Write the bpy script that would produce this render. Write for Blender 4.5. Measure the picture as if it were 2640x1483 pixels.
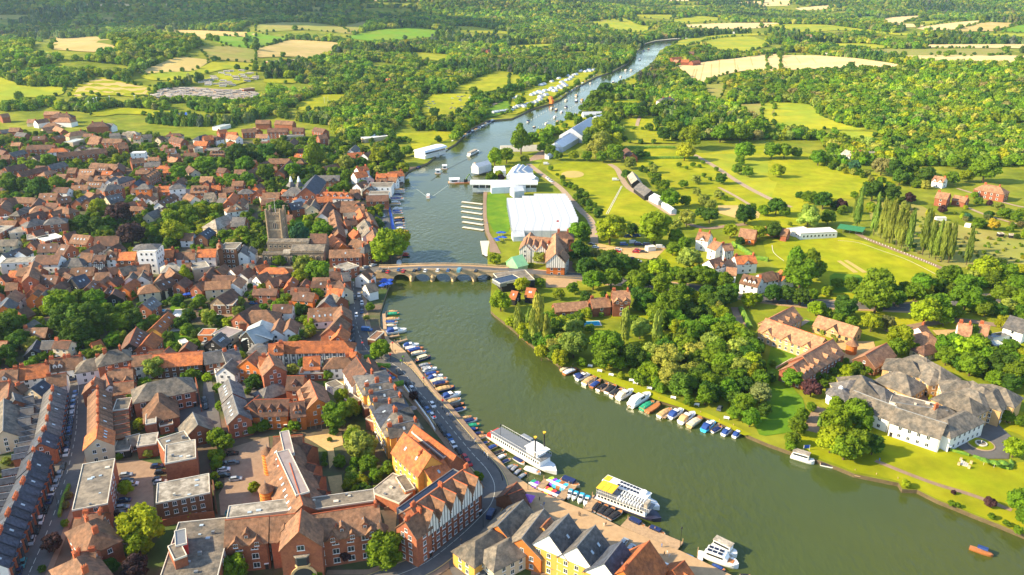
import bpy, bmesh, math, random
import numpy as np
from mathutils import Vector, Matrix, noise as mnoise
from mathutils.geometry import delaunay_2d_cdt
random.seed(7); rng = np.random.default_rng(11)
SC = bpy.context.scene
for o in list(bpy.data.objects): bpy.data.objects.remove(o)
COL = SC.collection
# ---------------------------------------------------------------- camera, sun, sky, exposure
CAM_H = 160.0; FPX = 2053.0; HORIZON = -70.0
PITCH = math.atan((741.5-HORIZON)/FPX)
cam = bpy.data.cameras.new("camera"); cam.lens = FPX/2640*36; cam.sensor_width = 36; cam.sensor_fit = 'HORIZONTAL'
cam.clip_start = 1; cam.clip_end = 40000
camo = bpy.data.objects.new("camera", cam); COL.objects.link(camo)
camo.location = (0,0,CAM_H); camo.rotation_euler = (math.pi/2-PITCH, 0, 0); SC.camera = camo
SUN_EL = math.radians(29)
sdir = Vector((-0.985, -0.17, 0)).normalized()*math.cos(SUN_EL) + Vector((0,0,math.sin(SUN_EL)))
sun = bpy.data.lights.new("sun", 'SUN'); sun.energy = 4.7; sun.angle = math.radians(0.53); sun.color = (1.0,0.82,0.52)
suno = bpy.data.objects.new("sun", sun); COL.objects.link(suno)
suno.rotation_euler = sdir.to_track_quat('Z','Y').to_euler()
W = bpy.data.worlds.new("World"); SC.world = W; W.use_nodes = True
nt = W.node_tree; bg = nt.nodes['Background']; sky = nt.nodes.new('ShaderNodeTexSky')
sky.sky_type = 'NISHITA'; sky.sun_disc = False; sky.sun_elevation = SUN_EL
sky.sun_rotation = math.atan2(sdir.x, sdir.y); sky.altitude = 100; sky.air_density = 1.0; sky.dust_density = 0.6
nt.links.new(sky.outputs[0], bg.inputs[0]); bg.inputs[1].default_value = 0.15
SC.view_settings.view_transform = 'Standard'; SC.view_settings.look = 'None'; SC.view_settings.gamma = 1
SC.view_settings.exposure = 1.2
SC.render.engine = 'CYCLES'
SC.cycles.max_bounces = 5; SC.cycles.diffuse_bounces = 2; SC.cycles.glossy_bounces = 2; SC.cycles.transmission_bounces = 2
SC.cycles.transparent_max_bounces = 4; SC.cycles.use_denoising = True; SC.cycles.volume_bounces = 0
# ---------------------------------------------------------------- pixel of the photograph <-> place on the land
CP, SP = math.cos(PITCH), math.sin(PITCH)
def Z(c, r, x, y):                       # zoomed crop (column, row) -> photograph pixel
    return (660*c + x/3.9, (0,371,742,1112)[r] + y/3.9)
def ray(X, Y):
    u = (X-1320)/FPX; v = (741.5-Y)/FPX
    return Vector((u, CP+v*SP, -SP+v*CP))
BUMPS = []                               # (x, y, amplitude, sx, sy, angle)
def H(x, y):
    h = 0.0
    for bx,by,a,sx,sy,ca,sa in BUMPS:
        dx, dy = x-bx, y-by
        p = (dx*ca+dy*sa)/sx; q = (-dx*sa+dy*ca)/sy
        e = p*p+q*q
        if e < 9: h += a*(math.exp(-e)-1.2e-4)
    return h
def Hn(x, y):
    h = np.zeros_like(x)
    for bx,by,a,sx,sy,ca,sa in BUMPS:
        dx, dy = x-bx, y-by
        p = (dx*ca+dy*sa)/sx; q = (-dx*sa+dy*ca)/sy
        e = p*p+q*q
        h += np.where(e<9, a*(np.exp(-e)-1.2e-4), 0)
    return h
def bump(x, y, a, sx, sy, ang=0):
    an = math.radians(ang); BUMPS.append((x,y,a,sx,sy,math.cos(an),math.sin(an)))
bump(-640, 1500, 42, 330, 330); bump(-900, 1250, 25, 300, 300)
bump(-1500, 3000, 85, 1100, 420, -5); bump(-350, 3100, 85, 800, 330, -12); bump(700, 4100, 110, 1500, 500)
bump(-200, 4900, 120, 2600, 500); bump(2100, 3800, 80, 1100, 520, 6); bump(1000, 6200, 130, 3500, 600)
bump(-1000, 7000, 170, 5000, 800); bump(3000, 6800, 150, 3500, 900)
bump(900, 1150, 38, 330, 420, 20); bump(1500, 2400, 30, 700, 330)
bump(-500,2250,28,420,220)
def P(X, Y, z=0.0):
    """photograph pixel -> world point at height z over the land"""
    d = ray(X, Y)
    if d.z > -1e-4: d.z = -1e-4
    t = (z-CAM_H)/d.z
    if d.y*t < 880 and True:
        return Vector((d.x*t, d.y*t, z))
    t0 = 800.0; step = 12.0; o = Vector((0,0,CAM_H)); t = t0
    prev = t
    while t < 12000:
        p = o+d*t
        if p.z-z <= H(p.x,p.y):
            a, b = prev, t
            for _ in range(12):
                m = (a+b)/2; p = o+d*m
                if p.z-z <= H(p.x,p.y): b = m
                else: a = m
            p = o+d*b; return Vector((p.x,p.y,H(p.x,p.y)+z))
        prev = t; t += step*(1+t/1500)
    p = o+d*12000
    return Vector((p.x,p.y,z))
def px(p):
    """world point -> photograph pixel"""
    x,y,z = p[0],p[1],p[2]-CAM_H
    f = y*CP - z*SP; up = y*SP + z*CP
    return (1320+FPX*x/f, 741.5-FPX*up/f)
def mpp(p):                              # metres per photograph pixel there
    return (p[1]*CP-(p[2]-CAM_H)*SP)/FPX
def inpoly(x, y, poly):
    x = np.asarray(x, float); y = np.asarray(y, float); r = np.zeros(x.shape, bool)
    n = len(poly); j = n-1
    for i in range(n):
        xi, yi = poly[i]; xj, yj = poly[j]
        if yi != yj:
            r ^= ((yi > y) != (yj > y)) & (x < (xj-xi)*(y-yi)/(yj-yi)+xi)
        j = i
    return r
# ---------------------------------------------------------------- materials
MATS = {}
def lin(c):
    return tuple(((v/255)/12.92 if v/255 <= 0.04045 else ((v/255+0.055)/1.055)**2.4) for v in c)
def mat(name, col, rough=0.8, var=0.25, scale=0.4, bump_=0.0, tint=False, rnd=0.0, metal=0.0, col2=None, detail=4, spec=0.3, big=0.0, bscale=None, world=False):
    if name in MATS: return MATS[name]
    m = bpy.data.materials.new(name); m.use_nodes = True; n = m.node_tree.nodes; l = m.node_tree.links
    b = n['Principled BSDF']; b.inputs['Roughness'].default_value = rough; b.inputs['Metallic'].default_value = metal
    b.inputs['Specular IOR Level'].default_value = spec
    tc = n.new('ShaderNodeTexCoord')
    src = tc.outputs['Object']
    if world:
        g = n.new('ShaderNodeNewGeometry'); src = g.outputs['Position']
    if tint:
        at = n.new('ShaderNodeAttribute'); at.attribute_type = 'INSTANCER'; at.attribute_name = 'tint'; base = at.outputs['Vector']
    else:
        rg = n.new('ShaderNodeRGB'); rg.outputs[0].default_value = (*col,1); base = rg.outputs[0]
    if col2 is not None:
        nz = n.new('ShaderNodeTexNoise'); nz.inputs['Scale'].default_value = scale*0.35; nz.inputs['Detail'].default_value = 3
        l.new(src, nz.inputs['Vector'])
        rp = n.new('ShaderNodeValToRGB'); rp.color_ramp.elements[0].position = 0.42; rp.color_ramp.elements[1].position = 0.6
        l.new(nz.outputs['Fac'], rp.inputs['Fac'])
        mx = n.new('ShaderNodeMix'); mx.data_type = 'RGBA'; l.new(rp.outputs['Color'], mx.inputs['Factor'])
        l.new(base, mx.inputs['A']); mx.inputs['B'].default_value = (*col2,1); base = mx.outputs['Result']
    nz = n.new('ShaderNodeTexNoise'); nz.inputs['Scale'].default_value = scale; nz.inputs['Detail'].default_value = detail
    nz.inputs['Roughness'].default_value = 0.65
    l.new(src, nz.inputs['Vector'])
    mr = n.new('ShaderNodeMapRange'); mr.inputs['From Min'].default_value = 0.25; mr.inputs['From Max'].default_value = 0.75
    mr.inputs['To Min'].default_value = 1-var; mr.inputs['To Max'].default_value = 1+var; l.new(nz.outputs['Fac'], mr.inputs['Value'])
    fac = mr.outputs['Result']
    if rnd:
        oi = n.new('ShaderNodeObjectInfo'); m2 = n.new('ShaderNodeMapRange')
        m2.inputs['To Min'].default_value = 1-rnd; m2.inputs['To Max'].default_value = 1+rnd; l.new(oi.outputs['Random'], m2.inputs['Value'])
        mu = n.new('ShaderNodeMath'); mu.operation = 'MULTIPLY'; l.new(fac, mu.inputs[0]); l.new(m2.outputs['Result'], mu.inputs[1]); fac = mu.outputs[0]
    if big:
        nb = n.new('ShaderNodeTexNoise'); nb.inputs['Scale'].default_value = scale*0.06; nb.inputs['Detail'].default_value = 3; l.new(src, nb.inputs['Vector'])
        m3 = n.new('ShaderNodeMapRange'); m3.inputs['From Min'].default_value = 0.3; m3.inputs['From Max'].default_value = 0.7
        m3.inputs['To Min'].default_value = 1-big; m3.inputs['To Max'].default_value = 1+big; l.new(nb.outputs['Fac'], m3.inputs['Value'])
        mu = n.new('ShaderNodeMath'); mu.operation = 'MULTIPLY'; l.new(fac, mu.inputs[0]); l.new(m3.outputs['Result'], mu.inputs[1]); fac = mu.outputs[0]
    vm = n.new('ShaderNodeVectorMath'); vm.operation = 'SCALE'; l.new(base, vm.inputs[0]); l.new(fac, vm.inputs['Scale'])
    l.new(vm.outputs[0], b.inputs['Base Color'])
    if bump_:
        bp = n.new('ShaderNodeBump'); bp.inputs['Strength'].default_value = 1.0; bp.inputs['Distance'].default_value = bump_
        if bscale:
            nb2 = n.new('ShaderNodeTexNoise'); nb2.inputs['Scale'].default_value = bscale; nb2.inputs['Detail'].default_value = 3; l.new(src, nb2.inputs['Vector']); l.new(nb2.outputs['Fac'], bp.inputs['Height'])
        else: l.new(nz.outputs['Fac'], bp.inputs['Height'])
        l.new(bp.outputs[0], b.inputs['Normal'])
    MATS[name] = m; return m
def striped(name, c1, c2, scale, direction='X', width=0.5, rough=0.7):
    """boards, seams or timber framing: two colours in bands"""
    if name in MATS: return MATS[name]
    m = mat(name, c1, rough, 0.12, 0.6); n = m.node_tree.nodes; l = m.node_tree.links
    b = n['Principled BSDF']; lk = b.inputs['Base Color'].links[0]; src = lk.from_socket
    tc = n.new('ShaderNodeTexCoord'); wv = n.new('ShaderNodeTexWave'); wv.bands_direction = direction; wv.inputs['Scale'].default_value = scale
    l.new(tc.outputs['Object'], wv.inputs['Vector'])
    rp = n.new('ShaderNodeValToRGB'); rp.color_ramp.interpolation = 'CONSTANT'; rp.color_ramp.elements[1].position = width
    l.new(wv.outputs['Fac'], rp.inputs['Fac'])
    mx = n.new('ShaderNodeMix'); mx.data_type = 'RGBA'; l.new(rp.outputs['Color'], mx.inputs['Factor'])
    l.new(src, mx.inputs['B']); mx.inputs['A'].default_value = (*c2,1); l.new(mx.outputs['Result'], b.inputs['Base Color'])
    return m
M = {}
def roofmat(k, name, col, col2=None, var=0.5):
    M[k] = mat(name, col, 0.85, var, 0.9, 0.10, rnd=0.22, col2=col2, big=0.0, bscale=3.0)
roofmat('t', 'brown_clay_tile', (.25,.128,.070), (.16,.09,.055))
roofmat('o', 'orange_clay_tile', (.47,.145,.045), (.33,.11,.045))
roofmat('b', 'dark_brown_tile', (.165,.082,.052), (.105,.06,.042))
roofmat('g', 'grey_slate', (.155,.14,.128), (.10,.098,.10))
roofmat('d', 'dark_blue_slate', (.055,.065,.09), (.045,.05,.065))
roofmat('c', 'pale_concrete_roof', (.40,.35,.28), (.27,.23,.18))
roofmat('n', 'tan_tile', (.36,.19,.10), (.27,.14,.08))
roofmat('l', 'pale_metal_roof', (.45,.50,.50), (.36,.42,.42), 0.1)
roofmat('W', 'white_canvas', (.58,.61,.65), (.52,.56,.61), 0.08)
roofmat('e', 'green_canvas', (.28,.60,.30), (.25,.55,.28), 0.05)
roofmat('k', 'weathered_slate', (.20,.165,.125), (.11,.10,.085))
M['R'] = mat('red_brick', (.31,.105,.05), 0.85, 0.25, 1.6, 0.02, rnd=0.2, col2=(.26,.085,.045))
M['O'] = mat('orange_brick', (.60,.17,.035), 0.85, 0.2, 1.5, 0.02, rnd=0.1)
M['Wt'] = mat('white_render', (.80,.79,.76), 0.7, 0.05, 0.5, rnd=0.05)
M['Y'] = mat('yellow_brick', (.66,.34,.07), 0.8, 0.15, 1.2, rnd=0.1)
M['U'] = mat('buff_brick', (.52,.33,.15), 0.8, 0.15, 1.2, rnd=0.1)
M['C'] = mat('cream_render', (.62,.50,.34), 0.8, 0.08, 0.6, rnd=0.08)
M['B'] = mat('brown_brick', (.17,.075,.04), 0.85, 0.25, 1.5, rnd=0.15)
M['S'] = mat('flint_stone', (.30,.22,.14), 0.9, 0.35, 2.0, 0.05, col2=(.22,.17,.12))
M['K'] = mat('black_timber', (.022,.02,.02), 0.8, 0.2, 1.0)
M['T'] = striped('timber_frame', (.78,.76,.70), (.03,.022,.02), 0.28, 'X', 0.22)
M['MQ'] = striped('marquee_canvas', (.47,.50,.54), (.36,.40,.46), 0.055, 'X', 0.04)
M['TY'] = striped('timber_frame_gable', (.70,.68,.62), (.035,.028,.025), 0.26, 'Y', 0.13)
M['win_frame'] = mat('white_window_frame', (.82,.82,.80), 0.5, 0.03, 1)
M['glass'] = mat('window_glass', (.03,.04,.05), 0.08, 0.2, 0.5, spec=0.8)
M['skylight'] = mat('skylight_glass', (.42,.50,.55), 0.08, 0.1, 0.5, spec=0.9)
M['chimney'] = mat('chimney_brick', (.40,.10,.04), 0.85, 0.25, 2, rnd=0.15)
M['pot'] = mat('chimney_pot_clay', (.55,.20,.08), 0.8, 0.15, 2)
M['asphalt'] = mat('asphalt', (.125,.118,.112), 0.9, 0.18, 0.35, big=0.15, world=True)
M['pave'] = mat('paving', (.30,.20,.13), 0.9, 0.2, 0.5, big=0.12, world=True)
M['sandpave'] = mat('sandy_paving', (.46,.30,.16), 0.9, 0.15, 0.5, big=0.15, world=True)
M['path'] = mat('path_gravel', (.40,.29,.19), 0.9, 0.2, 0.5, world=True)
M['gravel'] = mat('gold_gravel', (.55,.36,.15), 0.9, 0.2, 0.7, big=0.15, world=True)
M['line'] = mat('road_marking_paint', (.70,.66,.55), 0.7, 0.1, 2, world=True)
M['yline'] = mat('yellow_marking_paint', (.60,.42,.16), 0.7, 0.1, 2, world=True)
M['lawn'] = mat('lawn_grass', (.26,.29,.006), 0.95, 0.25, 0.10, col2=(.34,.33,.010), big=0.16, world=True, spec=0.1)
M['lawn2'] = mat('shaded_lawn_grass', (.10,.21,.012), 0.95, 0.2, 0.2, col2=(.15,.25,.012), world=True, spec=0.1)  # darker copy of the lawn grass, with shade put into its colour
M['meadow'] = mat('meadow_grass', (.38,.37,.018), 0.95, 0.2, 0.06, col2=(.27,.33,.022), big=0.1, world=True, spec=0.1)
M['olive'] = mat('pasture_grass', (.27,.28,.05), 0.95, 0.18, 0.05, col2=(.32,.27,.07), world=True, spec=0.1)
M['tan'] = mat('dry_field', (.56,.40,.15), 0.95, 0.12, 0.05, col2=(.48,.37,.12), big=0.06, world=True, spec=0.1)
M['wheat'] = mat('ripe_wheat', (.72,.53,.25), 0.95, 0.08, 0.05, col2=(.66,.48,.21), world=True, spec=0.1)
M['crop'] = mat('green_crop', (.15,.30,.012), 0.95, 0.12, 0.05, col2=(.19,.28,.015), world=True, spec=0.1)
M['soil'] = mat('garden_soil', (.20,.125,.06), 0.95, 0.3, 0.3, col2=(.10,.13,.02), world=True)
M['town'] = mat('yard_paving', (.145,.10,.068), 0.95, 0.35, 0.12, col2=(.06,.095,.02), world=True, detail=6)
M['wood_deck'] = mat('weathered_boards', (.42,.28,.16), 0.8, 0.25, 1.2, rnd=0.1)
M['concrete'] = mat('pale_concrete', (.62,.57,.47), 0.85, 0.12, 0.6)
M['bridge'] = mat('bridge_stone', (.60,.43,.23), 0.85, 0.22, 0.8, 0.03, col2=(.48,.34,.19))
M['bank'] = mat('bank_earth', (.12,.09,.045), 0.95, 0.3, 0.6)
M['quay'] = mat('quay_wall_stone', (.24,.18,.12), 0.9, 0.25, 0.8)
M['white'] = mat('white_paint', (.82,.82,.80), 0.35, 0.05, 1.0, spec=0.5)
M['black'] = mat('black_paint', (.02,.02,.022), 0.4, 0.1, 1.0)
M['metal'] = mat('grey_metal', (.22,.23,.24), 0.5, 0.1, 1.0, metal=0.3)
M['yellow'] = mat('yellow_canvas', (.85,.50,.03), 0.6, 0.08, 1.0)
M['orange'] = mat('orange_paint', (.75,.20,.03), 0.5, 0.1, 1.0)
M['redp'] = mat('red_paint', (.55,.04,.03), 0.5, 0.1, 1.0)
M['blue'] = mat('blue_canvas', (.02,.08,.42), 0.6, 0.12, 1.0)
M['teak'] = mat('varnished_wood', (.45,.17,.05), 0.35, 0.2, 2.0)
M['paint'] = mat('tinted_paint', (1,1,1), 0.25, 0.04, 0.8, tint=True, spec=0.6)
M['canvas'] = mat('tinted_canvas', (1,1,1), 0.8, 0.12, 1.5, 0.04, tint=True)
M['cloth'] = mat('tinted_cloth', (1,1,1), 0.9, 0.1, 3.0, tint=True)
M['rubber'] = mat('tyre_rubber', (.015,.015,.016), 0.8, 0.1, 3)
M['carglass'] = mat('car_glass', (.02,.025,.03), 0.05, 0.1, 1, spec=0.9)
M['skin'] = mat('skin', (.50,.30,.20), 0.6, 0.05, 5)
M['hair'] = mat('hair', (.06,.035,.02), 0.8, 0.2, 8)
M['bark'] = mat('tree_bark', (.10,.07,.045), 0.95, 0.3, 2.0)
M['hedge'] = mat('hedge_leaves', (.10,.21,.02), 0.9, 0.45, 1.6, 0.25, col2=(.17,.27,.02))
M['pool'] = mat('pool_water', (.02,.35,.55), 0.1, 0.1, 0.5, spec=0.6)
M['solar'] = mat('dark_panel_glass', (.012,.016,.035), 0.12, 0.2, 0.6, spec=0.8)
M['slab'] = mat('flat_roof_felt', (.15,.13,.105), 0.95, 0.45, 0.6, col2=(.24,.20,.15), rnd=0.15)
M['slabpale'] = mat('pale_flat_roof_felt', (.36,.32,.26), 0.95, 0.5, 0.7, col2=(.19,.165,.13), rnd=0.1)
M['slablav'] = mat('lilac_flat_roof_felt', (.30,.25,.24), 0.95, 0.12, 0.5, col2=(.26,.21,.20))
def leafmat():
    m = mat('foliage', (1,1,1), 0.75, 0.55, 0.28, 0.0, tint=True, spec=0.15, detail=6); n = m.node_tree.nodes; l = m.node_tree.links
    b = n['Principled BSDF']; out = n['Material Output']; tr = n.new('ShaderNodeBsdfTranslucent')
    src = b.inputs['Base Color'].links[0].from_socket
    vm = n.new('ShaderNodeVectorMath'); vm.operation = 'MULTIPLY'; vm.inputs[1].default_value = (1.6,1.5,0.6); l.new(src, vm.inputs[0]); l.new(vm.outputs[0], tr.inputs['Color'])
    ms = n.new('ShaderNodeMixShader'); ms.inputs[0].default_value = 0.25; l.new(b.outputs[0], ms.inputs[1]); l.new(tr.outputs[0], ms.inputs[2]); l.new(ms.outputs[0], out.inputs['Surface'])
    return m
M['leaf'] = leafmat()
def watermat():
    m = mat('river_water', (.072,.082,.012), 0.10, 0.12, 0.012, spec=0.5, world=True, col2=(.054,.080,.021)); n = m.node_tree.nodes; l = m.node_tree.links
    b = n['Principled BSDF']; b.inputs['IOR'].default_value = 1.33
    g = n.new('ShaderNodeNewGeometry'); mp = n.new('ShaderNodeMapping'); mp.inputs['Scale'].default_value = (1.0,0.55,1); l.new(g.outputs['Position'], mp.inputs['Vector'])
    a = n.new('ShaderNodeTexNoise'); a.inputs['Scale'].default_value = 0.42; a.inputs['Detail'].default_value = 6; l.new(mp.outputs[0], a.inputs['Vector'])
    bp = n.new('ShaderNodeBump'); bp.inputs['Strength'].default_value = 1; bp.inputs['Distance'].default_value = 0.16; l.new(a.outputs['Fac'], bp.inputs['Height'])
    big = n.new('ShaderNodeTexNoise'); big.inputs['Scale'].default_value = 0.02; big.inputs['Detail'].default_value = 3; l.new(mp.outputs[0], big.inputs['Vector'])
    mr = n.new('ShaderNodeMapRange'); mr.inputs['From Min'].default_value = 0.35; mr.inputs['From Max'].default_value = 0.65; mr.inputs['To Min'].default_value = 0.03; mr.inputs['To Max'].default_value = 0.55
    l.new(big.outputs['Fac'], mr.inputs['Value']); l.new(mr.outputs['Result'], bp.inputs['Distance'])
    l.new(bp.outputs[0], b.inputs['Normal'])
    return m
M['water'] = watermat()
# ---------------------------------------------------------------- mesh helpers
class MB:
    def __init__(s): s.v=[]; s.f=[]; s.m=[]; s.mats=[]
    def mi(s, m):
        m = M[m] if isinstance(m, str) else m
        if m not in s.mats: s.mats.append(m)
        return s.mats.index(m)
    def add(s, vs, fs, m):
        k = len(s.v); i = s.mi(m); s.v += [tuple(v) for v in vs]
        for f in fs: s.f.append(tuple(a+k for a in f)); s.m.append(i)
        return s
    def box(s, x0,x1,y0,y1,z0,z1, m):
        return s.add([(x0,y0,z0),(x1,y0,z0),(x1,y1,z0),(x0,y1,z0),(x0,y0,z1),(x1,y0,z1),(x1,y1,z1),(x0,y1,z1)],
            [(0,3,2,1),(4,5,6,7),(0,1,5,4),(1,2,6,5),(2,3,7,6),(3,0,4,7)], m)
    def prism(s, pts, x0, x1, m, axis='x'):   # closed section extruded along x (points are (y,z)) or y (points are (x,z)) or z
        n = len(pts)
        if axis=='x': a=[(x0,p[0],p[1]) for p in pts]; b=[(x1,p[0],p[1]) for p in pts]
        elif axis=='y': a=[(p[0],x0,p[1]) for p in pts]; b=[(p[0],x1,p[1]) for p in pts]
        else: a=[(p[0],p[1],x0) for p in pts]; b=[(p[0],p[1],x1) for p in pts]
        return s.add(a+b, [tuple(range(n))[::-1], tuple(range(n,2*n))]+[(i,(i+1)%n,n+(i+1)%n,n+i) for i in range(n)], m)
    def cyl(s, x,y,z0,z1,r0,r1,m,n=12):
        a=[(x+r0*math.cos(6.2832*i/n),y+r0*math.sin(6.2832*i/n),z0) for i in range(n)]
        b=[(x+r1*math.cos(6.2832*i/n),y+r1*math.sin(6.2832*i/n),z1) for i in range(n)]
        return s.add(a+b,[tuple(range(n))[::-1],tuple(range(n,2*n))]+[(i,(i+1)%n,n+(i+1)%n,n+i) for i in range(n)],m)
    def bar(s, a, b, r, m, n=5, r1=None):
        a=Vector(a); b=Vector(b); d=b-a
        if d.length < 1e-6: return s
        q = d.to_track_quat('Z','Y'); r1 = r if r1 is None else r1
        A=[a+q@Vector((r*math.cos(6.2832*i/n),r*math.sin(6.2832*i/n),0)) for i in range(n)]
        B=[b+q@Vector((r1*math.cos(6.2832*i/n),r1*math.sin(6.2832*i/n),0)) for i in range(n)]
        return s.add(A+B,[tuple(range(n))[::-1],tuple(range(n,2*n))]+[(i,(i+1)%n,n+(i+1)%n,n+i) for i in range(n)],m)
    def loft(s, rings, m, cap=True):
        k=len(rings[0]); vs=[p for r in rings for p in r]; fs=[]
        for j in range(len(rings)-1):
            for i in range(k): fs.append((j*k+i,j*k+(i+1)%k,(j+1)*k+(i+1)%k,(j+1)*k+i))
        if cap: fs += [tuple(range(k))[::-1], tuple(range((len(rings)-1)*k,len(rings)*k))]
        return s.add(vs,fs,m)
    def mesh(s, name, smooth=False):
        me = bpy.data.meshes.new(name); me.from_pydata(s.v,[],s.f)
        for m in s.mats: me.materials.append(m)
        me.polygons.foreach_set('material_index', s.m)
        if smooth: me.polygons.foreach_set('use_smooth',[True]*len(s.f))
        me.update(); return me
def obj(name, data, parent=None, loc=(0,0,0), rz=0.0, tint=None, sc=None):
    if isinstance(data, MB): data = data.mesh(name)
    o = bpy.data.objects.new(name, data); COL.objects.link(o); o.parent = parent
    o.location = loc
    if rz: o.rotation_euler = (0,0,rz)
    if sc: o.scale = sc if hasattr(sc,'__len__') else (sc,)*3
    if tint is not None: o['tint'] = [float(v) for v in tint]
    return o
LANDMARKS = []
THINGS = []
def tag(o, label, cat, group=None, p=None, auto=True):
    o['label'] = label; o['category'] = cat
    if group: o['group'] = group
    THINGS.append((o, auto)); return o
def empty(name, loc, rz=0.0, label='', cat='', group=None, auto=True):
    o = bpy.data.objects.new(name, None); COL.objects.link(o); o.location = loc; o.rotation_euler=(0,0,rz); o.empty_display_size=1
    return tag(o, label, cat, group, auto=auto)
def kind(o, k): o['kind'] = k; return o
# ---------------------------------------------------------------- the land and the river
def zz(c, r, pts): return [Z(c,r,x,y) for x,y in pts]
L_BANK = [(2200,1750),(1990,1560),(1884,1483),(1756,1422),(1661,1384),(1597,1358),(1561,1340),(1512,1317),(1433,1286),(1381,1263),(1346,1243),(1320,1222),
 (1296,1197),(1250,1156),(1203,1112),(1116,1006),(1075,947),(1045,906),(1019,886),(1003,875),(993,855),(980,845),(980,806),(996,755),(1011,712),(1024,686),
 (1040,650),(1016,597),(1009,590),(1001,535),(1003,525),(1004,494),(1039,474),(1045,448),(1055,438),(1075,430),(1101,420),(1129,397),(1173,371),(1211,333),(1257,310),
 (1320,305),(1371,280),(1412,269),(1443,256),(1474,231),(1538,197),(1576,185),(1615,164),(1635,141),(1658,113),(1690,104),(1735,99),(1775,97)]
R_BANK = [(1780,99),(1762,102),(1748,108),(1728,121),(1702,129),(1689,151),(1679,164),(1638,190),(1589,218),(1538,238),(1510,267),(1500,285),(1484,297),(1407,336),(1340,372),(1268,400),
 (1262,440),(1252,479),(1246,515),(1245,550),(1250,594),(1262,622),(1257,648),(1257,686),(1268,730),(1265,757),(1265,801),(1275,811),(1319,845),(1353,873),(1387,901),
 (1420,924),(1448,945),(1487,947),(1538,968),(1589,988),(1648,1014),(1705,1032),(1761,1050),(1807,1068),(1861,1091),(1910,1108),(1928,1122),(1980,1144),(2031,1162),(2103,1184),
 (2159,1204),(2203,1222),(2316,1245),(2326,1261),(2365,1263),(2416,1289),(2467,1309),(2518,1330),(2570,1350),(2640,1379),(2760,1430),(2900,1600),(2900,1750)]
WZ = -1.5
def wpts(pts): return [P(*p) for p in pts]
LB = [(p.x,p.y) for p in wpts(L_BANK)]; RB = [(p.x,p.y) for p in wpts(R_BANK)]
RIVER = LB+RB
def terrain():
    vs=[]; 
    for y in list(range(40,900,60))+list(range(900,3200,40))+list(range(3200,9000,110)):
        hw = y*0.85+260; step = 60 if y<900 else (45 if y<3200 else 110)
        n = int(hw/step)
        for i in range(-n,n+1): vs.append((i*step+((y//40)%2)*step*0.4, y))
    vs = np.array(vs); ins = inpoly(vs[:,0],vs[:,1],RIVER); vs = vs[~ins]
    k = len(vs); pts = [Vector(v) for v in vs]+[Vector(p) for p in RIVER]
    edges = [(k+i, k+(i+1)%len(RIVER)) for i in range(len(RIVER))]
    V,E,F,_,_,_ = delaunay_2d_cdt(pts, edges, [], 0, 1e-4)
    V = np.array([(v[0],v[1]) for v in V]); F = [f for f in F]
    cx = np.array([V[list(f)].mean(0) for f in F]); ins = inpoly(cx[:,0],cx[:,1],RIVER)
    h = Hn(V[:,0],V[:,1]); h[V[:,1]<880] = 0
    m = MB(); m.add([(V[i,0],V[i,1],h[i]) for i in range(len(V))],[tuple(f) for f,q in zip(F,ins) if not q], 'ground')
    o = obj('ground', m); kind(o,'structure')
M['ground'] = mat('countryside_grass', (.16,.20,.010), 0.95, 0.35, 0.08, col2=(.25,.26,.02), world=True, spec=0.1)
terrain()
m = MB(); m.add([(x,y,WZ) for x,y in RIVER],[tuple(range(len(RIVER)))],'water')
bm = bmesh.new(); me = m.mesh('water'); bm.from_mesh(me); bmesh.ops.triangulate(bm, faces=bm.faces[:]); 
bmesh.ops.recalc_face_normals(bm, faces=bm.faces[:])
if sum(f.normal.z*f.calc_area() for f in bm.faces) < 0: bmesh.ops.reverse_faces(bm, faces=bm.faces[:])
bm.to_mesh(me); bm.free()
kind(obj('river', me), 'structure')
def bankwall(name, line, mt):
    m = MB(); n=len(line)
    m.add([(x,y,0) for x,y in line]+[(x,y,-3.5) for x,y in line],[(i,i+1,n+i+1,n+i) for i in range(n-1)], mt)
    kind(obj(name, m),'structure')
bankwall('quay_edge', LB, 'quay'); bankwall('river_bank', RB, 'bank')
ZO = [0.02]
def patch(name, pts, mt, pre=True, off=None, kd='structure', flat=False):
    """a draped sheet of one surface, outline in photograph pixels or world points"""
    w = [P(*p) for p in pts] if pre else [Vector((p[0],p[1],0)) for p in pts]
    far = max(p.y for p in w)
    if off is None: off = ZO[0]; ZO[0] += 0.0012
    base = off if (far < 880 or flat) else off+0.8
    poly = [(p.x,p.y) for p in w]; m = MB()
    if far < 880 or flat:
        V,E,F,_,_,_ = delaunay_2d_cdt([Vector(p) for p in poly], [], [list(range(len(poly)))], 1, 1e-4)
        m.add([(v[0],v[1],base) for v in V],[tuple(f) for f in F], mt)
    else:
        xs=[p[0] for p in poly]; ys=[p[1] for p in poly]; st = max(22,(max(ys)-min(ys))/14)
        g=[]; x=min(xs)
        gx = np.arange(min(xs),max(xs),st); gy=np.arange(min(ys),max(ys),st); G=np.array([(a,b) for a in gx for b in gy]) if len(gx)*len(gy) else np.zeros((0,2))
        if len(G): G = G[inpoly(G[:,0],G[:,1],poly)]
        k=len(poly)
        V,E,F,_,_,_ = delaunay_2d_cdt([Vector(p) for p in poly]+[Vector(p) for p in G], [(i,(i+1)%k) for i in range(k)], [list(range(k))], 1, 1e-4)
        V=[(v[0],v[1]) for v in V]
        m.add([(x,y,base+(H(x,y) if y>880 else 0)) for x,y in V],[tuple(f) for f in F], mt)
    o = obj(name, m); kind(o, kd)
    # keep faces up
    me=o.data
    if len(me.polygons) and me.polygons[0].normal.z < 0: me.flip_normals()
    return o
FIELDS = []
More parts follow.
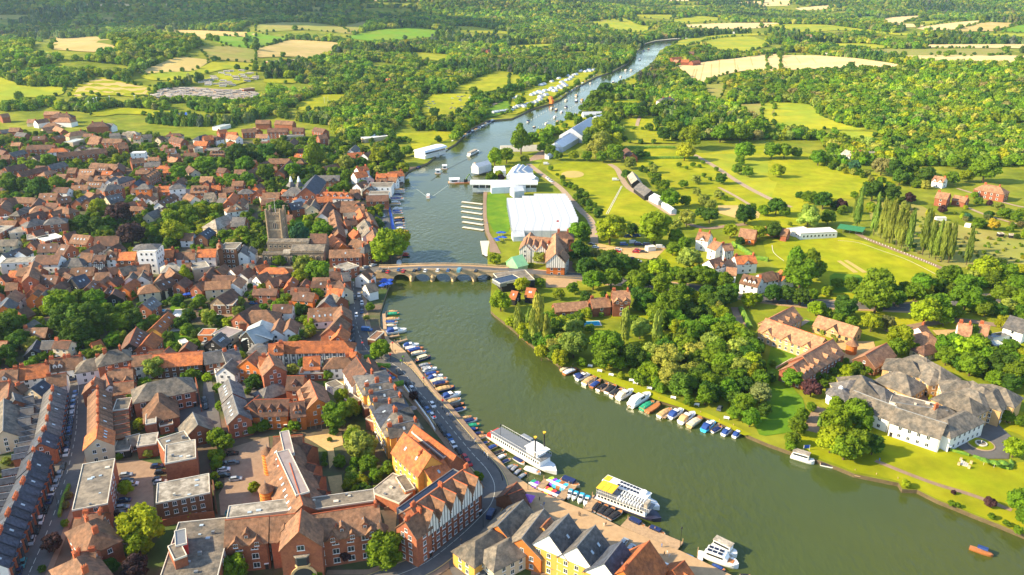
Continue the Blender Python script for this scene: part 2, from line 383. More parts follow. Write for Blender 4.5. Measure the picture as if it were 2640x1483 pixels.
def smooth(pts, it=1):
    for _ in range(it):
        n=len(pts); out=[]
        for i in range(n):
            a=pts[i]; b=pts[(i+1)%n]; out.append((a[0]*.86+b[0]*.14,a[1]*.86+b[1]*.14)); out.append((a[0]*.14+b[0]*.86,a[1]*.14+b[1]*.86))
        pts=out
    return pts
def field(c, r, mt, nums, name='field', it=1):
    pts = smooth(zz(c,r,[(nums[i],nums[i+1]) for i in range(0,len(nums),2)]), it)
    FIELDS.append([(p.x,p.y) for p in wpts(pts)])
    patch(name, pts, mt)
def strip(name, pts, w, mt, off=None, closed=False, z1=None, pre=True, side=0, kd='structure'):
    """a ribbon of width w along a polyline; z1 gives it a raised top (kerbed pavement)"""
    w3 = [P(*p) for p in pts] if pre else [Vector(p) for p in pts]
    L=[];R=[];n=len(w3)
    for i in range(n):
        d = (w3[min(i+1,n-1)]-w3[max(i-1,0)]); d.z=0; d.normalize(); nrm=Vector((-d.y,d.x,0)); c=w3[i]+nrm*side
        L.append(c+nrm*w/2); R.append(c-nrm*w/2)
    if off is None: off=ZO[0]; ZO[0]+=0.0012
    m=MB(); far = max(p.y for p in w3)>880
    def hz(p): return (H(p.x,p.y)+1.0 if far and p.y>880 else 0)
    top = z1 if z1 else off
    vs=[(p.x,p.y,hz(p)+top) for p in L]+[(p.x,p.y,hz(p)+top) for p in R]
    m.add(vs,[(i,n+i,n+i+1,i+1) for i in range(n-1)],mt)
    if z1:
        for Q,fl in ((L,0),(R,1)):
            v=[(p.x,p.y,z1) for p in Q]+[(p.x,p.y,-0.05) for p in Q]
            m.add(v,[(i,i+1,n+i+1,n+i) for i in range(n-1)],mt)
    o=obj(name,m); kind(o,kd); return o
def resample(pts, n=3):
    """Catmull-Rom through the given photograph pixels"""
    out=[]; q=[pts[0]]+list(pts)+[pts[-1]]
    for i in range(1,len(q)-2):
        for k in range(n):
            t=k/n; a,b,c,d=q[i-1],q[i],q[i+1],q[i+2]
            out.append(tuple(0.5*((2*b[j])+(-a[j]+c[j])*t+(2*a[j]-5*b[j]+4*c[j]-d[j])*t*t+(-a[j]+3*b[j]-3*c[j]+d[j])*t**3) for j in (0,1)))
    return out+[pts[-1]]
# fields of the far country (column, row, material, outline)
for f in """0 0 tan 390 350 640 395 850 375 1000 370 1190 490 1150 520 960 530 480 500 560 420
0 0 tan 1570 300 2520 328 2574 335 2574 385 2380 370 2140 360 2080 400 1900 370 1700 310
0 0 crop 2150 360 2574 385 2574 500 2330 470 2080 400
0 0 olive 1980 470 2330 470 2574 500 2574 640 2100 600 2050 540
0 0 tan 1370 735 1800 570 2130 610 1960 720 1500 745
0 0 meadow 1400 770 1600 730 1950 720 2150 615 2574 640 2574 720 2300 690 2000 760 1800 820 1500 810
0 0 lawn 690 980 790 820 1000 770 1250 830 1600 890 1480 990 1100 960 760 1000
0 0 tan 740 960 810 850 1000 788 1200 832 1510 892 1450 970 1100 950 1000 930 760 985
0 0 meadow -300 740 0 780 240 870 660 880 640 950 480 990 230 980 150 1060 -300 1060
0 0 lawn 900 1140 1130 1085 1400 1095 1760 1130 1700 1170 1200 1150 1080 1170 930 1175
0 0 lawn 490 1060 600 1020 600 1110 500 1100
0 0 wheat 840 42 1650 40 1900 50 1650 62 900 66
0 0 olive -300 150 330 152 330 192 -300 205
0 0 olive 1020 170 1250 190 1180 222 1020 215
0 0 tan 60 200 240 245 300 300 340 320 150 260
0 0 wheat 420 80 740 85 1000 88 700 104 430 100
1 0 crop -100 325 0 335 340 395 200 450 0 475 -100 480
1 0 tan 0 500 180 450 340 400 830 430 870 480 740 560 500 600 360 570 0 585
1 0 olive 0 250 280 225 560 230 860 270 1000 350 500 300 0 330
1 0 crop 890 380 1150 310 1450 285 1640 280 1870 320 1800 370 1500 400 1200 415 1000 400
1 0 lawn 1960 265 2200 270 2574 330 2574 350 2110 330
1 0 wheat 1040 -20 1700 -20 1650 12 1200 16
1 0 olive 250 60 700 78 760 110 600 112 400 85
1 0 olive 860 270 1090 212 1190 230 1000 345 950 340
1 0 lawn 370 1060 620 960 900 945 930 1000 740 1080 620 1125 440 1115
1 0 lawn 80 800 420 790 400 842 80 838
1 0 lawn -60 655 60 665 130 690 60 712 -60 715
1 0 lawn 2100 845 2200 795 2400 715 2640 740 2700 830 2574 880 2300 930 2240 920 1950 900
1 0 lawn 1640 680 1750 640 1760 700 1640 700
1 0 lawn 1560 520 2000 560 1900 620 1640 600
1 0 lawn 1650 1050 1780 950 2230 950 2150 1050 2100 1130 1900 1180 1700 1180
1 0 lawn 1460 1205 1620 1190 1600 1270 1460 1270
1 0 lawn 1260 1335 1500 1320 1950 1320 2050 1340 1850 1440 1400 1440
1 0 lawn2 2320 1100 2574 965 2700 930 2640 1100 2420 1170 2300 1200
2 0 lawn -20 960 250 870 600 750 840 690 860 740 600 890 400 1010 -20 1180
2 0 meadow -40 460 440 440 400 470 -40 490
2 0 lawn -30 750 110 760 40 860 -30 880
2 0 meadow 720 225 1100 180 1160 200 1300 260 1410 265 1350 320 1130 330 900 270
2 0 meadow 1120 150 1690 150 1600 200 1450 190 1280 180
2 0 meadow 1590 210 1850 160 2090 180 2070 212 1650 242
2 0 wheat 1500 262 2100 235 2700 230 2700 262 2400 292 1950 292 1700 268
2 0 olive 850 210 1120 200 1090 230 900 225
2 0 meadow 1840 470 1970 390 2400 365 2640 450 2300 540 2220 555 2000 500
2 0 meadow 1600 470 1700 400 2100 350 2574 335 2640 350 2200 370 1900 420 1660 490
2 0 wheat 1590 690 1720 650 2574 550 2700 540 2700 720 2350 710 2060 770 2010 840 1820 840 1700 760
2 0 olive 1880 855 2160 840 2110 960 2060 1030 1980 1000
2 0 lawn 1070 1220 1200 1165 1520 1180 1450 1290 1500 1400 1700 1447 1150 1447 1080 1320
2 0 lawn 880 1010 1390 1015 1430 1070 1200 1050 900 1050
2 0 olive 2200 1060 2640 1035 2640 1250 2480 1230 2300 1130
2 0 lawn 350 1315 700 1145 850 1160 560 1310 470 1380
2 0 lawn 1080 850 1240 780 1270 850 1180 890
2 0 wheat 1490 -20 2000 -20 1800 14 1550 12
2 0 wheat 2260 30 2400 12 2700 20 2700 60 2450 45
3 0 wheat -60 -20 240 -20 220 60 0 66 -60 60
3 0 wheat 260 85 760 40 560 98 340 110
3 0 crop 800 208 960 165 1090 168 1070 215 850 228
3 0 wheat 1040 218 1230 175 1590 155 1500 192 1350 235 1180 245
3 0 meadow 1470 225 1830 190 1790 222 1600 250
3 0 wheat 1480 285 1760 240 2170 205 2110 250 1850 305 1560 305
3 0 tan 1870 308 2180 225 2530 235 2300 315 1950 322
3 0 crop 2290 318 2700 215 2700 335
3 0 meadow 0 245 580 250 900 290 1300 340 1550 332 1540 372 1350 360 1050 332 700 305 400 330 0 300
3 0 meadow 2080 342 2700 340 2700 372 2400 372
3 0 meadow 400 440 1000 440 1300 480 1000 496 600 480
3 0 wheat 1480 450 2700 448 2700 490 1500 482
3 0 olive 1000 500 2300 490 2420 530 2280 567 1800 575 1250 570 1000 562
3 0 wheat -20 560 480 560 900 590 1420 668 1200 680 600 690 0 720
3 0 wheat 1000 567 2700 562 2700 632 1800 640 1450 632
3 0 wheat 1140 250 1420 240 1600 262 1450 280 1200 270
3 0 meadow -60 1030 0 1030 400 1050 500 1110 520 1170 800 1270 1100 1330 1050 1400 700 1400 650 1300 400 1330 200 1270 -60 1250""".split('\n'):
    q=f.split(); field(int(q[0]),int(q[1]),q[2],[float(v) for v in q[3:]])
# nearer lawns, meadows and yards
patch('meadow', smooth(zz(2,1,[(1180,60),(1500,40),(1850,100),(2300,60),(2574,0),(3000,100),(3900,370),(3780,420),(3500,480),(3430,560),(3150,520),(3060,620),(2900,900),(2500,900),(2100,640),(1900,780),(1640,640),(1440,360),(1240,240)])), 'lawn')
for nm,c,r,mt,s in [
 ('lawn',2,1,'lawn',"320 240 560 175 980 205 1050 260 1060 330 1100 420 1240 480 1520 630 1420 720 1200 860 1000 800 900 690 780 560 640 430 430 330"),
 ('lawn',2,1,'meadow',"1900 110 2280 100 2600 130 2700 300 2600 560 2300 400 2000 230"),
 ('lawn',3,1,'lawn',"140 150 600 190 900 270 1240 370 1200 410 960 430 850 520 700 570 550 500 400 470 200 420 0 360 0 170"),
 ('cricket_field',3,1,'lawn',"-60 960 350 935 700 930 980 985 1300 1085 1800 1275 1560 1380 1400 1600 1000 1640 600 1560 300 1400 0 1180"),
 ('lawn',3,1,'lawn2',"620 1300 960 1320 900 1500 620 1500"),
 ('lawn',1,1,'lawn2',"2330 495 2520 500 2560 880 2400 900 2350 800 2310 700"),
 ('lawn',2,1,'lawn',"1560 60 1800 130 1260 140 1390 70"),
 ('lawn',2,1,'lawn',"1450 1060 1680 1060 1750 1290 1600 1290"),
 ('lawn',2,1,'lawn',"200 40 550 20 640 150 460 140 300 160"),
 ('lawn',2,1,'meadow',"-50 220 200 150 330 130 250 260 120 330"),
 ('lawn',1,1,'lawn',"1560 -30 1790 -30 1700 60 1560 110"),
 ('allotments',3,1,'olive',"1000 560 1500 600 1900 820 2400 900 2700 1000 2700 1300 2300 1200 1850 1260 1300 1040 1050 900"),
 ('riverside_lawn',2,2,'lawn',"640 780 900 850 1260 980 1500 1080 1700 1160 2000 1280 2300 1420 2420 1480 2330 1490 2110 1370 1900 1290 1720 1215 1500 1145 1280 1075 1050 975 850 895 680 820"),
 ('garden_lawn',2,2,'lawn',"940 300 1100 230 1300 240 1430 300 1400 390 1190 300 1080 320"),
 ('garden_lawn',2,2,'lawn',"1540 420 1660 440 1660 510 1800 640 1640 640 1520 540"),
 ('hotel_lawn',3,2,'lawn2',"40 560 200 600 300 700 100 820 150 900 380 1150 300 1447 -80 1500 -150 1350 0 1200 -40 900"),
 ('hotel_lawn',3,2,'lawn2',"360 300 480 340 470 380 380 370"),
 ('hotel_lawn',3,3,'lawn',"230 110 480 -40 1000 -130 1300 -30 1800 160 2100 260 2160 290 2420 390 2480 320 2700 300 2700 1010 2574 1030 2300 920 2100 840 1900 760 1700 680 1500 580 1350 570 1310 500 870 410 700 340 480 262 250 190"),
 ('lawn',3,2,'lawn',"2060 1260 2400 1200 2700 1300 2700 1600 2500 1460 2200 1400"),
 ('lawn',3,2,'lawn',"850 240 1300 240 1460 260 1900 370 1900 420 1600 410 1300 400 1000 340"),
 ('lawn',3,2,'lawn',"2100 480 2574 500 2574 620 2300 560"),
 ('lawn',3,2,'lawn',"1300 980 1560 960 1640 1040 1500 1060 1380 1030"),
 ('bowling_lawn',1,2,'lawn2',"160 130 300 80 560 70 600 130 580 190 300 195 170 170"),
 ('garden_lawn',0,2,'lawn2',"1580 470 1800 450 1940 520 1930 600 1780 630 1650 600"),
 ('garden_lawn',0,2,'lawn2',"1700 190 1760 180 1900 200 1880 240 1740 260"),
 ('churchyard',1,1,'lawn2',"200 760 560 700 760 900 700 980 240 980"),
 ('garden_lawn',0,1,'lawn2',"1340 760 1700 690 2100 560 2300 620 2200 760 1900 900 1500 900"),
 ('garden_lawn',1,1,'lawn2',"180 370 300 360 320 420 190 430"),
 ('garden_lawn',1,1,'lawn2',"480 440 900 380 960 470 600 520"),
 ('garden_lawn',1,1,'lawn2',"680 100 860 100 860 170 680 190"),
 ]:
    q=[float(v) for v in s.split()]; patch(nm, smooth(zz(c,r,[(q[i],q[i+1]) for i in range(0,len(q),2)])), mt)
TOWN = [(-700,290),(200,290),(430,325),(600,330),(700,300),(860,330),(900,400),(1000,380),(1050,430)]+[p for p in L_BANK if 430<=p[1]<=1560][::-1]+[(1990,1560),(1700,1800),(-700,1800)]
TOWN_W = [(p.x,p.y) for p in wpts([p for p in TOWN])]
patch('town_ground', TOWN, 'town', off=0.012, flat=True)
for nm,c,r,mt,s in [
 ('lane_yard',0,2,'gravel',"230 420 500 370 500 500 330 530"),
 ('car_park',0,2,'pave',"2150 210 2420 230 2400 380 2200 370"),
 ('terrace_paving',0,2,'concrete',"1760 220 1900 210 1900 300 1880 430 1670 450 1720 300"),
 ('school_yard',0,2,'asphalt',"1740 1080 1920 1060 1960 900 2000 1100 2200 1250 2230 1447 2000 1447 1850 1447 1600 1447 1560 1380 1740 1300"),
 ('lane',0,2,'asphalt',"2050 880 2120 870 2170 1200 2200 1290 2060 1290 2040 1060"),
 ('yard',0,2,'asphalt',"2400 830 2500 820 2600 1050 2640 1120 2500 1200 2440 1000"),
 ('yard',1,2,'asphalt',"220 770 460 770 430 900 310 900 300 1040 100 1140 -60 1140 -40 950 230 940"),
 ('gravel_drive',1,2,'gravel',"780 970 920 880 960 960 1000 1060 790 1050"),
 ('forecourt',0,3,'pave',"1150 310 1400 290 1560 330 1570 420 1540 540 1550 760 1400 800 1200 860 1130 800 1160 430"),
 ('lower_car_park',0,3,'pave',"2230 200 2574 90 2700 60 2750 600 2600 800 2420 860 2220 850 2200 640 2260 540"),
 ('courtyard',1,3,'gravel',"480 60 860 10 880 140 780 170 800 300 740 380 720 200 560 100"),
 ('courtyard',1,3,'gravel',"720 460 860 440 880 620 800 650 760 640"),
 ('courtyard',1,3,'gravel',"1250 800 1420 770 1400 1040 1310 1050 1290 900"),
 ('forecourt',1,3,'pave',"720 1400 1300 1390 1480 1330 1480 1170 1560 1160 1720 1240 1600 1400 1400 1447 700 1447"),
 ('market_square',1,1,'pave',"870 1240 1060 1230 1350 1240 1360 1300 1050 1330 940 1370"),
 ('car_park',1,1,'asphalt',"1090 650 1300 640 1370 870 1290 1000 1230 990 1200 800"),
 ('car_park',2,1,'gravel',"860 1000 1000 1030 1560 1040 1460 1140 1440 1170 1180 1140 1050 1090 850 1090"),
 ('drive',2,1,'pave',"480 1180 600 1180 660 1300 480 1270"),
 ('bare_ground',2,1,'tan',"2070 620 2280 620 2500 690 2480 750 2250 750 2080 700"),
 ('bare_ground',2,1,'pave',"120 190 300 60 420 90 330 150 160 180"),
 ('stable_court',3,2,'gravel',"420 400 560 380 840 470 900 490 900 540 1060 540 1080 600 900 700 880 720 830 760 740 700 780 640 690 600 620 470"),
 ('hotel_drive',3,2,'pave',"1280 1100 1500 1060 1790 980 1800 1100 1760 1160 1640 1180 1400 1100"),
 ('hotel_court',3,3,'asphalt',"1840 60 1900 -60 2300 -80 2450 60 2420 280 2120 280 1830 120"),
 ('drive',3,2,'gravel',"1650 430 1880 420 1960 480 1850 530 1720 500"),
 ('wharf_yard',2,3,'pave',"190 1447 200 1300 430 1250 640 1447"),
 ('builders_yard',2,1,'sandpave',"340 1350 650 1340 650 1447 340 1447"),
 ]:
    q=[float(v) for v in s.split()]; patch(nm, zz(c,r,[(q[i],q[i+1]) for i in range(0,len(q),2)]), mt)
# quay promenade: paved ground between the road and the water
patch('quay_promenade', [(980,845),(993,855),(1003,875),(1019,886),(1045,906),(1075,947),(1116,1006),(1203,1112),(1250,1156),(1296,1197),(1320,1222),(1381,1263),(1433,1286),(1512,1317),(1561,1340),(1597,1358),(1661,1384),(1756,1422),(1884,1483),(1990,1560),(1900,1600),(1700,1483),(1560,1400),(1440,1345),(1380,1330),(1318,1282),(1290,1225),(1240,1175),(1160,1090),(1080,990),(1030,930),(1000,890)], 'sandpave')
patch('towpath', [(1246,500),(1252,479),(1258,480),(1254,520),(1255,560),(1262,600),(1280,630),(1292,655),(1262,650),(1262,622),(1250,594),(1245,550)], 'pave')
ROADS=[]
def road(pts, w, mt='asphalt', pav=0, name='road', line=False, smooth_=True, pm='pave'):
    q = resample(pts,4) if smooth_ else pts
    strip(name, q, w, mt)
    wp=[P(*p) for p in q]; ROADS.append(([(p.x,p.y) for p in wp], w/2+ (2.2 if pav else 0.5)))
    if pav:
        strip('pavement', q, pav, pm, z1=0.14, side=w/2+pav/2); strip('pavement', q, pav, pm, z1=0.14, side=-w/2-pav/2)
    if line:
        # centre dashes as one painted marking per road
        m=MB(); k=ZO[0]+0.01
        for a,b in zip(wp[:-1],wp[1:]):
            d=b-a; L=d.length; n=max(1,int(L/6)); d.normalize(); nr=Vector((-d.y,d.x,0))*0.08
            for i in range(n):
                s=a+d*(i*6); e=s+d*2.6
                m.add([s+nr+Vector((0,0,k)),s-nr+Vector((0,0,k)),e-nr+Vector((0,0,k)),e+nr+Vector((0,0,k))],[(0,1,2,3)],'line')
        kind(obj('road_markings',m),'structure')
street = [(204,985),(202,1010),(199,1060),(196,1113),(181,1189),(152,1291),(113,1394),(74,1483),(40,1570)]
road(street, 9.0, pav=1.6, line=True)
road([(-60,990),(60,982),(180,975),(232,968),(359,955),(450,950),(560,945),(652,940),(720,930),(780,926)], 6.5, pav=1.4)
road([(-60,700),(100,700),(300,700),(520,694),(660,690),(800,700),(900,700),(960,694),(1030,700)], 8)
thames = zz(1,2,[(980,-60),(985,100),(1000,300),(1040,480),(1130,640),(1330,740),(1480,850),(1640,1050),(1820,1240),(1990,1447)])+zz(1,3,[(2170,220),(2330,400),(2400,560),(2360,740),(2200,920),(1980,1120),(1700,1330),(1400,1460),(1150,1560)])
road(thames, 9.5, pav=1.8, line=True)
road(zz(1,3,[(2300,800),(2150,1000),(2050,1200),(2030,1350),(2100,1500)]), 5)
road([(1256,700),(1330,702),(1410,708),(1499,714),(1560,724)], 9.5, pav=2.0, line=True, pm='sandpave')
road([(1560,724),(1700,735),(1850,752),(1980,772),(2090,783),(2235,789),(2351,793),(2480,775),(2640,768),(2760,775)], 9.5, pav=2.0, line=True, pm='sandpave')
road(zz(2,1,[(980,205),(1060,260),(1110,360),(1180,450),(1330,540),(1500,650),(1620,720)]), 5, 'path', name='track')
road(zz(2,1,[(1830,110),(2040,230),(2300,400),(2574,545),(2800,640)]), 5, 'path', name='track')
road(zz(2,1,[(2080,440),(2250,530),(2400,620)]), 3, 'path', name='footpath')
road(zz(2,1,[(160,200),(330,330),(480,440),(590,560),(700,680),(790,770),(820,900),(830,1010)]), 5, 'path', name='track')
road(zz(2,1,[(1750,800),(1950,850),(2150,830),(2350,810)]), 5, 'pave', name='lane')
road(zz(2,0,[(1290,1170),(1260,1300),(1380,1447)]), 4, 'path', name='track')
road(zz(3,1,[(890,900),(1000,960),(1300,1080),(1600,1190),(1800,1280)]), 4, 'pave', name='footpath')
road(zz(3,3,[(1080,300),(1400,430),(1700,540),(2000,630),(2250,720),(2450,800)]), 2.0, 'pave', name='footpath')
road(zz(2,2,[(2250,200),(2300,350),(2340,430)]), 5, 'pave', name='drive')
road(zz(3,2,[(430,1450),(480,1300),(560,1220)]), 5, 'pave', name='drive')
road(zz(3,2,[(300,390),(400,330)]), 2.5, 'path', name='footpath')
road(zz(3,2,[(1200,450),(1480,390),(1900,330),(2350,390),(2640,470)]), 5, 'pave', name='lane')
road(zz(3,1,[(1900,450),(2400,600),(2574,640)]), 3, 'path', name='lane')
road(zz(3,1,[(2000,640),(2200,720),(2574,830)]), 3, 'path', name='lane')
road(zz(1,0,[(2330,1090),(2450,1030),(2574,975)]), 5, 'path', name='track')
patch('sand_circle', [ (Z(2,1,610+115*math.cos(a),309+35*math.sin(a))) for a in np.linspace(0,6.2,20)], 'tan')
for x0,y0,x1,y1 in ((690,1180,900,1295),(760,1175,990,1295)):
    patch('cricket_pitch', zz(3,1,[(x0,y0),(x0+40,y0-4),(x1+10,y1),(x1-40,y1+5)]), 'tan')
b_=[Z(3,1,x,y) for x,y in ((40,1020),(60,1100),(160,1180))]
strip('field_marking', resample(b_,4), 0.35, 'line')
strip('field_marking', resample(zz(3,1,[(700,975),(900,995),(1150,1080),(1400,1170),(1680,1310)]),4), 0.35, 'line')
for dx in (0,18): strip('field_marking', zz(2,1,[(1100+dx/2,425),(945+dx,710)]), 0.4, 'line')
# cereal-field tramlines
for a in ((1800,810,1835,700),(1830,810,1860,700),(1890,825,1930,640),(2080,740,2085,610),(2245,690,2235,600),(2280,730,2265,660),(2420,670,2395,580),(2560,640,2540,560),(2000,820,2005,650)):
    strip('field_track', zz(2,0,[(a[0],a[1]),(a[2],a[3])]), 1.3, 'tan')
for a in ((120,570,190,660),(270,570,330,650),(440,590,480,640)):
    strip('field_track', zz(3,0,[(a[0],a[1]),(a[2],a[3])]), 1.3, 'tan')
# quay-side yellow lines
strip('road_markings', [tuple(p) for p in resample(thames,4)], 0.35, 'yline', side=4.4)
strip('road_markings', [tuple(p) for p in resample(thames,4)], 0.35, 'yline', side=-4.4)
# ---------------------------------------------------------------- buildings
WM = {}
def window_mesh(w, h, near, mt='win_frame'):
    k=(w,h,near,mt)
    if k not in WM:
        m=MB(); f=0.09
        if near:
            m.box(-w/2,w/2,-0.07,0.02,0,f,mt).box(-w/2,w/2,-0.07,0.02,h-f,h,mt).box(-w/2,-w/2+f,-0.07,0.02,f,h-f,mt).box(w/2-f,w/2,-0.07,0.02,f,h-f,mt)
            m.box(-0.035,0.035,-0.06,0.02,f,h-f,mt); m.box(-w/2-.12,w/2+.12,-0.14,0.02,-0.1,0,mt)
            g=MB().box(-w/2+f,w/2-f,-0.035,0.02,f,h-f,'glass')
            WM[k]=(m.mesh('window'), g.mesh('pane'))
        else:
            f=0.16
            m.box(-w/2,w/2,-0.06,0.02,0,h,mt); m.add([(-w/2+f,-0.065,f),(w/2-f,-0.065,f),(w/2-f,-0.065,h-f),(-w/2+f,-0.065,h-f)],[(0,1,2,3)],'glass')
            WM[k]=(m.mesh('window'),None)
    return WM[k]
def sky_mesh():
    if 'sky' not in WM:
        m=MB(); m.box(-.45,.45,-.65,.65,0,.10,'metal'); m.add([(-.36,-.55,.11),(.36,-.55,.11),(.36,.55,.11),(-.36,.55,.11)],[(0,1,2,3)],'skylight'); WM['sky']=m.mesh('skylight')
    return WM['sky']
def chim_mesh(h):
    h=round(h*2)/2; k=('ch',h)
    if k not in WM:
        m=MB(); m.box(-.75,.75,-.4,.4,-h,0,'chimney'); m.box(-.85,.85,-.5,.5,-.3,-.05,'chimney')
        p=MB()
        for i in range(3): p.cyl(-.5+.5*i,0,0,.6,.15,.11,'pot',6)
        WM[k]=(m.mesh('chimney'),p.mesh('chimney_pots'))
    return WM[k]
CAMV = Vector((0,0,CAM_H))
VENTS=[]
HOUSE_N=[0]; FOOT=[]      # footprints taken: (x, y, halflen, halfwidth, angle)
def place_window(root, p, ang, w, h, near, mt='win_frame'):
    fm,gm = window_mesh(w,h,near,mt)
    o=obj('window', fm, root, p, ang)
    if gm: obj('pane', gm, o)
def component(root, base, rz0, kd, a, b, w, he, roof, wall, opts, z0=0.0, near=True, dist=300):
    """one range of a building: a,b world ridge ends (2-D); adds wall and roof parts under root"""
    inv = Matrix.Rotation(-rz0,4,'Z')
    mid=(a+b)/2; d=(b-a); L=d.length; ang=math.atan2(d.y,d.x) if L>0.01 else rz0
    rise = opts.get('r', w*0.40)
    cen = inv@Vector((mid.x-base.x, mid.y-base.y, 0)); la=ang-rz0
    zb = z0
    if kd=='H': L += w*0.8
    L=max(L,1.5)
    part=MB(); rf=MB(); e=w/2; oh=0.45; t=0.22
    if kd=='F':
        part.box(-L/2,L/2,-e,e,-1.0,he-zb,wall)
        pr=0.22
        rf.box(-L/2+pr,L/2-pr,-e+pr,e-pr,he-zb-0.1,he-zb+0.06,roof)
        for q in ((-L/2,L/2,-e,-e+pr),(-L/2,L/2,e-pr,e),(-L/2,-L/2+pr,-e+pr,e-pr),(L/2-pr,L/2,-e+pr,e-pr)):
            rf.box(q[0]-.003,q[1]+.003,q[2]-.003,q[3]+.003,he-zb-.25,he-zb+0.3,opts.get('trim','concrete'))
    elif kd=='H':
        part.box(-L/2,L/2,-e,e,-1.0 if z0==0 else 0,he-zb,wall)
        r=max(0.05,L/2-e*1.0) if L>w else 0.05
        hx=L/2+oh; hy=e+oh; z1=he-zb; z2=z1+rise
        V=[(-hx,-hy,z1-.12),(hx,-hy,z1-.12),(hx,hy,z1-.12),(-hx,hy,z1-.12),(-hx,-hy,z1+.08),(hx,-hy,z1+.08),(hx,hy,z1+.08),(-hx,hy,z1+.08),(-r,0,z2),(r,0,z2)]
        rf.add(V,[(3,2,1,0),(0,1,5,4),(1,2,6,5),(2,3,7,6),(3,0,4,7),(4,5,9,8),(5,6,9),(6,7,8,9),(7,4,8)],roof)
    else:
        z1=he-zb; z2=z1+rise; zl=-1.0 if z0==0 else 0
        part.prism([(-e,zl),(e,zl),(e,z1),(0,z2-.05),(-e,z1)],-L/2,L/2,wall)
        s=rise/e
        pts=[(-e-oh,z1-oh*s),(0,z2),(e+oh,z1-oh*s),(e+oh,z1-oh*s+t),(0,z2+t+.03),(-e-oh,z1-oh*s+t)]
        rf.prism([pts[5],pts[4],pts[3],pts[2],pts[1],pts[0]][::-1],-L/2-oh*.7,L/2+oh*.7,roof)
        if near: rf.prism([(-.16,z2+t-.02),(.16,z2+t-.02),(.1,z2+t+.16),(-.1,z2+t+.16)],-L/2-oh*.75,L/2+oh*.75,'chimney' if roof in 'tobn' else 'metal')
    FOOT.append((mid.x,mid.y,L/2,e,ang))
    if kd=='F' and near and L>7 and w>5:
        rr=random.Random(int(mid.x*7+mid.y)); 
        for i in range(int(2+L*w/60)):
            u=rr.uniform(-L/2+1.5,L/2-1.5); v=rr.uniform(-e+1.2,e-1.2); s_=rr.uniform(.3,.8); hh=rr.uniform(.3,1.0)
            VENTS.append((cen,la,zb,u,v,he-zb+.06,s_,hh,rr.random()))
    wo=obj('wall', part, root, (cen.x,cen.y,zb), la)
    ro=obj('roof', rf, root, (cen.x,cen.y,zb), la)
    for cen_,la_,zb_,u,v,z_,s_,hh,q_ in VENTS:
        obj('roof_vent' if q_<.6 else 'rooflight',MB().box(u-s_,u+s_,v-s_*.7,v+s_*.7,z_,z_+hh*(1 if q_<.6 else .3),'metal' if q_<.35 else ('concrete' if q_<.6 else 'skylight')),ro)
    VENTS.clear()
    # which way the camera lies, in component space
    toc = Matrix.Rotation(-ang,4,'Z')@Vector((-mid.x,-mid.y,0)); toc.normalize()
    R = Matrix.Rotation(la,4,'Z')
    def W(x,y,z): 
        q=R@Vector((x,y,0)); return (cen.x+q.x,cen.y+q.y,zb+z)
    sy = -1 if toc.y<0 else 1
    ns = opts.get('n', max(1,round((he-z0)/2.9)))
    if not opts.get('x') and dist<900:
        sp = opts.get('sp', 3.0 if near else 4.2); ww,wh = (1.25,1.5) if near else (1.4,1.6)
        if opts.get('big'): ww,wh=1.9,1.8
        fh = (he-z0)/ns
        sides=[]
        if abs(toc.y)>.15: sides.append((L, 0 if sy<0 else math.pi, sy, 'y'))
        if abs(toc.x)>.2: sides.append((w, math.pi/2 if toc.x>0 else -math.pi/2, 1 if toc.x>0 else -1,'x'))
        for ln,ra,sg,ax in sides:
            k=int((ln-1.2)/sp)
            if ax=='x': k=min(k,4)
            for j in range(ns):
                for i in range(k):
                    u=(i-(k-1)/2)*sp
                    z=j*fh+0.9+(fh-2.9)*.4
                    if z+wh>he-z0+.1: continue
                    if ax=='y': p=W(u,sg*(e),z)
                    else: p=W(sg*(L/2),u,z)
                    place_window(root,p,la+ra,ww,wh,near,opts.get('wf','win_frame'))
        if near and abs(toc.y)>.15 and kd!='F' and z0==0 and L>6:
            dk=('door',) 
            if dk not in WM: WM[dk]=MB().box(-.5,.5,-.08,.02,0,2.1,'K').box(-.65,.65,-.5,.02,2.15,2.25,'white').mesh('door')
            obj('door',WM[dk],root,W(L*.5-1.0 if HOUSE_N[0]%2 else -L*.5+1.0,sy*e,0),la+(0 if sy<0 else math.pi))
            dp=('pipe',round(he))
            if dp not in WM: WM[dp]=MB().cyl(0,-.08,0,he-.2,.06,.06,'black',5).mesh('drainpipe')
            obj('drainpipe',WM[dp],root,W(L*.5-.25,sy*e,0),la+(0 if sy<0 else math.pi))
        if opts.get('wg') and kd=='G':
            sg=1 if toc.x>0 else -1; xx=sg*(L/2+.04); x0_,x1_=min(xx,sg*(L/2-.1)),max(xx,sg*(L/2-.1))
            wo2=MB().prism([(-e+.1,he-zb+.15),(e-.1,he-zb+.15),(0,he-zb+rise-.1)],x0_,x1_,'white'); obj('white_gable',wo2,wo)
        if opts.get('bay'):
            sb=1 if opts['bay']==1 else -1
            bk=('bay',)
            if bk not in WM: 
                WM[bk]=(MB().prism([(-1.2,0),(1.2,0),(.7,-.8),(-.7,-.8)][::-1],0,5.2,'R',axis='z').mesh('bay_window'), MB().prism([(-1.0,-.2),(1.0,-.2),(.72,-.86),(-.72,-.86)][::-1],.8,4.7,'glass',axis='z').mesh('pane'), MB().prism([(-1.3,.1),(1.3,.1),(.8,-1.0),(-.8,-1.0)][::-1],5.2,5.5,'d',axis='z').mesh('bay_roof'))
            b_o=obj('bay_window',WM[bk][0],root,W(0,sb*e,0),la+(0 if sb<0 else math.pi)); obj('pane',WM[bk][1],b_o); obj('bay_roof',WM[bk][2],b_o)
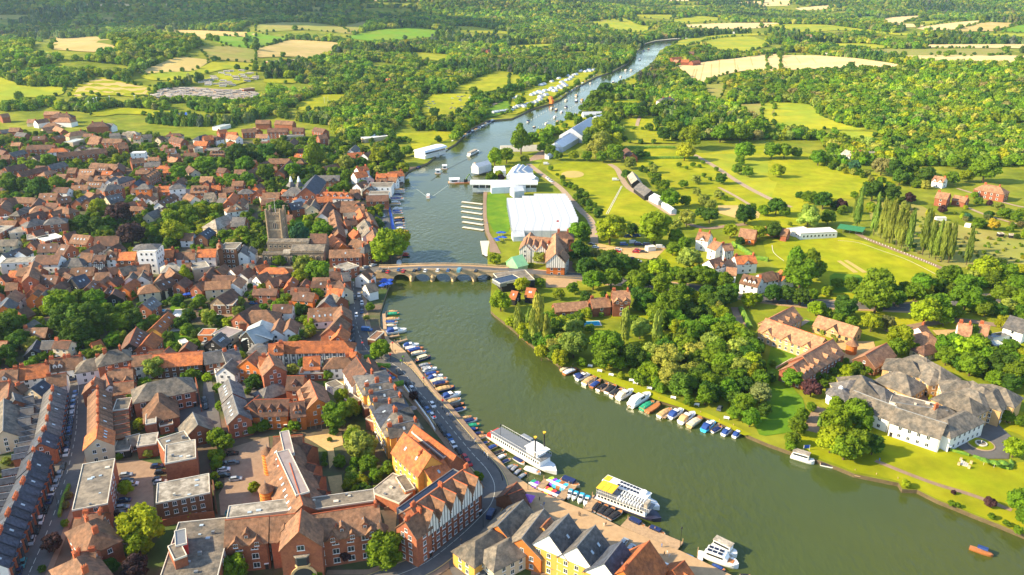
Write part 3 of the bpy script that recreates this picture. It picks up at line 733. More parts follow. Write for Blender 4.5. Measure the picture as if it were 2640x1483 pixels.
        if kd=='G' and abs(toc.x)>.3 and rise>2.6 and near:
            sg=1 if toc.x>0 else -1
            place_window(root,W(sg*(L/2),0,he-zb+.3),la+(math.pi/2*sg),1.1,1.2,near)
    if kd in 'GH':
        c=opts.get('c',0)
        for i in range(c):
            u = -L/2+0.8 + (L-1.6)*(i/(c-1) if c>1 else (1.0 if (HOUSE_N[0]%2) else 0.0))
            if kd=='H': u*=0.5
            cm,pm=chim_mesh(2.4); top=he-zb+rise+1.3
            q=R@Vector((u,sy*0.6*0,0)); co=obj('chimney',cm,ro,(u,0.0,top),math.pi/2 if i%2 else 0.0)
            if dist<620: obj('chimney_pots',pm,co,(0,0,0))
        s_=math.atan2(rise,e)
        for key,nm in (('s','skylight'),):
            k=opts.get(key,0)
            for i in range(k):
                u=(i-(k-1)/2)*(L-3)/max(k,1); yy=sy*e*0.5; zz_=he-zb+rise*0.5+t+(0.03)
                if kd=='H': zz_=he-zb+rise*.5*(e/(e+oh))+.12
                o=obj('skylight',sky_mesh(),ro,(u,yy,zz_)); o.rotation_euler=(-sy*s_*1.0 if True else 0,0,0)
        k=opts.get('d',0)
        for i in range(k):                     # dormers on the slope that faces the camera
            u=(i-(k-1)/2)*(L-2.5)/max(k,1); dm=MB(); y0=sy*e*0.80; y1=sy*e*0.15; lo=he-zb+rise*0.1; hi=lo+1.7
            ya,yb=min(y0,y1),max(y0,y1)
            dm.prism([(-.8,lo-.4),(.8,lo-.4),(.8,hi),(0,hi+.8),(-.8,hi)],ya,yb,wall if wall!='R' else 'R',axis='y')
            do=obj('dormer',dm,ro,(u,0,0))
            dr=MB(); dr.prism([(-1.15,hi-.25),(0,hi+.95),(1.15,hi-.25),(1.15,hi-.1),(0,hi+1.12),(-1.15,hi-.1)][::-1],ya-.25,yb+.25,roof,axis='y')
            obj('dormer_roof',dr,ro,(u,0,0))
            p=W(u,y0,lo+.25); place_window(root,p,la+(0 if sy<0 else math.pi),.95,1.25,near)
        k=opts.get('x2',0)
        for i in range(k):                     # cross gables on the camera side
            u=(i-(k-1)/2)*(L/max(k,1)); g=min(opts.get('gw',4.5),L/max(k,1)*.95)/2; gr=g*1.0; y0=sy*(e+.25); y1=0.0
            ya,yb=min(y0,y1),max(y0,y1); lo=he-zb-.3; top=min(lo+gr,he-zb+rise-.2)
            gm=MB(); gm.prism([(-g,lo-1.2),(g,lo-1.2),(g,lo),(0,top),(-g,lo)],ya,yb,opts.get('gm',wall),axis='y'); obj('cross_gable',gm,wo,(u,0,0))
            gr_=MB(); gr_.prism([(-g-.4,lo-.35),(0,top+.05),(g+.4,lo-.35),(g+.4,lo-.15),(0,top+.28),(-g-.4,lo-.15)][::-1],ya-.4,yb+.4,roof,axis='y'); obj('cross_gable_roof',gr_,ro,(u,0,0))
            if dist<800: place_window(root,W(u,y0,lo-.6),la+(0 if sy<0 else math.pi),1.2,1.35,near)
RN={'t':'brown tiled','o':'bright orange tiled','b':'dark brown tiled','g':'grey slate','d':'dark blue slate','c':'pale concrete','n':'tan tiled','l':'pale metal','k':'weathered slate','W':'white canvas','e':'green canvas','slab':'grey felt','slabpale':'pale felt','slablav':'lilac felt','white':'white'}
WN={'TY':'timber framed','R':'red brick','O':'orange brick','Wt':'white','Y':'yellow brick','C':'cream','U':'buff brick','B':'brown brick','S':'flint stone','K':'black timber','T':'timber framed','W':'white canvas','white':'white'}
def parse_opts(ws):
    o={}
    for w_ in ws:
        k=w_.rstrip('0123456789.'); v=w_[len(k):]
        if '=' in w_: k,v=w_.split('=')
        if w_[:2]=='x2' and len(w_)>2: k,v='x2',w_[2:]
        try: o[k]=float(v) if '.' in v else int(v)
        except ValueError: o[k]=v if v else 1
    return o
def ridge_pts(c, r, q, he, w, kd):
    rise = 0 if kd=='F' else w*0.4
    a=P(*Z(c,r,q[0],q[1]),he+rise); b=P(*Z(c,r,q[2],q[3]),he+rise); return a,b
def building(c, r, lines, name='house', label=None, cat='house', group='houses of the old town', auto=True, desc=None):
    """lines: 'KIND x1 y1 x2 y2 width eaves roof wall [options]' in the pixels of crop (c, r); F takes the front parapet edge"""
    comps=[]
    for ln in lines:
        q=ln.split(); kd=q[0]; xy=[float(v) for v in q[1:5]]; w=float(q[5])*(1 if kd=='F' else .92); he=float(q[6]); op=parse_opts(q[9:])
        rise=0.4 if kd=='F' else op.get('r',w*0.4)
        if 'r' in op: op['r']=float(op['r'])
        a=P(*Z(c,r,xy[0],xy[1]),he+rise); b=P(*Z(c,r,xy[2],xy[3]),he+rise)
        if kd=='F':
            d=(b-a); d.z=0; nr=Vector((-d.y,d.x,0)).normalized()
            if nr.y<0 and abs(nr.y)>0.05 or op.get('flip'): nr=-nr
            a=a+nr*w/2; b=b+nr*w/2
        g=(H((a.x+b.x)/2,(a.y+b.y)/2) if (a.y+b.y)/2>880 else 0)
        comps.append((kd,a,b,w,he,q[7],q[8],op,g))
    return make_building(comps,name,label,cat,group,auto)
def make_building(comps,name,label,cat,group,auto=True):
    HOUSE_N[0]+=1
    kd,a,b,w,he,rf,wl,op,g=comps[0]; mid=(a+b)/2; d=b-a; rz=math.atan2(d.y,d.x)
    base=Vector((mid.x,mid.y,g)); dist=base.length; near=mid.y<330
    if label is None:
        x=[]
        if op.get('d'): x.append('dormers')
        elif op.get('s'): x.append('skylights')
        elif op.get('x2'): x.append('front gables')
        shape={'G':'gabled','H':'hipped','F':'flat'}[kd]
        size='tall ' if he>8 else ('long ' if d.length>22 else ('low ' if he<4 else ''))
        label=f"{size}{WN.get(wl,'white')} {cat} with {shape} {RN.get(rf,'grey')} roof"+(f" and {x[0]}" if x else '')
    root=empty(name,base,rz,label,cat,group,auto)
    for kd,a,b,w,he,rf,wl,op,g in comps:
        component(root,base,rz,kd,Vector((a.x,a.y,0)),Vector((b.x,b.y,0)),w,he,rf,wl,op,float(op.get('z',0)),near,dist)
    return root
def houses(c,r,text,group,**kw):
    for ln in text.strip().split('\n'):
        ln=ln.strip()
        if ln: building(c,r,ln.split('|'),group=group,**kw)
def terrace(c,r,x1,y1,x2,y2,n,w,he,roof,wall,group,opts='',wings=True,jit=0.0,lab=''):
    """a row of n joined houses; the ridge runs from the first to the last pixel; wings reach out behind"""
    a=P(*Z(c,r,x1,y1),he+w*.4); b=P(*Z(c,r,x2,y2),he+w*.4); d=(b-a)/n; u=d.normalized(); nr=Vector((-u.y,u.x,0))
    back = wings if isinstance(wings,(int,float)) and not isinstance(wings,bool) else 1
    for i in range(n):
        dz=jit*(i%2); A=a+d*i+u*0.06; B=a+d*(i+1)-u*0.06
        rf=roof[i%len(roof)]; wl=wall.split(',')[i%len(wall.split(','))]; op=parse_opts(opts.split())
        op.setdefault('c',1); 
        if i%3==1: op['s']=op.get('s',1)
        comps=[('G',A,B,w,he+dz,rf,wl,op,0)]
        if wings:
            m_=(A+B)/2; s=m_+nr*back*(w*.45); e=m_+nr*back*(w*.5+5.5); comps.append(('G',s,e,d.length*.45,he*.72,rf,wl if wl!='T' else 'R',{'x':1 if back>0 else 0},0))
        make_building(comps,'terraced_house',f"{WN[wl]} terraced house with {RN[rf]} roof{lab}",'house',group)
G0='houses of the old town'
houses(0,1,"""G 275 15 555 10 9 6 b R c2
G 0 60 60 75 8 5 b R
G 90 95 235 60 8 5 g R
G 330 130 470 90 8 5 b C
G 570 95 1065 45 9 6.5 b R c2
F 1310 95 1450 90 9 9 white Wt
G 480 218 640 178 9 6.5 g R
G 180 285 470 228 9 6 b R
G 45 235 240 200 9 5.5 b R
G 15 115 100 112 8 5 t R
G 920 192 1180 207 9 5 t C
G 1195 190 1180 245 10 4 b R
G 690 243 772 243 9 5 t R
G 805 256 955 256 10 5 n B s4
G 985 230 1090 235 10 5.5 b R s3
G 575 303 670 308 9 5 t R
G 690 345 820 352 9 4.5 t R
G 790 315 900 318 9 4 t C
G 960 323 1290 330 8 4.5 t R d4
G 885 383 1030 388 8 5 t Wt s4
G 1440 330 1560 250 9 8.5 t R d5 c1
H 1170 355 1280 320 9 7 g C
H 1065 420 1175 400 9 8 g R c1
G 1340 395 1420 345 8 7 d R c1
H 1420 400 1480 400 9 10 g O c1
G 1500 430 1590 430 9 7 t C c1
G 1600 425 1720 424 9 7 o R c2
H 1745 400 1810 395 9 9.5 g Wt c1
G 1930 422 2100 422 11 7 t R d3 c1
G 1830 460 1910 455 8 5 c C c1
G 2130 418 2220 415 8 7 o R c2
G 2240 440 2350 432 8 6 t R c1
H 2435 455 2510 452 8 7.5 g O c1
G 2060 490 2150 490 9 7 k C c1
G 2200 500 2270 495 8 7 n Wt
G 2290 570 2350 490 8 7 o R c1
G 2370 600 2440 540 8 8 t C c1
G 1330 440 1405 440 8 5 b Wt c1
G 970 460 1060 455 8 5 t R
G 880 480 950 500 8 5 t R c1
G 140 536 360 545 8 4 t R
G 400 500 580 495 11 5 t R s2
G 390 545 340 610 9 6 b B
G 570 545 700 525 9 5 b B s2
H 350 625 440 615 10 9 n R c1
G 470 590 590 600 9 9 b R c1
H 590 625 700 640 9 8 t R c2
G 500 690 620 660 8 7 t O c1
G 230 735 420 670 10 7 b R c1
H 290 765 390 745 10 8 g R c2
H 500 740 600 730 10 9 g R c2
F 0 748 140 720 9 4 white Wt
G 0 770 170 775 9 4 t R
G 0 640 60 560 12 6 t R c2
G 30 560 150 540 13 6 b R
F 0 890 140 820 9 6 slabpale R
F 90 900 310 870 13 5 slabpale C
F 270 960 490 930 12 5 slabpale R
F 450 975 640 930 12 5 white R
G 640 905 750 880 9 5 b R c1
G 740 910 910 925 11 5 t R s4
G 960 935 1200 925 12 4.5 b Wt
G 0 965 180 960 8 4.5 k C
G 300 990 360 970 8 5 b R
G 390 1010 580 1000 10 5 b C s2
G 620 1010 700 1020 12 5 b R s3
G 20 1110 190 1050 9 5 g Wt s2
G 190 1080 260 1040 8 6 b Wt
G 820 1090 1000 1000 8 4.5 t Wt c1
G 1100 1050 1200 1000 8 4.5 b C
G 960 1300 1100 1290 8 5 t Wt
G 330 880 420 860 8 5 b R
G 1060 530 1200 500 12 4.5 g C s3
G 860 560 1010 500 10 5 b B s3
G 760 560 850 520 10 4 g R s2
G 1270 600 1350 575 8 5 t O
G 1380 585 1440 570 8 5 o R c1
G 1370 530 1420 500 6 5 t Wt|G 1430 540 1470 510 6 5 t Wt|G 1490 550 1540 520 6 5 t Wt
G 1590 590 1720 510 8 5 b Wt s3
G 1700 520 1750 500 7 5 t R c1
G 1480 700 1600 650 9 4 g C
G 1620 650 1660 630 8 5 b C
G 1880 500 1960 530 8 5 t Wt
G 2200 545 2280 550 8 5 g Wt
H 2310 625 2420 610 9 6 t Wt d1 c1
F 2340 800 2400 790 10 6 l R
H 2150 760 2310 700 13 5 c C
G 2340 740 2470 740 12 5 g R
G 2010 905 2100 840 9 5 d B s3
G 1830 900 1950 900 9 4.5 t Wt
G 1900 220 1960 260 9 5 b C
G 2020 330 2140 330 9 7 n R
G 2060 380 2110 360 8 5 b R
G 2200 240 2280 250 8 5 b R
G 2480 280 2574 240 9 5 t C
G 1690 110 1800 95 9 5.5 t R c1
G 1720 130 1790 150 8 5 n R c1
G 1890 15 1950 10 8 6 t R
F 1950 50 2040 40 9 6 slabpale C
F 2050 60 2190 60 10 3.5 slab B
G 2120 70 2260 70 8 5 t R d4
F 1360 80 1470 150 5 4 slab C
G 1180 15 1280 5 8 5.5 t R c1
G 1310 155 1440 140 9 6 t R c1
G 1640 10 1700 20 8 5 b R""",G0)
# the High Street front
HS='house fronts along the high street'
houses(0,1,"""F 0 1200 310 1180 9 6.5 slabpale Wt
G 370 1120 610 1120 10 7.5 b Wt
H 700 1145 800 1145 10 5.5 g Wt
G 820 1098 940 1098 10 6.5 t Wt c1
G 950 1120 1070 1118 9 6.5 b T x22
G 1080 1085 1180 1082 9 7.5 b Wt d1 c1
G 1190 1090 1370 1088 9 7 o B c1
G 1570 1065 1750 1060 9 7 o R c2
G 1770 1090 1850 1090 8 5.5 b Wt c1
G 1860 1095 1960 1090 8 5.5 t Wt c1
G 1990 1062 2175 1058 9 6 o Wt c1""",HS)
building(0,1,["F 1372 1080 1560 1080 11 13.5 white Wt n4 sp2.8","H 1410 1008 1530 1002 9 14 g Wt z13.4 r=2 x1"],'house',"tall white stucco house of four storeys with pale flat roof",'house',HS)
building(0,1,["F 2200 1050 2370 1050 11 12.5 slab B n4 sp2.6","G 2205 990 2210 1050 3 13 t B x1 c2 r=1"],'house',"tall brown brick Georgian house of four storeys",'house',HS)
building(0,1,["G 2420 1085 2450 1015 8 7 g Wt","G 2500 1070 2525 1030 7 6 g Wt"],'house',None,'house',HS)
houses(0,1,"""G 200 1240 420 1250 9 8 t R c2 x21|G 290 1330 340 1180 8 9 t R
G 420 1320 590 1325 9 6 b R s2 c1
G 720 1350 850 1310 12 6 d K s2
G 720 1250 950 1240 9 5 t R s2
G 980 1300 1060 1230 7 5 b Wt
G 1090 1250 1200 1230 8 5 b R c1
G 1300 1340 1340 1290 8 5 k Wt|G 1420 1330 1450 1270 8 5 k Wt|G 1310 1290 1500 1290 8 5 b R
G 1200 1250 1350 1215 9 6 k R c1
G 1370 1220 1500 1210 8 6 t B c1
H 1680 1200 1760 1190 10 8 c B c2
G 1600 1350 1660 1270 7 5 n C
G 1690 1230 1760 1300 8 7 t B
G 1830 1200 1920 1195 8 6 t R c1
F 1940 1260 2110 1230 11 7 slabpale C
G 2060 1330 2140 1240 8 6 b B c1
G 2170 1260 2260 1210 8 6 t R
G 2320 1260 2420 1220 8 5 n Wt
G 2420 1300 2500 1240 8 5 t Wt c1
G 2340 1400 2400 1330 8 5 n Wt
G 2450 1210 2560 1200 8 5.5 k B c1
G 1000 1390 1080 1330 8 5 t R
G 1100 1370 1180 1330 8 5.5 b R
G 870 1440 940 1370 8 5 t R s2
G 650 1290 720 1330 7 5 b Wt
G 0 1330 60 1310 8 5 b R
G 60 1400 180 1390 8 5 t R c1
H 1450 1420 1600 1400 9 5 n C
G 1560 1400 1720 1340 9 6 b K s2
G 1780 1400 1860 1340 8 5 b R
G 1960 1420 2060 1370 8 5 b R c1""",G0)
# middle of the town, r1 c1
houses(1,1,"""G 130 150 340 150 9 5.5 t R
G 340 165 230 270 9 6 b R
G 20 210 110 170 9 5.5 b R
G 920 95 1060 85 9 4.5 o R
G 1080 100 1180 60 9 5.5 t Wt c1
G 950 60 1000 10 9 5 g Wt
G 680 230 830 195 8 4.5 t R
G 980 290 1100 270 10 6 o Wt c1|G 1010 240 1110 220 8 7 o Wt c2
G 1210 300 1420 300 10 5 o R x21 c1
G 1330 285 1470 270 9 5 o Wt c1
G 1210 350 1300 345 8 5.5 t R c1 x21
G 1340 335 1420 340 8 5 t Wt
G 1100 290 1140 330 8 3 l Wt
G 600 320 840 318 9 5 g R x22
H 670 480 930 485 10 7 o Wt d5 c2
G 610 530 760 520 9 8 o R c2
G 70 490 240 490 9 6 t O c1
G 270 460 460 500 10 6 o R d3 c1
G 0 480 50 440 9 6 o R x21
F 50 560 230 540 9 6 slab C
G 330 600 460 580 10 6 d R s2
H 370 580 440 540 8 6 l C
G 500 600 540 550 9 6 t C c1
G 560 620 600 550 9 6 k C
G 660 700 740 570 10 4.5 b Wt
G 950 460 1040 460 9 5 t R
G 970 510 1020 490 8 6 b K
G 1010 400 1090 370 9 5.5 b Wt x21
G 770 600 850 570 8 5 t R
G 860 580 1040 575 8 5 t R
G 1010 600 1080 580 8 5 t R x21
F 1120 430 1360 430 14 7 slab Wt
F 1130 500 1330 500 8 6.5 slab Wt
G 1110 520 1330 515 9 6 b R
G 850 635 1090 630 8 6 t R
G 1040 650 1080 730 9 7 o R c1
G 780 660 830 900 9 5 t R d4
G 880 700 1000 690 10 6 slab C
G 890 760 1000 745 9 6 b R c2
F 840 890 920 860 9 4.5 slabpale Wt
G 1110 680 1170 800 8 7 t R c2
G 1090 760 1150 870 11 7 k Wt d1 c1
G 1170 850 1200 960 9 8 t R c2
G 980 860 1030 900 8 5 o R c1
G 760 910 870 1010 9 5 o O
G 980 950 1140 1000 9 6 t R c2
H 1080 1020 1140 1000 9 8 g R c1
G 740 1070 1060 1060 9 6 t R s1 sp3.4
F 780 1230 900 1270 10 6 slabpale R
G 740 1290 850 1280 9 6 b R c1
G 860 1300 930 1290 9 6.5 g R
G 0 1230 110 1200 8 6 o R c1
G 0 1330 110 1290 8 5 t Wt
G 130 1360 300 1310 9 6 b B x21
G 230 1350 330 1300 8 5 b B
G 1060 1300 1130 1250 9 5.5 t Wt x21|G 1100 1410 1190 1390 9 5 k Wt c1
G 720 1400 820 1380 8 6 t R c1
G 840 1370 900 1440 8 7 b C c1""",G0)

# the kiln-capped brewery offices
building(1,1,["G 500 440 600 310 16 9 d R","H 340 435 440 435 14 8 g R"],'brewery_building',"red brick building with two white capped kiln cowls and slate roof",'building',None,False)
def cowl(px_,py_,h):
    b=P(*Z(1,1,px_,py_),h); m=MB(); m.cyl(0,0,0,3.4,4.0,1.3,'g',4).cyl(0,0,3.4,4.4,1.3,1.3,'white',8).cyl(0,0,4.4,7.5,1.2,.35,'white',8)
    o=obj('kiln_cowl',m,None,(b.x,b.y,h)); tag(o,'white kiln cowl on the slate roof of the brick brewery','cowl','kiln cowls')
    return o
cowl(355,425,11.0); cowl(435,425,11.0)
# r2 c0
G1='houses of the southern streets'
houses(0,2,"""G 330 60 380 20 9 5.5 t O x21
G 420 70 470 20 9 5.5 k O
G 30 180 90 110 8 5 g O
G 180 230 270 190 9 4 b R
G 70 90 150 20 9 5.5 n Wt
G 1130 60 1160 10 9 4.5 b K
G 1050 50 1090 0 8 5 b R s2
G 1430 160 1530 90 9 5 g R s3 r=3.5
F 1390 230 1510 230 8 3 slab R
G 1530 400 1690 245 8 3 o Y s3
G 1300 560 1370 400 10 4 b K s4
G 1440 560 1530 450 9 4 o R
F 1985 470 2130 470 7 4 o O
G 2180 100 2330 10 10 5 b S
F 2145 170 2340 170 8 5 n B
G 2400 260 2574 170 12 5 b R
G 2480 440 2640 380 13 5 l K
F 2290 500 2440 420 10 4 slablav C
G 2130 520 2220 450 10 4 g K s4
H 1060 640 1200 610 11 8.5 k R c2 n3 sp3.4
G 500 720 670 700 10 4.5 t Wt d2 c2
G 200 800 490 760 10 4.5 o Wt c2
G -60 840 180 815 10 4.5 t Wt d1 c1
G 670 700 830 680 10 5 t Wt c2
H 850 720 980 700 10 5.5 k Wt c1
G 1330 690 1520 670 8 6.5 t Wt
G 1540 680 2035 640 10 5.5 o B
G 2045 660 2230 630 9 5.5 g R
G 2240 645 2390 610 9 6 g Wt c2
G 470 890 660 860 9 4.5 t Wt c1
G 960 900 930 980 9 6 t R c1
G 1090 830 1330 800 11 5.5 t R x22 c2
G 1060 870 1100 980 8 5 b Wt
G 1150 960 1340 940 9 4.5 t R
H 1450 960 1800 890 13 7 k R big n2 sp3.2 x0
H 1590 1040 1600 1160 13 4.5 t R
F 1460 1370 1570 1350 8 5.5 slabpale R
F 1600 1390 1740 1360 5 3.5 b R
G 1940 1260 1990 1380 12 4 k R
G 2250 800 2330 720 9 5.5 k Wt
F 2180 870 2360 830 6 5 slablav Wt
G 2300 920 2340 1060 9 6.5 g R s4
G 2340 1080 2400 1270 9 6.5 g R s4
G 2480 720 2574 640 12 6.5 n O
H 2574 560 2660 560 8 5 g C
F 1130 1230 1290 1210 9 5.5 slab R
F 1140 1380 1260 1360 10 4 slab R
G 100 950 80 1100 9 5 t R c1
G -40 960 100 940 10 4 b R
G 160 990 230 960 8 5 t R c1
G 310 1010 430 930 8 5.5 d C s1
G 320 620 370 530 8 3 d K
G 110 850 60 820 7 4 t R
F 2400 500 2530 500 7 3 l R
G 1860 600 1900 540 7 4 t R
G 1650 640 1700 600 8 5 t C
G 1500 640 1640 620 7 4 t R
G 920 560 1010 530 6 2.6 o R
G 2490 1180 2600 1090 10 6 t R s4
F 1830 560 1900 540 5 3 W C""",G1)
T1='terraced houses along the parked street'
terrace(0,2,540,985,455,1440,9,7.6,6.0,'g','R',T1,'bay1',-1,lab=' and front bays')
terrace(0,2,985,1010,990,1440,10,7.8,6.0,'t','R',T1,'',1)
terrace(0,3,440,-10,400,120,2,7.8,6.2,'d','O,R',T1,'bay1',-1)
terrace(0,3,345,190,295,360,2,8.4,6.4,'d','R',T1,'bay1',-1)
terrace(0,3,300,370,-130,1300,11,8.4,6.2,'d','R,Wt,R',T1,'bay1',-1)
building(0,3,["G 985 -60 970 70 10 6.5 o C s3"],'house',"gable ended house with brown roof and three long rooflights",'house',T1)
houses(0,2,"""G 130 1060 150 1130 9 5 g R
G 240 1110 330 1090 7 4.5 g R
G 210 1220 330 1200 7 4.5 g R
G 190 1320 300 1300 7 4.5 g R
G 40 1120 30 1440 12 4.5 k C""",G1)
houses(0,3,"""F 720 790 1080 720 26 8.5 slab R flip0
F 1565 720 2110 610 11 8.5 slabpale B sp2.6 n3
F 1655 320 1970 260 12 9.5 slabpale R x1
F 1650 190 1930 100 9 8.5 slab R
F 1370 150 1570 120 8 5 slabpale R x1
G 1270 60 1400 30 6 3 slab R
F 1130 200 1300 180 8 3 slab K""",'flat roofed blocks of the car park estate')
building(0,3,["F 1570 1560 2180 1490 27 9 k R n3","F 1750 1290 1880 1240 7 12.2 slab R z9 x1","F 1760 1150 1880 1120 7 12.6 metal redp z9 x1"],'office_block',"large flat roofed brick block with red framed plant room",'building',None,False)
building(0,3,["H 870 890 960 1000 11 7 t R c2","G 760 880 870 880 7 5.5 t R"],'house',"brick house with brown hipped roof in front of the flat block",'house',G1)
building(0,3,["H 750 1250 860 1400 12 7.5 t R c2","G 960 1200 760 1230 8 7 t R c2"],'house',"brick villa with tall steep brown roof at the bottom edge",'house',G1)
building(0,3,["G 840 830 1040 820 9 6 b R c2"],'house',None,'house',G1)
# r2 c1
G2='houses behind the quay'
houses(1,2,"""H 210 540 900 530 10 5 o T
G 130 570 270 560 9 6 o T d1 c1
G 740 410 850 290 10 5 t R s1
G 520 250 860 220 9 4 t Wt s5
G 530 210 840 195 8 4 t R s2
G 860 180 870 270 9 6 t R c1
G 690 140 740 70 10 5.5 g R
G 770 60 850 90 10 5.5 k R c1
G 740 0 880 20 9 5.5 o Wt c1
H -60 225 130 220 12 5 t R
G 0 470 60 330 14 5 l K r=3
G 190 420 240 310 8 4.5 t Wt|G 320 410 350 310 8 4.5 t Wt
G 480 700 640 690 10 5 o Wt d1
H 760 700 930 690 9 5 t Wt c1
G 950 640 1010 650 8 6 o R c1
G 1010 700 1110 850 13 6.5 b Wt
F 430 860 700 850 6 3.5 o R
G 30 700 100 690 10 8 o O c1
G 120 660 180 780 10 8.5 t R
G 320 890 480 890 10 6.5 b R d1
G 540 930 620 1120 11 7 t O d3
G -20 1130 330 1120 11 6 b O d3
G 340 1160 480 1140 10 6 b O d2
H 90 1000 200 960 9 3 g B x1
F 770 1010 880 970 6 2.8 slab Wt
G 1130 710 1180 830 6 4 b C
G 440 540 500 540 7 5 t R
G 820 480 860 400 8 5.5 o R c1
G 20 600 100 590 10 5 g R
F 1090 1210 1180 1190 4 5 slab R
F 960 1160 1060 1120 8 4 slab R
F 1180 1340 1240 1300 4 4.5 slab R
F 1200 520 1290 440 4 3 t B""",G2)
# the long yellow terrace along the river road
YT='houses of the yellow brick riverside terrace'
for i,(x1,y1,x2,y2,ri) in enumerate([(1080,900,1280,830,13),(1160,1030,1330,960,11),(1220,1110,1390,1050,11),(1290,1190,1460,1130,11),(1370,1290,1560,1240,13)]):
    pass
ya=P(*Z(1,2,1170,850),12.2); yb=P(*Z(1,2,1500,1400),12.2)
d_=(yb-ya)/7; u_=d_.normalized()
for i in range(7):
    A=ya+d_*i+u_*.05; B=ya+d_*(i+1)-u_*.05; rf='gkgkdkk'[i]
    mid=(A+B)/2; nr=Vector((-u_.y,u_.x,0))
    make_building([('H' if i in(0,4,5) else 'G',mid-nr*5.5 if i not in (0,4,5) else A,mid+nr*5.5 if i not in (0,4,5) else B,d_.length if i not in (0,4,5) else 13,9.2,rf,'Y',{'c':2,'n':3,'s':1,'r':2.6,'sp':2.6},0)],'terraced_house',f"tall yellow brick riverside terraced house with {'hipped' if i in (0,4,5) else 'gabled'} {RN[rf]} roof",'house',YT)
# r3 c1 : the orange range, timbered range and the old brewery
building(1,3,["G 1490 20 1760 250 11 10 o Y s2 sp3 n3 r=5.5","G 1590 -60 2010 250 8 8.5 o R x1 r=4","G 1640 240 1740 190 9 9 b O r=5 c1","F 1560 0 1880 260 2.2 11 solar metal x1",
   "G 1880 290 1700 400 9 8 o Y s1 x1"],'riverside_building',"orange roofed brick range with lit yellow walls above the river road",'building',None,False)
tb=[]
ra=P(*Z(1,3,1560,770),15.5); rb=P(*Z(1,3,2130,360),15.5); du=(rb-ra).normalized(); nr=Vector((du.y,-du.x,0))
TL=(rb-ra).length
comps=[('G',ra,rb,11,10.6,'t','R',{'n':4,'sp':2.6,'r':5.0,'c':3},0)]
for i in range(5):
    c0=ra+(rb-ra)*((i+.5)/5)-nr*0; comps.append(('G',c0,c0+nr*6.0,TL/5*.96,10.8,'t','TY',{'z':8.0,'r':4.6,'x':1},0))
e0=ra-du*1.0-nr*0; comps.append(('G',ra+nr*2-du*4.5,ra+nr*2+du*2,8,10.4,'t','R',{'n':4,'r':4,'sp':2.8,'c':2},0))
comps.append(('F',ra-nr*4.4,rb-nr*4.4,3.6,12.2,'solar','metal',{'x':1,'z':10,'trim':'metal'},0))
make_building(comps,'timbered_building',"long red brick building with five black and white timber gables on the bend",'building',None,False)
building(1,3,["F 1140 600 1440 720 12 4 slabpale R x1 flip0","F 1500 600 1600 570 9 5 slab O"],'annexe',"low brick annexe with flat roof behind the timbered building",'building',None,False)
building(1,3,["G 150 860 420 830 12 9.6 t R d1 n3 x21 gw3.6 big sp4.2","G 450 860 1230 740 13 9.6 t R d3 s3 n3 x24 gw3.6 big sp4.2 c2","G 430 1010 455 790 12 12 t R r=5.5 x1","G -300 900 120 860 12 9.6 t R n3 d1 x22 gw3.6 big sp4.2",
  "G 800 960 830 860 6 9.5 t R r=2.5 n3","G 1110 880 1120 790 6 9.5 t R r=2.5 n3",
  "F 500 790 1200 690 6 11.6 slab R x1 flip0","F -300 870 430 780 6 11.6 slabpale C x1"],'brewery_conversion',"large brown roofed brick building with arched gateway under a tall gable",'building',None,False)
building(1,3,["G 270 80 330 330 13 8 t R s3 x1","G 340 330 470 740 15 9 t R s6 x1 r=5.5","G 180 60 460 40 10 7 t R x1","F 290 250 390 230 16 13.2 slablav R x1 r0","F 400 640 540 600 26 14.6 slablav R x1",
  "G 480 120 560 150 6 7 b R x1","G 520 320 600 340 7 7 b R x1","G 590 440 650 450 7 7 b R x1","G 620 590 700 600 7 7 b R x1","G 190 340 320 330 7 7 t R x1","G 200 560 300 560 7 7 t R x1"],
  'brewery_wing',"long brown tiled wing with flat lilac central roof and side gables",'building',None,False)
def turret(c,r,x,y,rad,he,label,name='turret',wall='O',roof='t',rings=True):
    b=P(*Z(c,r,x,y),he+rad*1.3); root=empty(name,(b.x,b.y,0),0,label,'turret',None,False)
    m=MB().cyl(0,0,-.5,he,rad,rad,wall,20); w=obj('wall',m,root)
    if rings:
        for k in range(int(he/1.1)): obj('brick_band',MB().cyl(0,0,k*1.1+.5,k*1.1+.75,rad+.07,rad+.07,'Y',20),root)
    obj('roof',MB().cyl(0,0,he,he+rad*1.15,rad*1.2,.05,roof,20),root)
    obj('finial',MB().cyl(0,0,he+rad*1.1,he+rad*1.1+1.1,.14,.05,'metal',6),root)
    return root
turret(1,3,105,145,1.9,8.5,'round banded brick stair turret at the far end of the brown tiled wing')
turret(1,3,90,510,2.1,10.5,'round banded brick stair turret nearer the camera beside the brown tiled wing')
turret(1,3,1245,905,2.0,9.5,'round turret with conical tiled roof at the corner of the brick building',rings=False,wall='R')
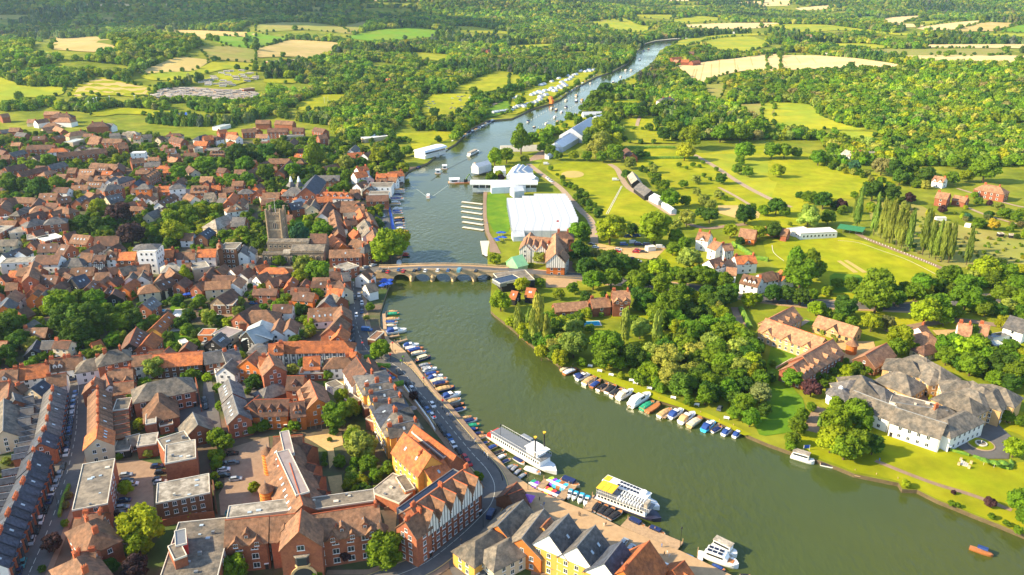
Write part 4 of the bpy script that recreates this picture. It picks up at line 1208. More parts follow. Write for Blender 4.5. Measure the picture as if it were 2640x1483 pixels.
# r3 c2 : boathouses and gabled riverside houses
building(2,3,["G -140 950 110 700 12 5 k O c0 x0 n2","G 100 1080 320 790 13 5.5 k O n2"],'boathouse',"pair of long grey slate roofed boat sheds with orange brick walls",'boathouse',None,False)
building(1,3,["H 2180 1120 2400 980 10 5 k Y","H 2400 1160 2560 1080 10 5 k C n2","G 2560 780 2330 1030 9 4.5 k C x1"],'boathouse_office',"low cream building with weathered slate roof by the road junction",'building',None,False)
RG='yellow gabled riverside houses'
houses(2,3,"""G 375 1045 565 840 13 8 g Y n3 sp3.4 r=6.0 s1 wg|G 385 880 310 960 5 8 n Y x1
G 655 1165 835 955 13 8 g Y n3 sp3.4 r=6.0 s2 wg
G 930 1330 1100 1115 13 8 d Y n3 sp3.4 r=5.6 s1 wg
G 1120 1400 1380 1110 13 7.5 o O n3 r=6 c1|G 1270 1290 1400 1330 8 7 t O r=3
G 1620 1400 1730 1310 9 4.5 o R x21""",RG)
houses(2,3,"""G 430 1290 650 1370 4 2.8 k Y x1
G -30 640 100 590 10 3.2 b B x1
F 220 1230 300 1200 4 3 g Y x1""",RG)
houses(1,3,"""G 2500 640 2620 520 7 3 b B x1""",RG)
# r1 c2 and right bank
RB_='houses of the right bank'
building(2,1,["G 180 930 560 960 12 8 n R x22 n3","G 440 1100 440 900 11 8.5 n O r=5.5 n3","G 440 1106 440 1000 11.6 8.6 n TY r=5.3 z5.6 x1","G 160 1000 190 890 9 8 n TY r=4","G 360 1000 470 985 8 8 n T c1","H 470 880 560 880 10 8.5 b R c2","G 480 1110 520 1060 7 9 n T r=4","G 220 1010 235 940 7 8 n TY r=3.4","G 295 1020 305 950 7 8 n TY r=3.4","G 130 1010 150 940 7 8 n TY r=3.4","F 130 1110 240 1100 5 4 o O x1"],'rowing_club_house',"large half timbered clubhouse with many tan tiled gables beside the huge marquee",'clubhouse',None,False)
houses(2,1,"""G 1880 880 2000 900 10 7 n Wt c2 x21
G 2030 970 2110 1000 10 7 n Wt c1|G 2110 1010 2200 1000 8 7 n T c1
G 1980 1170 2090 1140 10 7 b Wt x22
G 2130 1180 2200 1160 8 5 n Wt c1
G 2240 1130 2440 1120 9 6 o Wt x21 c2
G 2160 1240 2260 1250 8 4.5 n Wt
G 2330 1310 2510 1350 10 6 t Wt d3 c1
G 2480 1310 2620 1280 9 6 t Wt
G 2300 850 2460 870 12 4 n O
G 1150 40 1220 100 9 5 b R
G 1210 280 1260 360 9 3.5 c K x1
G 1290 390 1400 470 11 3.5 g K x1
F 1370 1040 1450 1030 4 2.6 white white x1
F 360 90 360 60 3 3 white white x1""",RB_)
building(2,1,["G 0 1140 100 1115 12 3 e e x1"],'marquee',"green and white gabled marquee beside the timbered clubhouse",'marquee',None,False)
building(2,1,["F -100 1400 230 1360 16 5 slab K x1","F -120 1400 90 1350 8 5.6 solar metal x1 z4.5"],'museum_building',"low grey flat roofed building at the right end of the bridge",'building',None,False)
houses(2,2,"""G 150 0 240 10 9 3.5 o K s2
G 0 30 60 40 8 3.5 o K s1
G 420 160 750 135 8 4 n R
G 790 110 970 95 9 5 n R c2
G 1010 30 1180 30 11 8 n R c2 x22 n3""",RB_)
building(3,1,["F 330 900 700 880 10 4 white Wt sp2.6","F 265 880 430 860 8 3.4 W Wt x1"],'cricket_pavilion',"long white flat roofed cricket pavilion at the far edge of the ground",'pavilion',None,False)
houses(3,1,"""G 1680 320 1790 340 9 5 n Wt x22 c1
G 1710 480 1830 500 10 6 n R c1 x0
G 1880 515 2010 540 8 4 n R c1
H 2170 400 2350 430 12 6 n R c2
G 780 60 870 90 9 7 c Wt c1|F 670 130 770 110 8 4 c Wt
G 920 80 1070 80 8 5 c Wt c1
F 0 50 0 51 3 3 c Wt
G 20 810 70 800 10 4 n R
G 150 850 210 860 9 4 n R
G 0 1290 110 1300 9 5 b Wt
G 130 1270 210 1310 9 5 o Wt
F 1700 740 1800 740 3 2.2 white white x1
F 1980 800 2040 810 3 2.2 white white x1
F 2330 900 2380 900 3 2.2 n K x1
F 2430 910 2480 915 3 2.2 n K x1""",RB_)
building(3,2,["G -20 310 570 510 12 5.5 n U x23 gw5","G 20 310 250 190 12 5.5 n U d3","G 350 690 650 520 13 5.5 n R d3","G 250 780 400 690 12 5 n R d3"],'stable_courtyard',"long tan roofed brick courtyard range with three front gables and corner wings",'building',None,False)
building(3,2,["G 510 280 910 400 10 3.5 n U x21 gw6 wf=black sp3.4"],'garage_range',"tan roofed garage range with dark doors and a middle gable",'building',None,False)
building(3,2,["G 1190 560 980 680 11 4 n B"],'barn',"plain dark roofed barn beside the stable courtyard",'barn',None,False)
turret(3,2,857,505,2.4,4.5,'round brick dovecote with conical roof and white lantern','dovecote','O','n',False)
houses(3,2,"""G 1510 400 1570 370 10 4 n Wt c1|H 1570 430 1640 470 12 3.5 n C
G 1920 350 2050 370 11 5.5 n Wt c2|G 2130 360 2230 380 10 5 n C c1
G 2440 280 2640 340 12 5.5 g Wt
F 2270 500 2440 470 4 2.6 solar white x1
F 2290 580 2390 570 5 2.6 l K x1
H 1560 580 1640 560 8 3 b C""",RB_)
SG='slate roofed apartment blocks behind the white hotel'
building(3,2,["H 1300 700 1480 740 11.5 5.5 k U n2","H 1480 660 1620 720 12 5.5 k U n2","H 1540 710 1700 830 11.5 5.5 k U n2","H 1290 830 1420 880 14 3.6 k U n1","H 1620 730 1760 800 12 6 k U n2"],'apartment_block',"buff brick apartment block with many grey hipped roofs above the garden court",'apartments',SG)
building(3,2,["H 930 860 1000 980 15 4 k U x1","H 1000 930 1200 1020 13 4 g R x1","H 800 930 960 920 11 4 g C x1"],'apartment_block',"low grey hipped roofed block joined behind the white hotel front",'apartments',SG)
building(3,2,["H 1880 920 2030 940 11.5 7 k U n3","H 2040 920 2200 1020 12 7 k U n3","H 2140 1050 2000 1000 11.5 7 k U n3","H 2230 960 2420 1020 11.5 7 k U n3","H 2300 1000 2250 1060 11 7 k U n3","H 1860 1030 2050 1110 12 7 k U"],'apartment_block',"large buff apartment block with grey hipped roofs right of the hotel",'apartments',SG)
building(3,2,["G 870 1040 1290 1200 10 5.6 k Wt n2 sp3.2","G 1290 1210 1790 1370 10.5 5.8 k Wt n2 sp3.2","H 1790 1330 2010 1230 10.5 5.8 k Wt","G 1300 1160 1800 1240 8 5.5 k Wt x1","F 1220 1140 1700 1260 8 6.4 k Wt x1","H 1690 1200 1800 1180 9 6.5 k Wt c1 x1"],'white_hotel',"long white stucco riverside hotel with slate roofs and a glazed rotunda",'hotel',None,False)
b_=P(*Z(3,2,735,1000),7); root=empty('glass_rotunda',(b_.x,b_.y,0),0,'round glazed rotunda with eight sided roof at the left end of the white hotel','conservatory',None,False)
obj('wall',MB().cyl(0,0,-.5,4,5.2,5.2,'white',8),root); obj('roof',MB().cyl(0,0,4,6.6,5.8,1.0,'g',8),root); obj('lantern',MB().cyl(0,0,6.6,7.4,1.0,.6,'win_frame',8),root)
for k in range(8):
    a_=6.2832*(k+.5)/8; obj('window',window_mesh(2.4,2.4,True)[0],root,(4.85*math.cos(a_),4.85*math.sin(a_),.8),a_+math.pi/2)
# far houses among the trees
FH='far houses among the trees'
houses(0,0,"""G 0 1150 80 1140 9 6 t R
G 450 1120 600 1125 8 5 n R
H 550 1140 690 1140 12 6 b R c1
H 590 1180 700 1185 12 5 n Wt
G 280 1200 350 1200 9 4 n C
G 350 1210 470 1190 9 5 t Wt c1
H 470 1240 560 1235 10 4 n C
G 100 1285 200 1285 9 5 t R
H 920 1230 1040 1225 12 8 b R c2 n3
G 1080 1240 1140 1245 9 6 g Wt
H 700 1330 830 1310 10 5 n C c1
G 930 1360 1020 1380 9 6 t R c1
F 730 1430 850 1395 10 4 l C
G 1040 1395 1230 1400 9 6 t R
G 1240 1330 1340 1340 9 5 k C
G 0 1310 90 1300 8 4 g R
G 420 1290 540 1270 8 4 n C
G 560 1270 640 1300 8 5 n R
G 170 1330 270 1340 8 4.5 g R
G 1180 1440 1260 1430 9 6 t R
F 2210 1280 2340 1240 10 4 l Wt
G 2190 1310 2270 1300 9 6 o R c1
G 2280 1330 2380 1330 9 5 o R
H 1990 1370 2070 1350 9 6 d Wt
G 2040 1370 2130 1360 10 7 o R
H 2130 1360 2190 1370 9 6 b Wt
G 1960 1420 2090 1425 9 6 o R
G 1730 1370 1850 1400 9 6 b R c1
H 1270 1320 1360 1320 9 5 c C
G 2430 1300 2574 1290 9 6 t R
G 2300 1350 2400 1370 9 5 n Wt
F 2450 900 2560 885 10 4 t R x1
G 1420 1360 1520 1350 8 4 k C
G 2280 1430 2360 1425 8 5 o R""",FH)
houses(1,0,"""G 0 1205 140 1205 9 6.5 t R n3
G 200 1210 380 1220 9 6.5 t R n3
G 120 1290 320 1290 9 7 b R n3
G 370 1285 480 1285 9 7 b R
G 590 1280 700 1300 9 7 b R
G 620 1360 700 1350 9 8 t R
G 330 1440 380 1390 9 6 b R
F 610 1170 760 1140 12 4 l R
G -20 1280 30 1300 8 5 t R
G 0 1350 120 1350 9 5 n Wt
F 240 1370 480 1355 8 4 slabpale C
G 2320 500 2345 495 6 14 o R x1
G 2380 530 2530 520 10 6 n Wt
G 1310 790 1350 795 8 4 o R x1
F 1090 1395 1330 1365 22 4 white C x1
F 120 615 400 610 8 4 t R x1
G 260 600 300 600 8 5 o R x1""",FH)
houses(2,0,"""H 1510 985 1600 975 12 8 g Wt c2
F 1270 870 1380 860 10 5 white K
G 1180 890 1240 890 8 4 b K x1
G 1600 580 1700 570 12 6 o R x1
G 1700 600 1780 600 12 6 o R x1
G 1800 615 1880 605 10 5 o R x1
G 1640 600 1680 610 8 5 n R x1
G 1540 665 1565 650 10 5 o R x1
F 0 330 140 325 20 5 white W x1
G 1810 275 1850 275 12 7 g Wt x1
F 2010 315 2060 310 12 6 c Wt x1
F 2220 320 2290 322 12 5 c Wt x1
G 1780 520 1830 520 10 6 t R x1""",FH)
houses(3,0,"""F 610 535 720 528 10 5 c C x1
F 630 520 800 518 10 4 b K x1
G 380 350 440 350 12 5 n Wt x1
G 500 345 560 345 12 5 t Wt x1
G 2110 360 2190 360 20 6 o R x1
G 2040 350 2080 350 14 5 b R x1
F 710 190 750 192 14 6 c Wt x1""",FH)
# ---------------------------------------------------------------- trees
def crown_mesh(name, seed, nl, spread, lr, flat, cards, card, cone=0.0, leafm='leaf'):
    """crown of unit radius: rounded leaf masses carrying many leaf-clump faces, with gaps between the masses"""
    r=random.Random(seed); lobes=[]
    for i in range(nl):
        for _ in range(40):
            th=r.uniform(0,6.283); cz=r.uniform(-.75,.95); q=math.sqrt(max(0,1-cz*cz)); rad=spread*r.uniform(.55,1.0)
            sc=1-cone*(cz*.5+.5); c=Vector((math.cos(th)*q*rad*sc, math.sin(th)*q*rad*sc, cz*rad))
            if all((c-o[0]).length>lr*.62 for o in lobes): break
        lobes.append((c, lr*r.uniform(.75,1.2)*(1-cone*.4*(cz*.5+.5))))
    lobes.append((Vector((0,0,-.1)), .55*(1-cone*.3)))
    bm=bmesh.new()
    for c,R_ in lobes:
        res=bmesh.ops.create_icosphere(bm, subdivisions=2, radius=R_)
        for v in res['verts']:
            n=mnoise.noise(v.co*3.1/ max(R_,.1)*.5+c*7+Vector((seed,0,0)))
            v.co*= 1+.45*n; v.co.z*=.86; v.co+=c
    V=[tuple(v.co) for v in bm.verts]; F=[tuple(v.index for v in f.verts) for f in bm.faces]; bm.free()
    m=MB(); m.add([(x,y,z*flat) for x,y,z in V],F,leafm)
    cv=[];cf=[]
    for i in range(cards):
        c,R_=lobes[r.randrange(len(lobes)-1)]
        d=Vector((r.gauss(0,1),r.gauss(0,1),r.gauss(0,1)+.35)).normalized(); p=c+Vector((d.x,d.y,d.z*.86))*R_*r.uniform(.88,1.36)
        if any((p-o[0]).length < o[1]*.8 for o in lobes): continue
        nrm=(d+Vector((r.gauss(0,.55),r.gauss(0,.55),r.gauss(0,.55)))).normalized()
        t=nrm.orthogonal().normalized(); t=(Matrix.Rotation(r.uniform(0,6.28),3,nrm)@t); b=nrm.cross(t); s=card*r.uniform(.55,1.25); k=len(cv)
        for a_,b_ in ((-1,-.35),(.1,-.75),(1,.1),(.35,.8),(-.6,.7)):
            w=p+t*a_*s*.62+b*b_*s*.62+nrm*r.uniform(-.12,.12)*s; cv.append((w.x,w.y,w.z*flat))
        cf.append((k,k+1,k+2,k+3,k+4))
    m.add(cv,cf,leafm); return m.mesh(name)
CROWNS={}
CROWNS['round']=[crown_mesh('crown',i,30+i*2,.80,.26,.88,3000,.135) for i in range(6)]
CROWNS['tall']=[crown_mesh('crown',10+i,24,.78,.29,1.25,2600,.135,cone=.35) for i in range(3)]
CROWNS['poplar']=[crown_mesh('crown',20+i,26,.85,.36,3.7,2200,.22,cone=.5) for i in range(3)]
CROWNS['cone']=[crown_mesh('crown',30+i,16,.70,.34,1.9,1300,.15,cone=.85) for i in range(2)]
CROWNS['willow']=[crown_mesh('crown',40+i,26,.78,.28,1.0,2600,.13) for i in range(2)]
CROWNS['bush']=[crown_mesh('bush',50+i,6,.55,.5,.8,420,.24) for i in range(3)]
CROWNS['ball']=[crown_mesh('crown',60,18,.55,.42,.95,900,.12)]
LOW=[crown_mesh('crown',70+i,8,.64,.46,1.0,260,.30) for i in range(4)]+[crown_mesh('crown',80+i,7,.64,.40,1.7,220,.28,cone=.8) for i in range(2)]
def trunk_mesh(seed, h=1.0):
    r=random.Random(seed); m=MB(); m.bar((0,0,-.3),(0.03,0,.55*h),.085,'bark',7,.06)
    for i in range(5):
        a=r.uniform(0,6.28); m.bar((0.03,0,(.35+.08*i)*h),(math.cos(a)*.42,math.sin(a)*.42,(.8+.1*i)*h),.045,'bark',5,.015)
    return m.mesh('trunk')
TRUNKS=[trunk_mesh(i) for i in range(3)]
TINT={'k':(.165,.22,.03),'y':(.235,.295,.008),'g':(.125,.215,.009),'d':(.062,.13,.011),'l':(.26,.31,.045),'p':(.07,.034,.036),'b':(.06,.16,.07),'s':(.19,.20,.06),'o':(.40,.30,.02)}
CN={'k':'grey-green','y':'bright yellow-green','g':'mid green','d':'dark green','l':'pale olive','p':'dark copper','b':'blue-green','s':'dull olive','o':'golden'}
TREES=[]   # (x, y, ground, R, kind, colour, px size)
def TR(c,r,text,kd='round'):
    q=text.split(); i=0
    while i<len(q):
        x,y,rp=float(q[i]),float(q[i+1]),float(q[i+2]); i+=3; k=kd; col='g'
        if i<len(q) and q[i][0].isalpha():
            t=q[i]; i+=1; col=t[0]
            if len(t)>1: k={'t':'tall','c':'cone','w':'willow','b':'ball','r':'round'}[t[1]]
        X,Y=Z(c,r,x,y); p=P(X,Y,5)
        for _ in range(3):
            R=1.1*rp/3.9*mpp(p); R=min(R,12); zc=R*{'round':1.05,'tall':1.35,'cone':1.95,'willow':1.0,'ball':1.1}[k]; p=P(X,Y,zc)
        g=H(p.x,p.y) if p.y>880 else 0
        TREES.append((p.x,p.y,g,R,k,col,rp))
def PO(c,r,text,col='l',thin=1.0):
    q=[float(v) for v in text.split()]
    for i in range(0,len(q),4):
        b=P(*Z(c,r,q[i],q[i+1])); h=6.0
        for _ in range(60):
            if px((b.x,b.y,b.z+h))[1] <= Z(c,r,q[i+2],q[i+3])[1]: break
            h+=.5
        TREES.append((b.x,b.y,b.z,h/7.4,'poplar' if thin==1 else 'slim_poplar',col,(q[i+1]-q[i+3])*.35))
TR(0,1,"980 620 78 y 1190 700 120 p 1320 900 125 p 180 660 62 d 690 800 60 d 830 790 80 d 970 800 80 d 1110 780 70 d 380 430 105 d 580 400 80 g 240 410 78 d 90 410 85 g 80 330 58 g 1130 80 55 s 1180 150 55 y 700 410 48 g 1520 890 78 g 1750 880 120 y 1640 900 65 y 1720 750 85 g 1880 690 85 g 2000 670 75 y 1730 650 65 g 1820 620 60 g 2130 660 65 y 1910 560 45 2050 600 45 2200 640 60 1790 290 80 g 1800 230 58 2050 200 95 g 1900 170 55 d 2120 250 60 d 2240 180 58 2370 90 105 d 2460 200 85 g 2540 120 60 d 2480 340 68 g 2350 370 68 g 2540 400 50 1860 1320 78 yt 2250 910 58 g 2430 900 78 g 480 160 68 g 330 200 55 1940 1030 30 g 790 1060 35 y 2280 1410 40 y 1700 60 50 g 1855 40 28 780 180 42 y 680 240 40 1460 690 40 g 1300 580 40 1980 380 45 1220 780 60 d 1600 960 50 d 1100 860 25 y 440 150 40 g 560 150 35 d 350 300 40 l 460 310 35 g 720 60 30 g 1500 20 40 g 1560 60 30 g 2080 420 30 g 1700 990 60 g 2150 960 40 g 1460 820 40 y 1380 790 35 g 1950 760 60 g 1680 700 60 y 1560 640 30 g")
TR(1,1,"110 80 95 d 300 60 95 g 440 50 58 580 90 115 gt 370 260 78 g 90 270 88 g 130 390 55 gt 50 390 42 p 640 270 58 770 280 62 g 900 190 75 l 980 200 55 d 790 140 32 1240 110 92 y 1390 130 78 d 1480 230 62 y 1520 60 58 g 1380 30 58 910 310 55 g 880 420 58 g 210 650 95 d 100 720 50 290 850 62 g 440 900 100 bt 500 820 60 g 600 730 50 d 660 870 100 g 1340 1010 165 y 1260 1085 115 y 1430 970 125 y 480 1220 108 lw 620 1270 112 g 440 1350 85 y 20 1010 60 g 2400 120 78 yt 2520 110 78 g 2370 330 55 g 2440 300 42 y 2460 340 38 p 2400 1150 65 y 1230 590 32 330 1430 40 60 1430 45 y 930 830 22 740 330 45 g 480 280 40 g 840 350 50 g 420 170 40 g 540 260 60 g 1060 180 60 d 1350 200 50 g 250 760 60 d 380 800 50 g 700 60 55 d 160 160 60 g 1010 130 40 d")
TR(2,1,"390 60 58 g 300 30 48 130 150 42 y 460 110 48 g 620 110 50 y 750 110 54 g 850 40 95 l 1040 80 88 g 900 120 58 g 1190 180 62 l 1270 90 58 d 1350 100 38 g 1150 300 48 d 1740 70 88 y 390 240 28 455 305 17 510 335 29 d 585 395 22 630 430 30 690 480 40 d 740 510 38 g 650 530 38 700 580 38 780 590 42 d 830 610 30 870 680 50 d 770 650 38 680 870 100 g 990 850 150 y 1210 850 65 d 1440 830 162 y 1650 780 55 lt 1760 740 85 l 1590 540 95 g 1900 680 58 d 1990 710 78 d 1420 240 48 l 1460 330 48 g 1540 400 52 g 1400 200 30 1680 205 27 g 1755 235 20 1820 205 27 1885 220 20 1920 180 22 2055 250 25 1725 380 45 gt 1850 350 48 l 1930 310 25 2105 340 58 d 1990 350 20 1860 480 42 l 1930 550 58 l 2000 600 58 l 2080 500 50 l 2140 540 30 2200 870 75 y 2350 700 98 d 2420 630 40 2530 660 58 g 2340 60 88 g 2300 160 50 2270 240 60 g 2370 270 58 2490 880 68 y 2300 930 48 dc 1790 1150 115 l 1650 930 78 g 1740 1000 70 g 1620 1050 68 g 680 1080 105 d 280 1130 65 l 400 1170 68 g 750 1240 105 d 950 1190 115 d 1100 1200 98 d 1240 1220 68 g 1350 1250 68 g 1480 1240 98 y 1000 1350 98 1250 1370 108 g 1520 1390 108 g 1750 1330 98 g 1950 1330 108 g 2150 1380 88 g 1870 1260 58 d 100 1410 78 y 280 1390 48 g 820 1360 100 g 610 1440 60 g 1380 1370 80 d 1640 1290 70 g 1500 480 40 g 1740 560 60 g 720 930 60 d 1100 760 30 g")
PO(3,1,"890 850 950 460 1060 920 1140 510 1130 950 1200 540 1175 990 1240 570 1215 1000 1310 540 1285 1030 1390 620 1335 1060 1440 650 1400 1070 1500 660 1550 1120 1680 640 1620 1150 1720 770 1680 1170 1780 790 1740 1190 1860 780 1810 1200 1920 780 1990 1220 2110 850 860 780 910 520",'k',.7)
TR(3,1,"410 720 112 lw 610 730 72 g 430 530 68 560 560 88 d 740 600 58 p 720 680 30 90 620 88 d 170 670 58 g 60 860 85 d 130 880 58 220 800 25 y 300 1170 125 gt 450 1230 125 gt 330 1300 160 g 1060 460 105 d 1240 490 88 d 1430 540 58 p 870 510 40 1110 1380 145 g 850 1410 78 2200 1240 135 y 1830 1320 115 g 1560 1390 108 g 2400 1300 105 g 2000 1390 98 2500 1400 88 2190 250 125 g 2000 310 68 y 1850 340 68 g 1900 190 58 1760 650 48 p 2020 690 40 bc 2270 800 58 o 2230 590 33 p 2120 570 42 2330 620 42 l 1150 220 88 s 1290 250 88 d 1440 220 88 1330 330 78 d 1600 300 88 d 880 160 55 bc 970 120 58 510 130 78 g 290 80 58 170 60 78 100 260 68 y 2500 720 58 g 2380 690 58 2120 790 58 2250 1350 90 g 1690 1420 70 g 700 1400 60 g 40 60 80 g 640 30 60 g 1760 390 30 g 2080 510 35 g")
TR(0,2,"600 150 145 g 560 100 88 770 100 88 g 950 120 105 g 650 320 150 d 850 280 165 d 780 420 145 d 1040 230 88 g 60 400 150 d 180 520 105 d 100 320 105 g 60 660 88 d 1330 300 105 d 1230 330 98 1220 200 68 1110 400 50 1520 330 50 y 480 590 58 d 680 580 48 430 680 48 340 720 48 1540 800 108 l 1790 100 50 g 1850 180 38 1950 180 48 2120 310 78 g 2070 250 40 2400 130 58 l 1880 410 68 g 2210 500 58 d 1580 440 30 1230 1040 78 y 1320 1120 68 g 1180 1120 58 g 1730 850 40 d 1930 860 58 g 1980 870 48 2200 1000 58 g 2210 1180 48 2490 1040 38 g 2540 1410 58 g 130 1170 48 80 1390 48 g 350 250 38 y 1660 150 30 2450 1440 40 1150 480 60 d 1280 180 60 g 1180 130 50 g 900 560 60 d 760 520 90 d 640 520 70 d 1460 180 50 g 1300 60 55 g 1200 20 50 g 2250 40 40 g")
TR(1,2,"1250 610 103 g 540 350 58 y 540 420 50 y 720 870 54 g 870 1090 78 y 800 1280 135 g 940 1210 105 g 980 1430 68 l 1145 190 45 g 300 240 34 410 230 30 200 50 38 620 50 58 30 20 40 80 1380 68 g 390 1370 68 g 2460 130 105 yw 2560 330 58 y 130 880 30 1580 1080 48 p 1030 1220 48 g 250 1060 45 p 700 970 30 g 1110 300 30 l")
PO(2,2,"60 470 60 170 165 480 170 225 255 560 310 50 345 610 350 280 1130 570 1140 190 1450 590 1480 220 215 570 240 200 110 470 100 260")
TR(2,2,"480 700 88 y 620 560 140 l 620 400 98 l 960 560 158 g 940 700 125 g 1290 400 105 l 1230 330 68 1600 150 150 g 1680 60 105 1620 280 88 1800 430 125 g 1730 350 78 1900 250 48 2020 150 98 d 2150 80 115 d 1980 60 98 d 2200 40 88 2380 120 78 y 2470 100 58 1400 650 105 l 1560 700 135 l 1250 680 78 g 1370 820 88 g 1590 880 125 l 1700 940 98 l 1300 910 78 g 1230 860 58 2000 530 98 l 2080 440 105 g 2250 450 98 g 2360 500 98 2260 600 105 l 2440 600 88 g 1850 700 88 1980 700 105 g 2130 740 115 g 1830 900 98 1900 870 105 g 2000 950 105 g 1950 1080 98 g 2080 860 98 g 2300 800 105 l 2420 740 105 y 2250 900 88 g 2350 970 88 d 2500 1060 105 s 2340 1150 105 g 2400 1300 98 g 1780 1130 58 g 690 240 48 750 250 58 y 840 220 48 g 450 230 58 450 380 78 d 540 210 58 d 1330 140 98 d 1280 60 78 d 740 90 68 d 920 60 38 d 470 60 58 y 900 270 28 g 1600 500 55 y 2540 430 68 l 1100 880 40 y 300 640 70 y 380 640 50 y 1470 960 70 g 2500 900 90 g 1500 1010 50 g 2180 980 80 d 2120 1010 70 g 2240 1250 70 g 2540 1230 70 d 780 400 50 g 1060 640 60 d 1080 760 70 g 700 740 50 g")
TR(3,2,"490 200 78 y 780 190 115 d 600 240 48 720 300 58 850 340 58 g 1050 340 98 y 1200 350 78 s 1100 90 165 g 960 70 98 g 1190 160 48 1120 210 38 1590 230 140 y 1690 180 140 1780 280 98 2000 90 135 g 2190 210 78 g 2380 60 105 g 2520 100 98 g 1340 500 125 y 1310 590 98 1490 600 58 260 590 50 g 250 900 98 g 440 1000 95 p 470 870 58 g 30 900 58 d 685 690 40 gb 610 740 38 gb 550 785 38 gb 470 840 40 gb 720 780 42 gb 660 830 40 gb 790 725 28 gb 570 890 42 gb 750 470 28 lb 660 480 28 lb 550 445 28 lb 620 430 28 lb 680 520 28 lb 960 730 38 g 800 830 68 y 900 790 58 g 1030 820 48 560 960 48 1840 590 135 g 1800 680 98 2000 620 150 y 2050 760 125 2200 700 125 g 2280 640 58 2350 760 135 d 2480 840 115 g 2450 960 88 d 2550 780 70 g 2380 350 78 y 2050 440 88 g 2200 460 48 y 700 1200 105 y 690 1330 140 y 900 1230 135 g 950 1350 98 g 440 1190 48 350 1270 68 300 1380 88 g 2410 1290 68 g 50 760 38 2540 1330 58 330 90 90 d 200 60 90 d 60 50 90 d 450 60 60 g 1300 100 80 g 1480 40 90 g 2600 300 60 g 2600 900 80 d 1900 250 70 g")
TR(0,3,"1410 950 205 y 1390 1110 140 y 1260 570 72 y 520 1120 100 p 1360 1370 130 p 1100 1370 88 d 2170 60 98 g 2260 110 88 g 2140 230 58 y 2170 330 58 g 2150 450 48 y 2200 540 38 2330 1370 140 g 1940 770 58 g 1900 830 48 y 2080 770 38 1690 890 38 y 420 1380 42 d 1080 1210 50 y 1490 210 52 l 2550 560 58 y 1200 250 38 1150 1220 45 y 650 920 40 g 690 640 40 s 660 740 40 s 1820 830 20 g")
TR(1,3,"1290 1190 190 g 1060 140 150 l 980 60 98 1130 330 92 g 1340 370 78 g 840 310 58 g 1000 470 68 960 390 58 1080 560 58 890 1230 80 p 1030 1130 80 p 620 1420 68 g 2230 450 58 g 690 230 30 680 280 30 690 330 28 1130 510 24 740 80 25 1010 580 50 y")
TR(3,3,"640 80 140 y 780 150 140 g 900 100 140 g 1060 130 110 d 250 70 72 g 230 140 55 2250 660 58 pc 1870 590 25 pc 2480 160 105 y 2540 680 120 g 2580 850 85 1390 520 45 y 1850 720 35 1910 740 28 2250 850 35 2400 920 35 2520 990 45")
# clusters of the nearer woods above the parkland (far enough to be part of the stuff when small)
TR(2,0,"1500 1090 60 1380 1270 45 g 1220 1285 20 1310 1290 18 530 1260 30 90 1390 110 gt 210 1390 70 340 1390 80 900 1290 110 y 980 1200 80 800 1350 80 g 1040 1300 60 g 900 1400 100 l 1040 1410 80 y 800 1100 30 y 750 1060 50 g 850 980 90 g 940 900 80 d 1000 970 40 1150 950 50 1050 970 40 l 1290 960 60 g 1440 1100 60 g 1200 1100 80 g 1300 1120 60 g 1100 1080 70 g 760 1400 60 d 1530 1340 70 d 1640 1290 90 g 1800 1370 120 y 1900 1260 90 g 2100 1330 90 g 2000 1200 80 g 2300 1330 90 g 2450 1280 90 g 1700 1150 80 1580 1230 70 d 530 890 20 g")
TREES.sort(key=lambda t:-t[6])
SOLO=TREES[:292]; REST=TREES[292:]
def make_tree(t,i):
    x,y,g,R,k,col,rp=t
    sl=k=='slim_poplar'; k='poplar' if sl else k
    nm={'round':'broadleaf_tree','tall':'broadleaf_tree','poplar':'poplar_tree','cone':'conifer_tree','willow':'willow_tree','ball':'clipped_tree'}[k]
    size='large ' if R>6.5 else ('small ' if R<3 else '')
    root=empty(nm,(x,y,g),0,f"{size}{CN[col]} {nm.replace('_',' ')}",'tree','trees of the town and river banks')
    zc=R*{'round':1.05,'tall':1.35,'cone':1.95,'willow':1.0,'poplar':3.75,'ball':1.1}[k]
    r_=random.Random(i); tn=TINT[col]; f=r_.uniform(.8,1.2); w_=r_.uniform(.8,1.2)
    o=obj('crown',CROWNS[k][i%len(CROWNS[k])],root,(0,0,zc),r_.uniform(0,6.28),tint=(tn[0]*f*w_,tn[1]*f,tn[2]*f),sc=(R*.7,R*.7,R) if sl else R)
    tk=obj('trunk',TRUNKS[i%3],root,(0,0,0),r_.uniform(0,6.28)); s=max(zc*1.0,1.5); tk.scale=(R*.9,R*.9,s)
for i,t in enumerate(SOLO): make_tree(t,i)
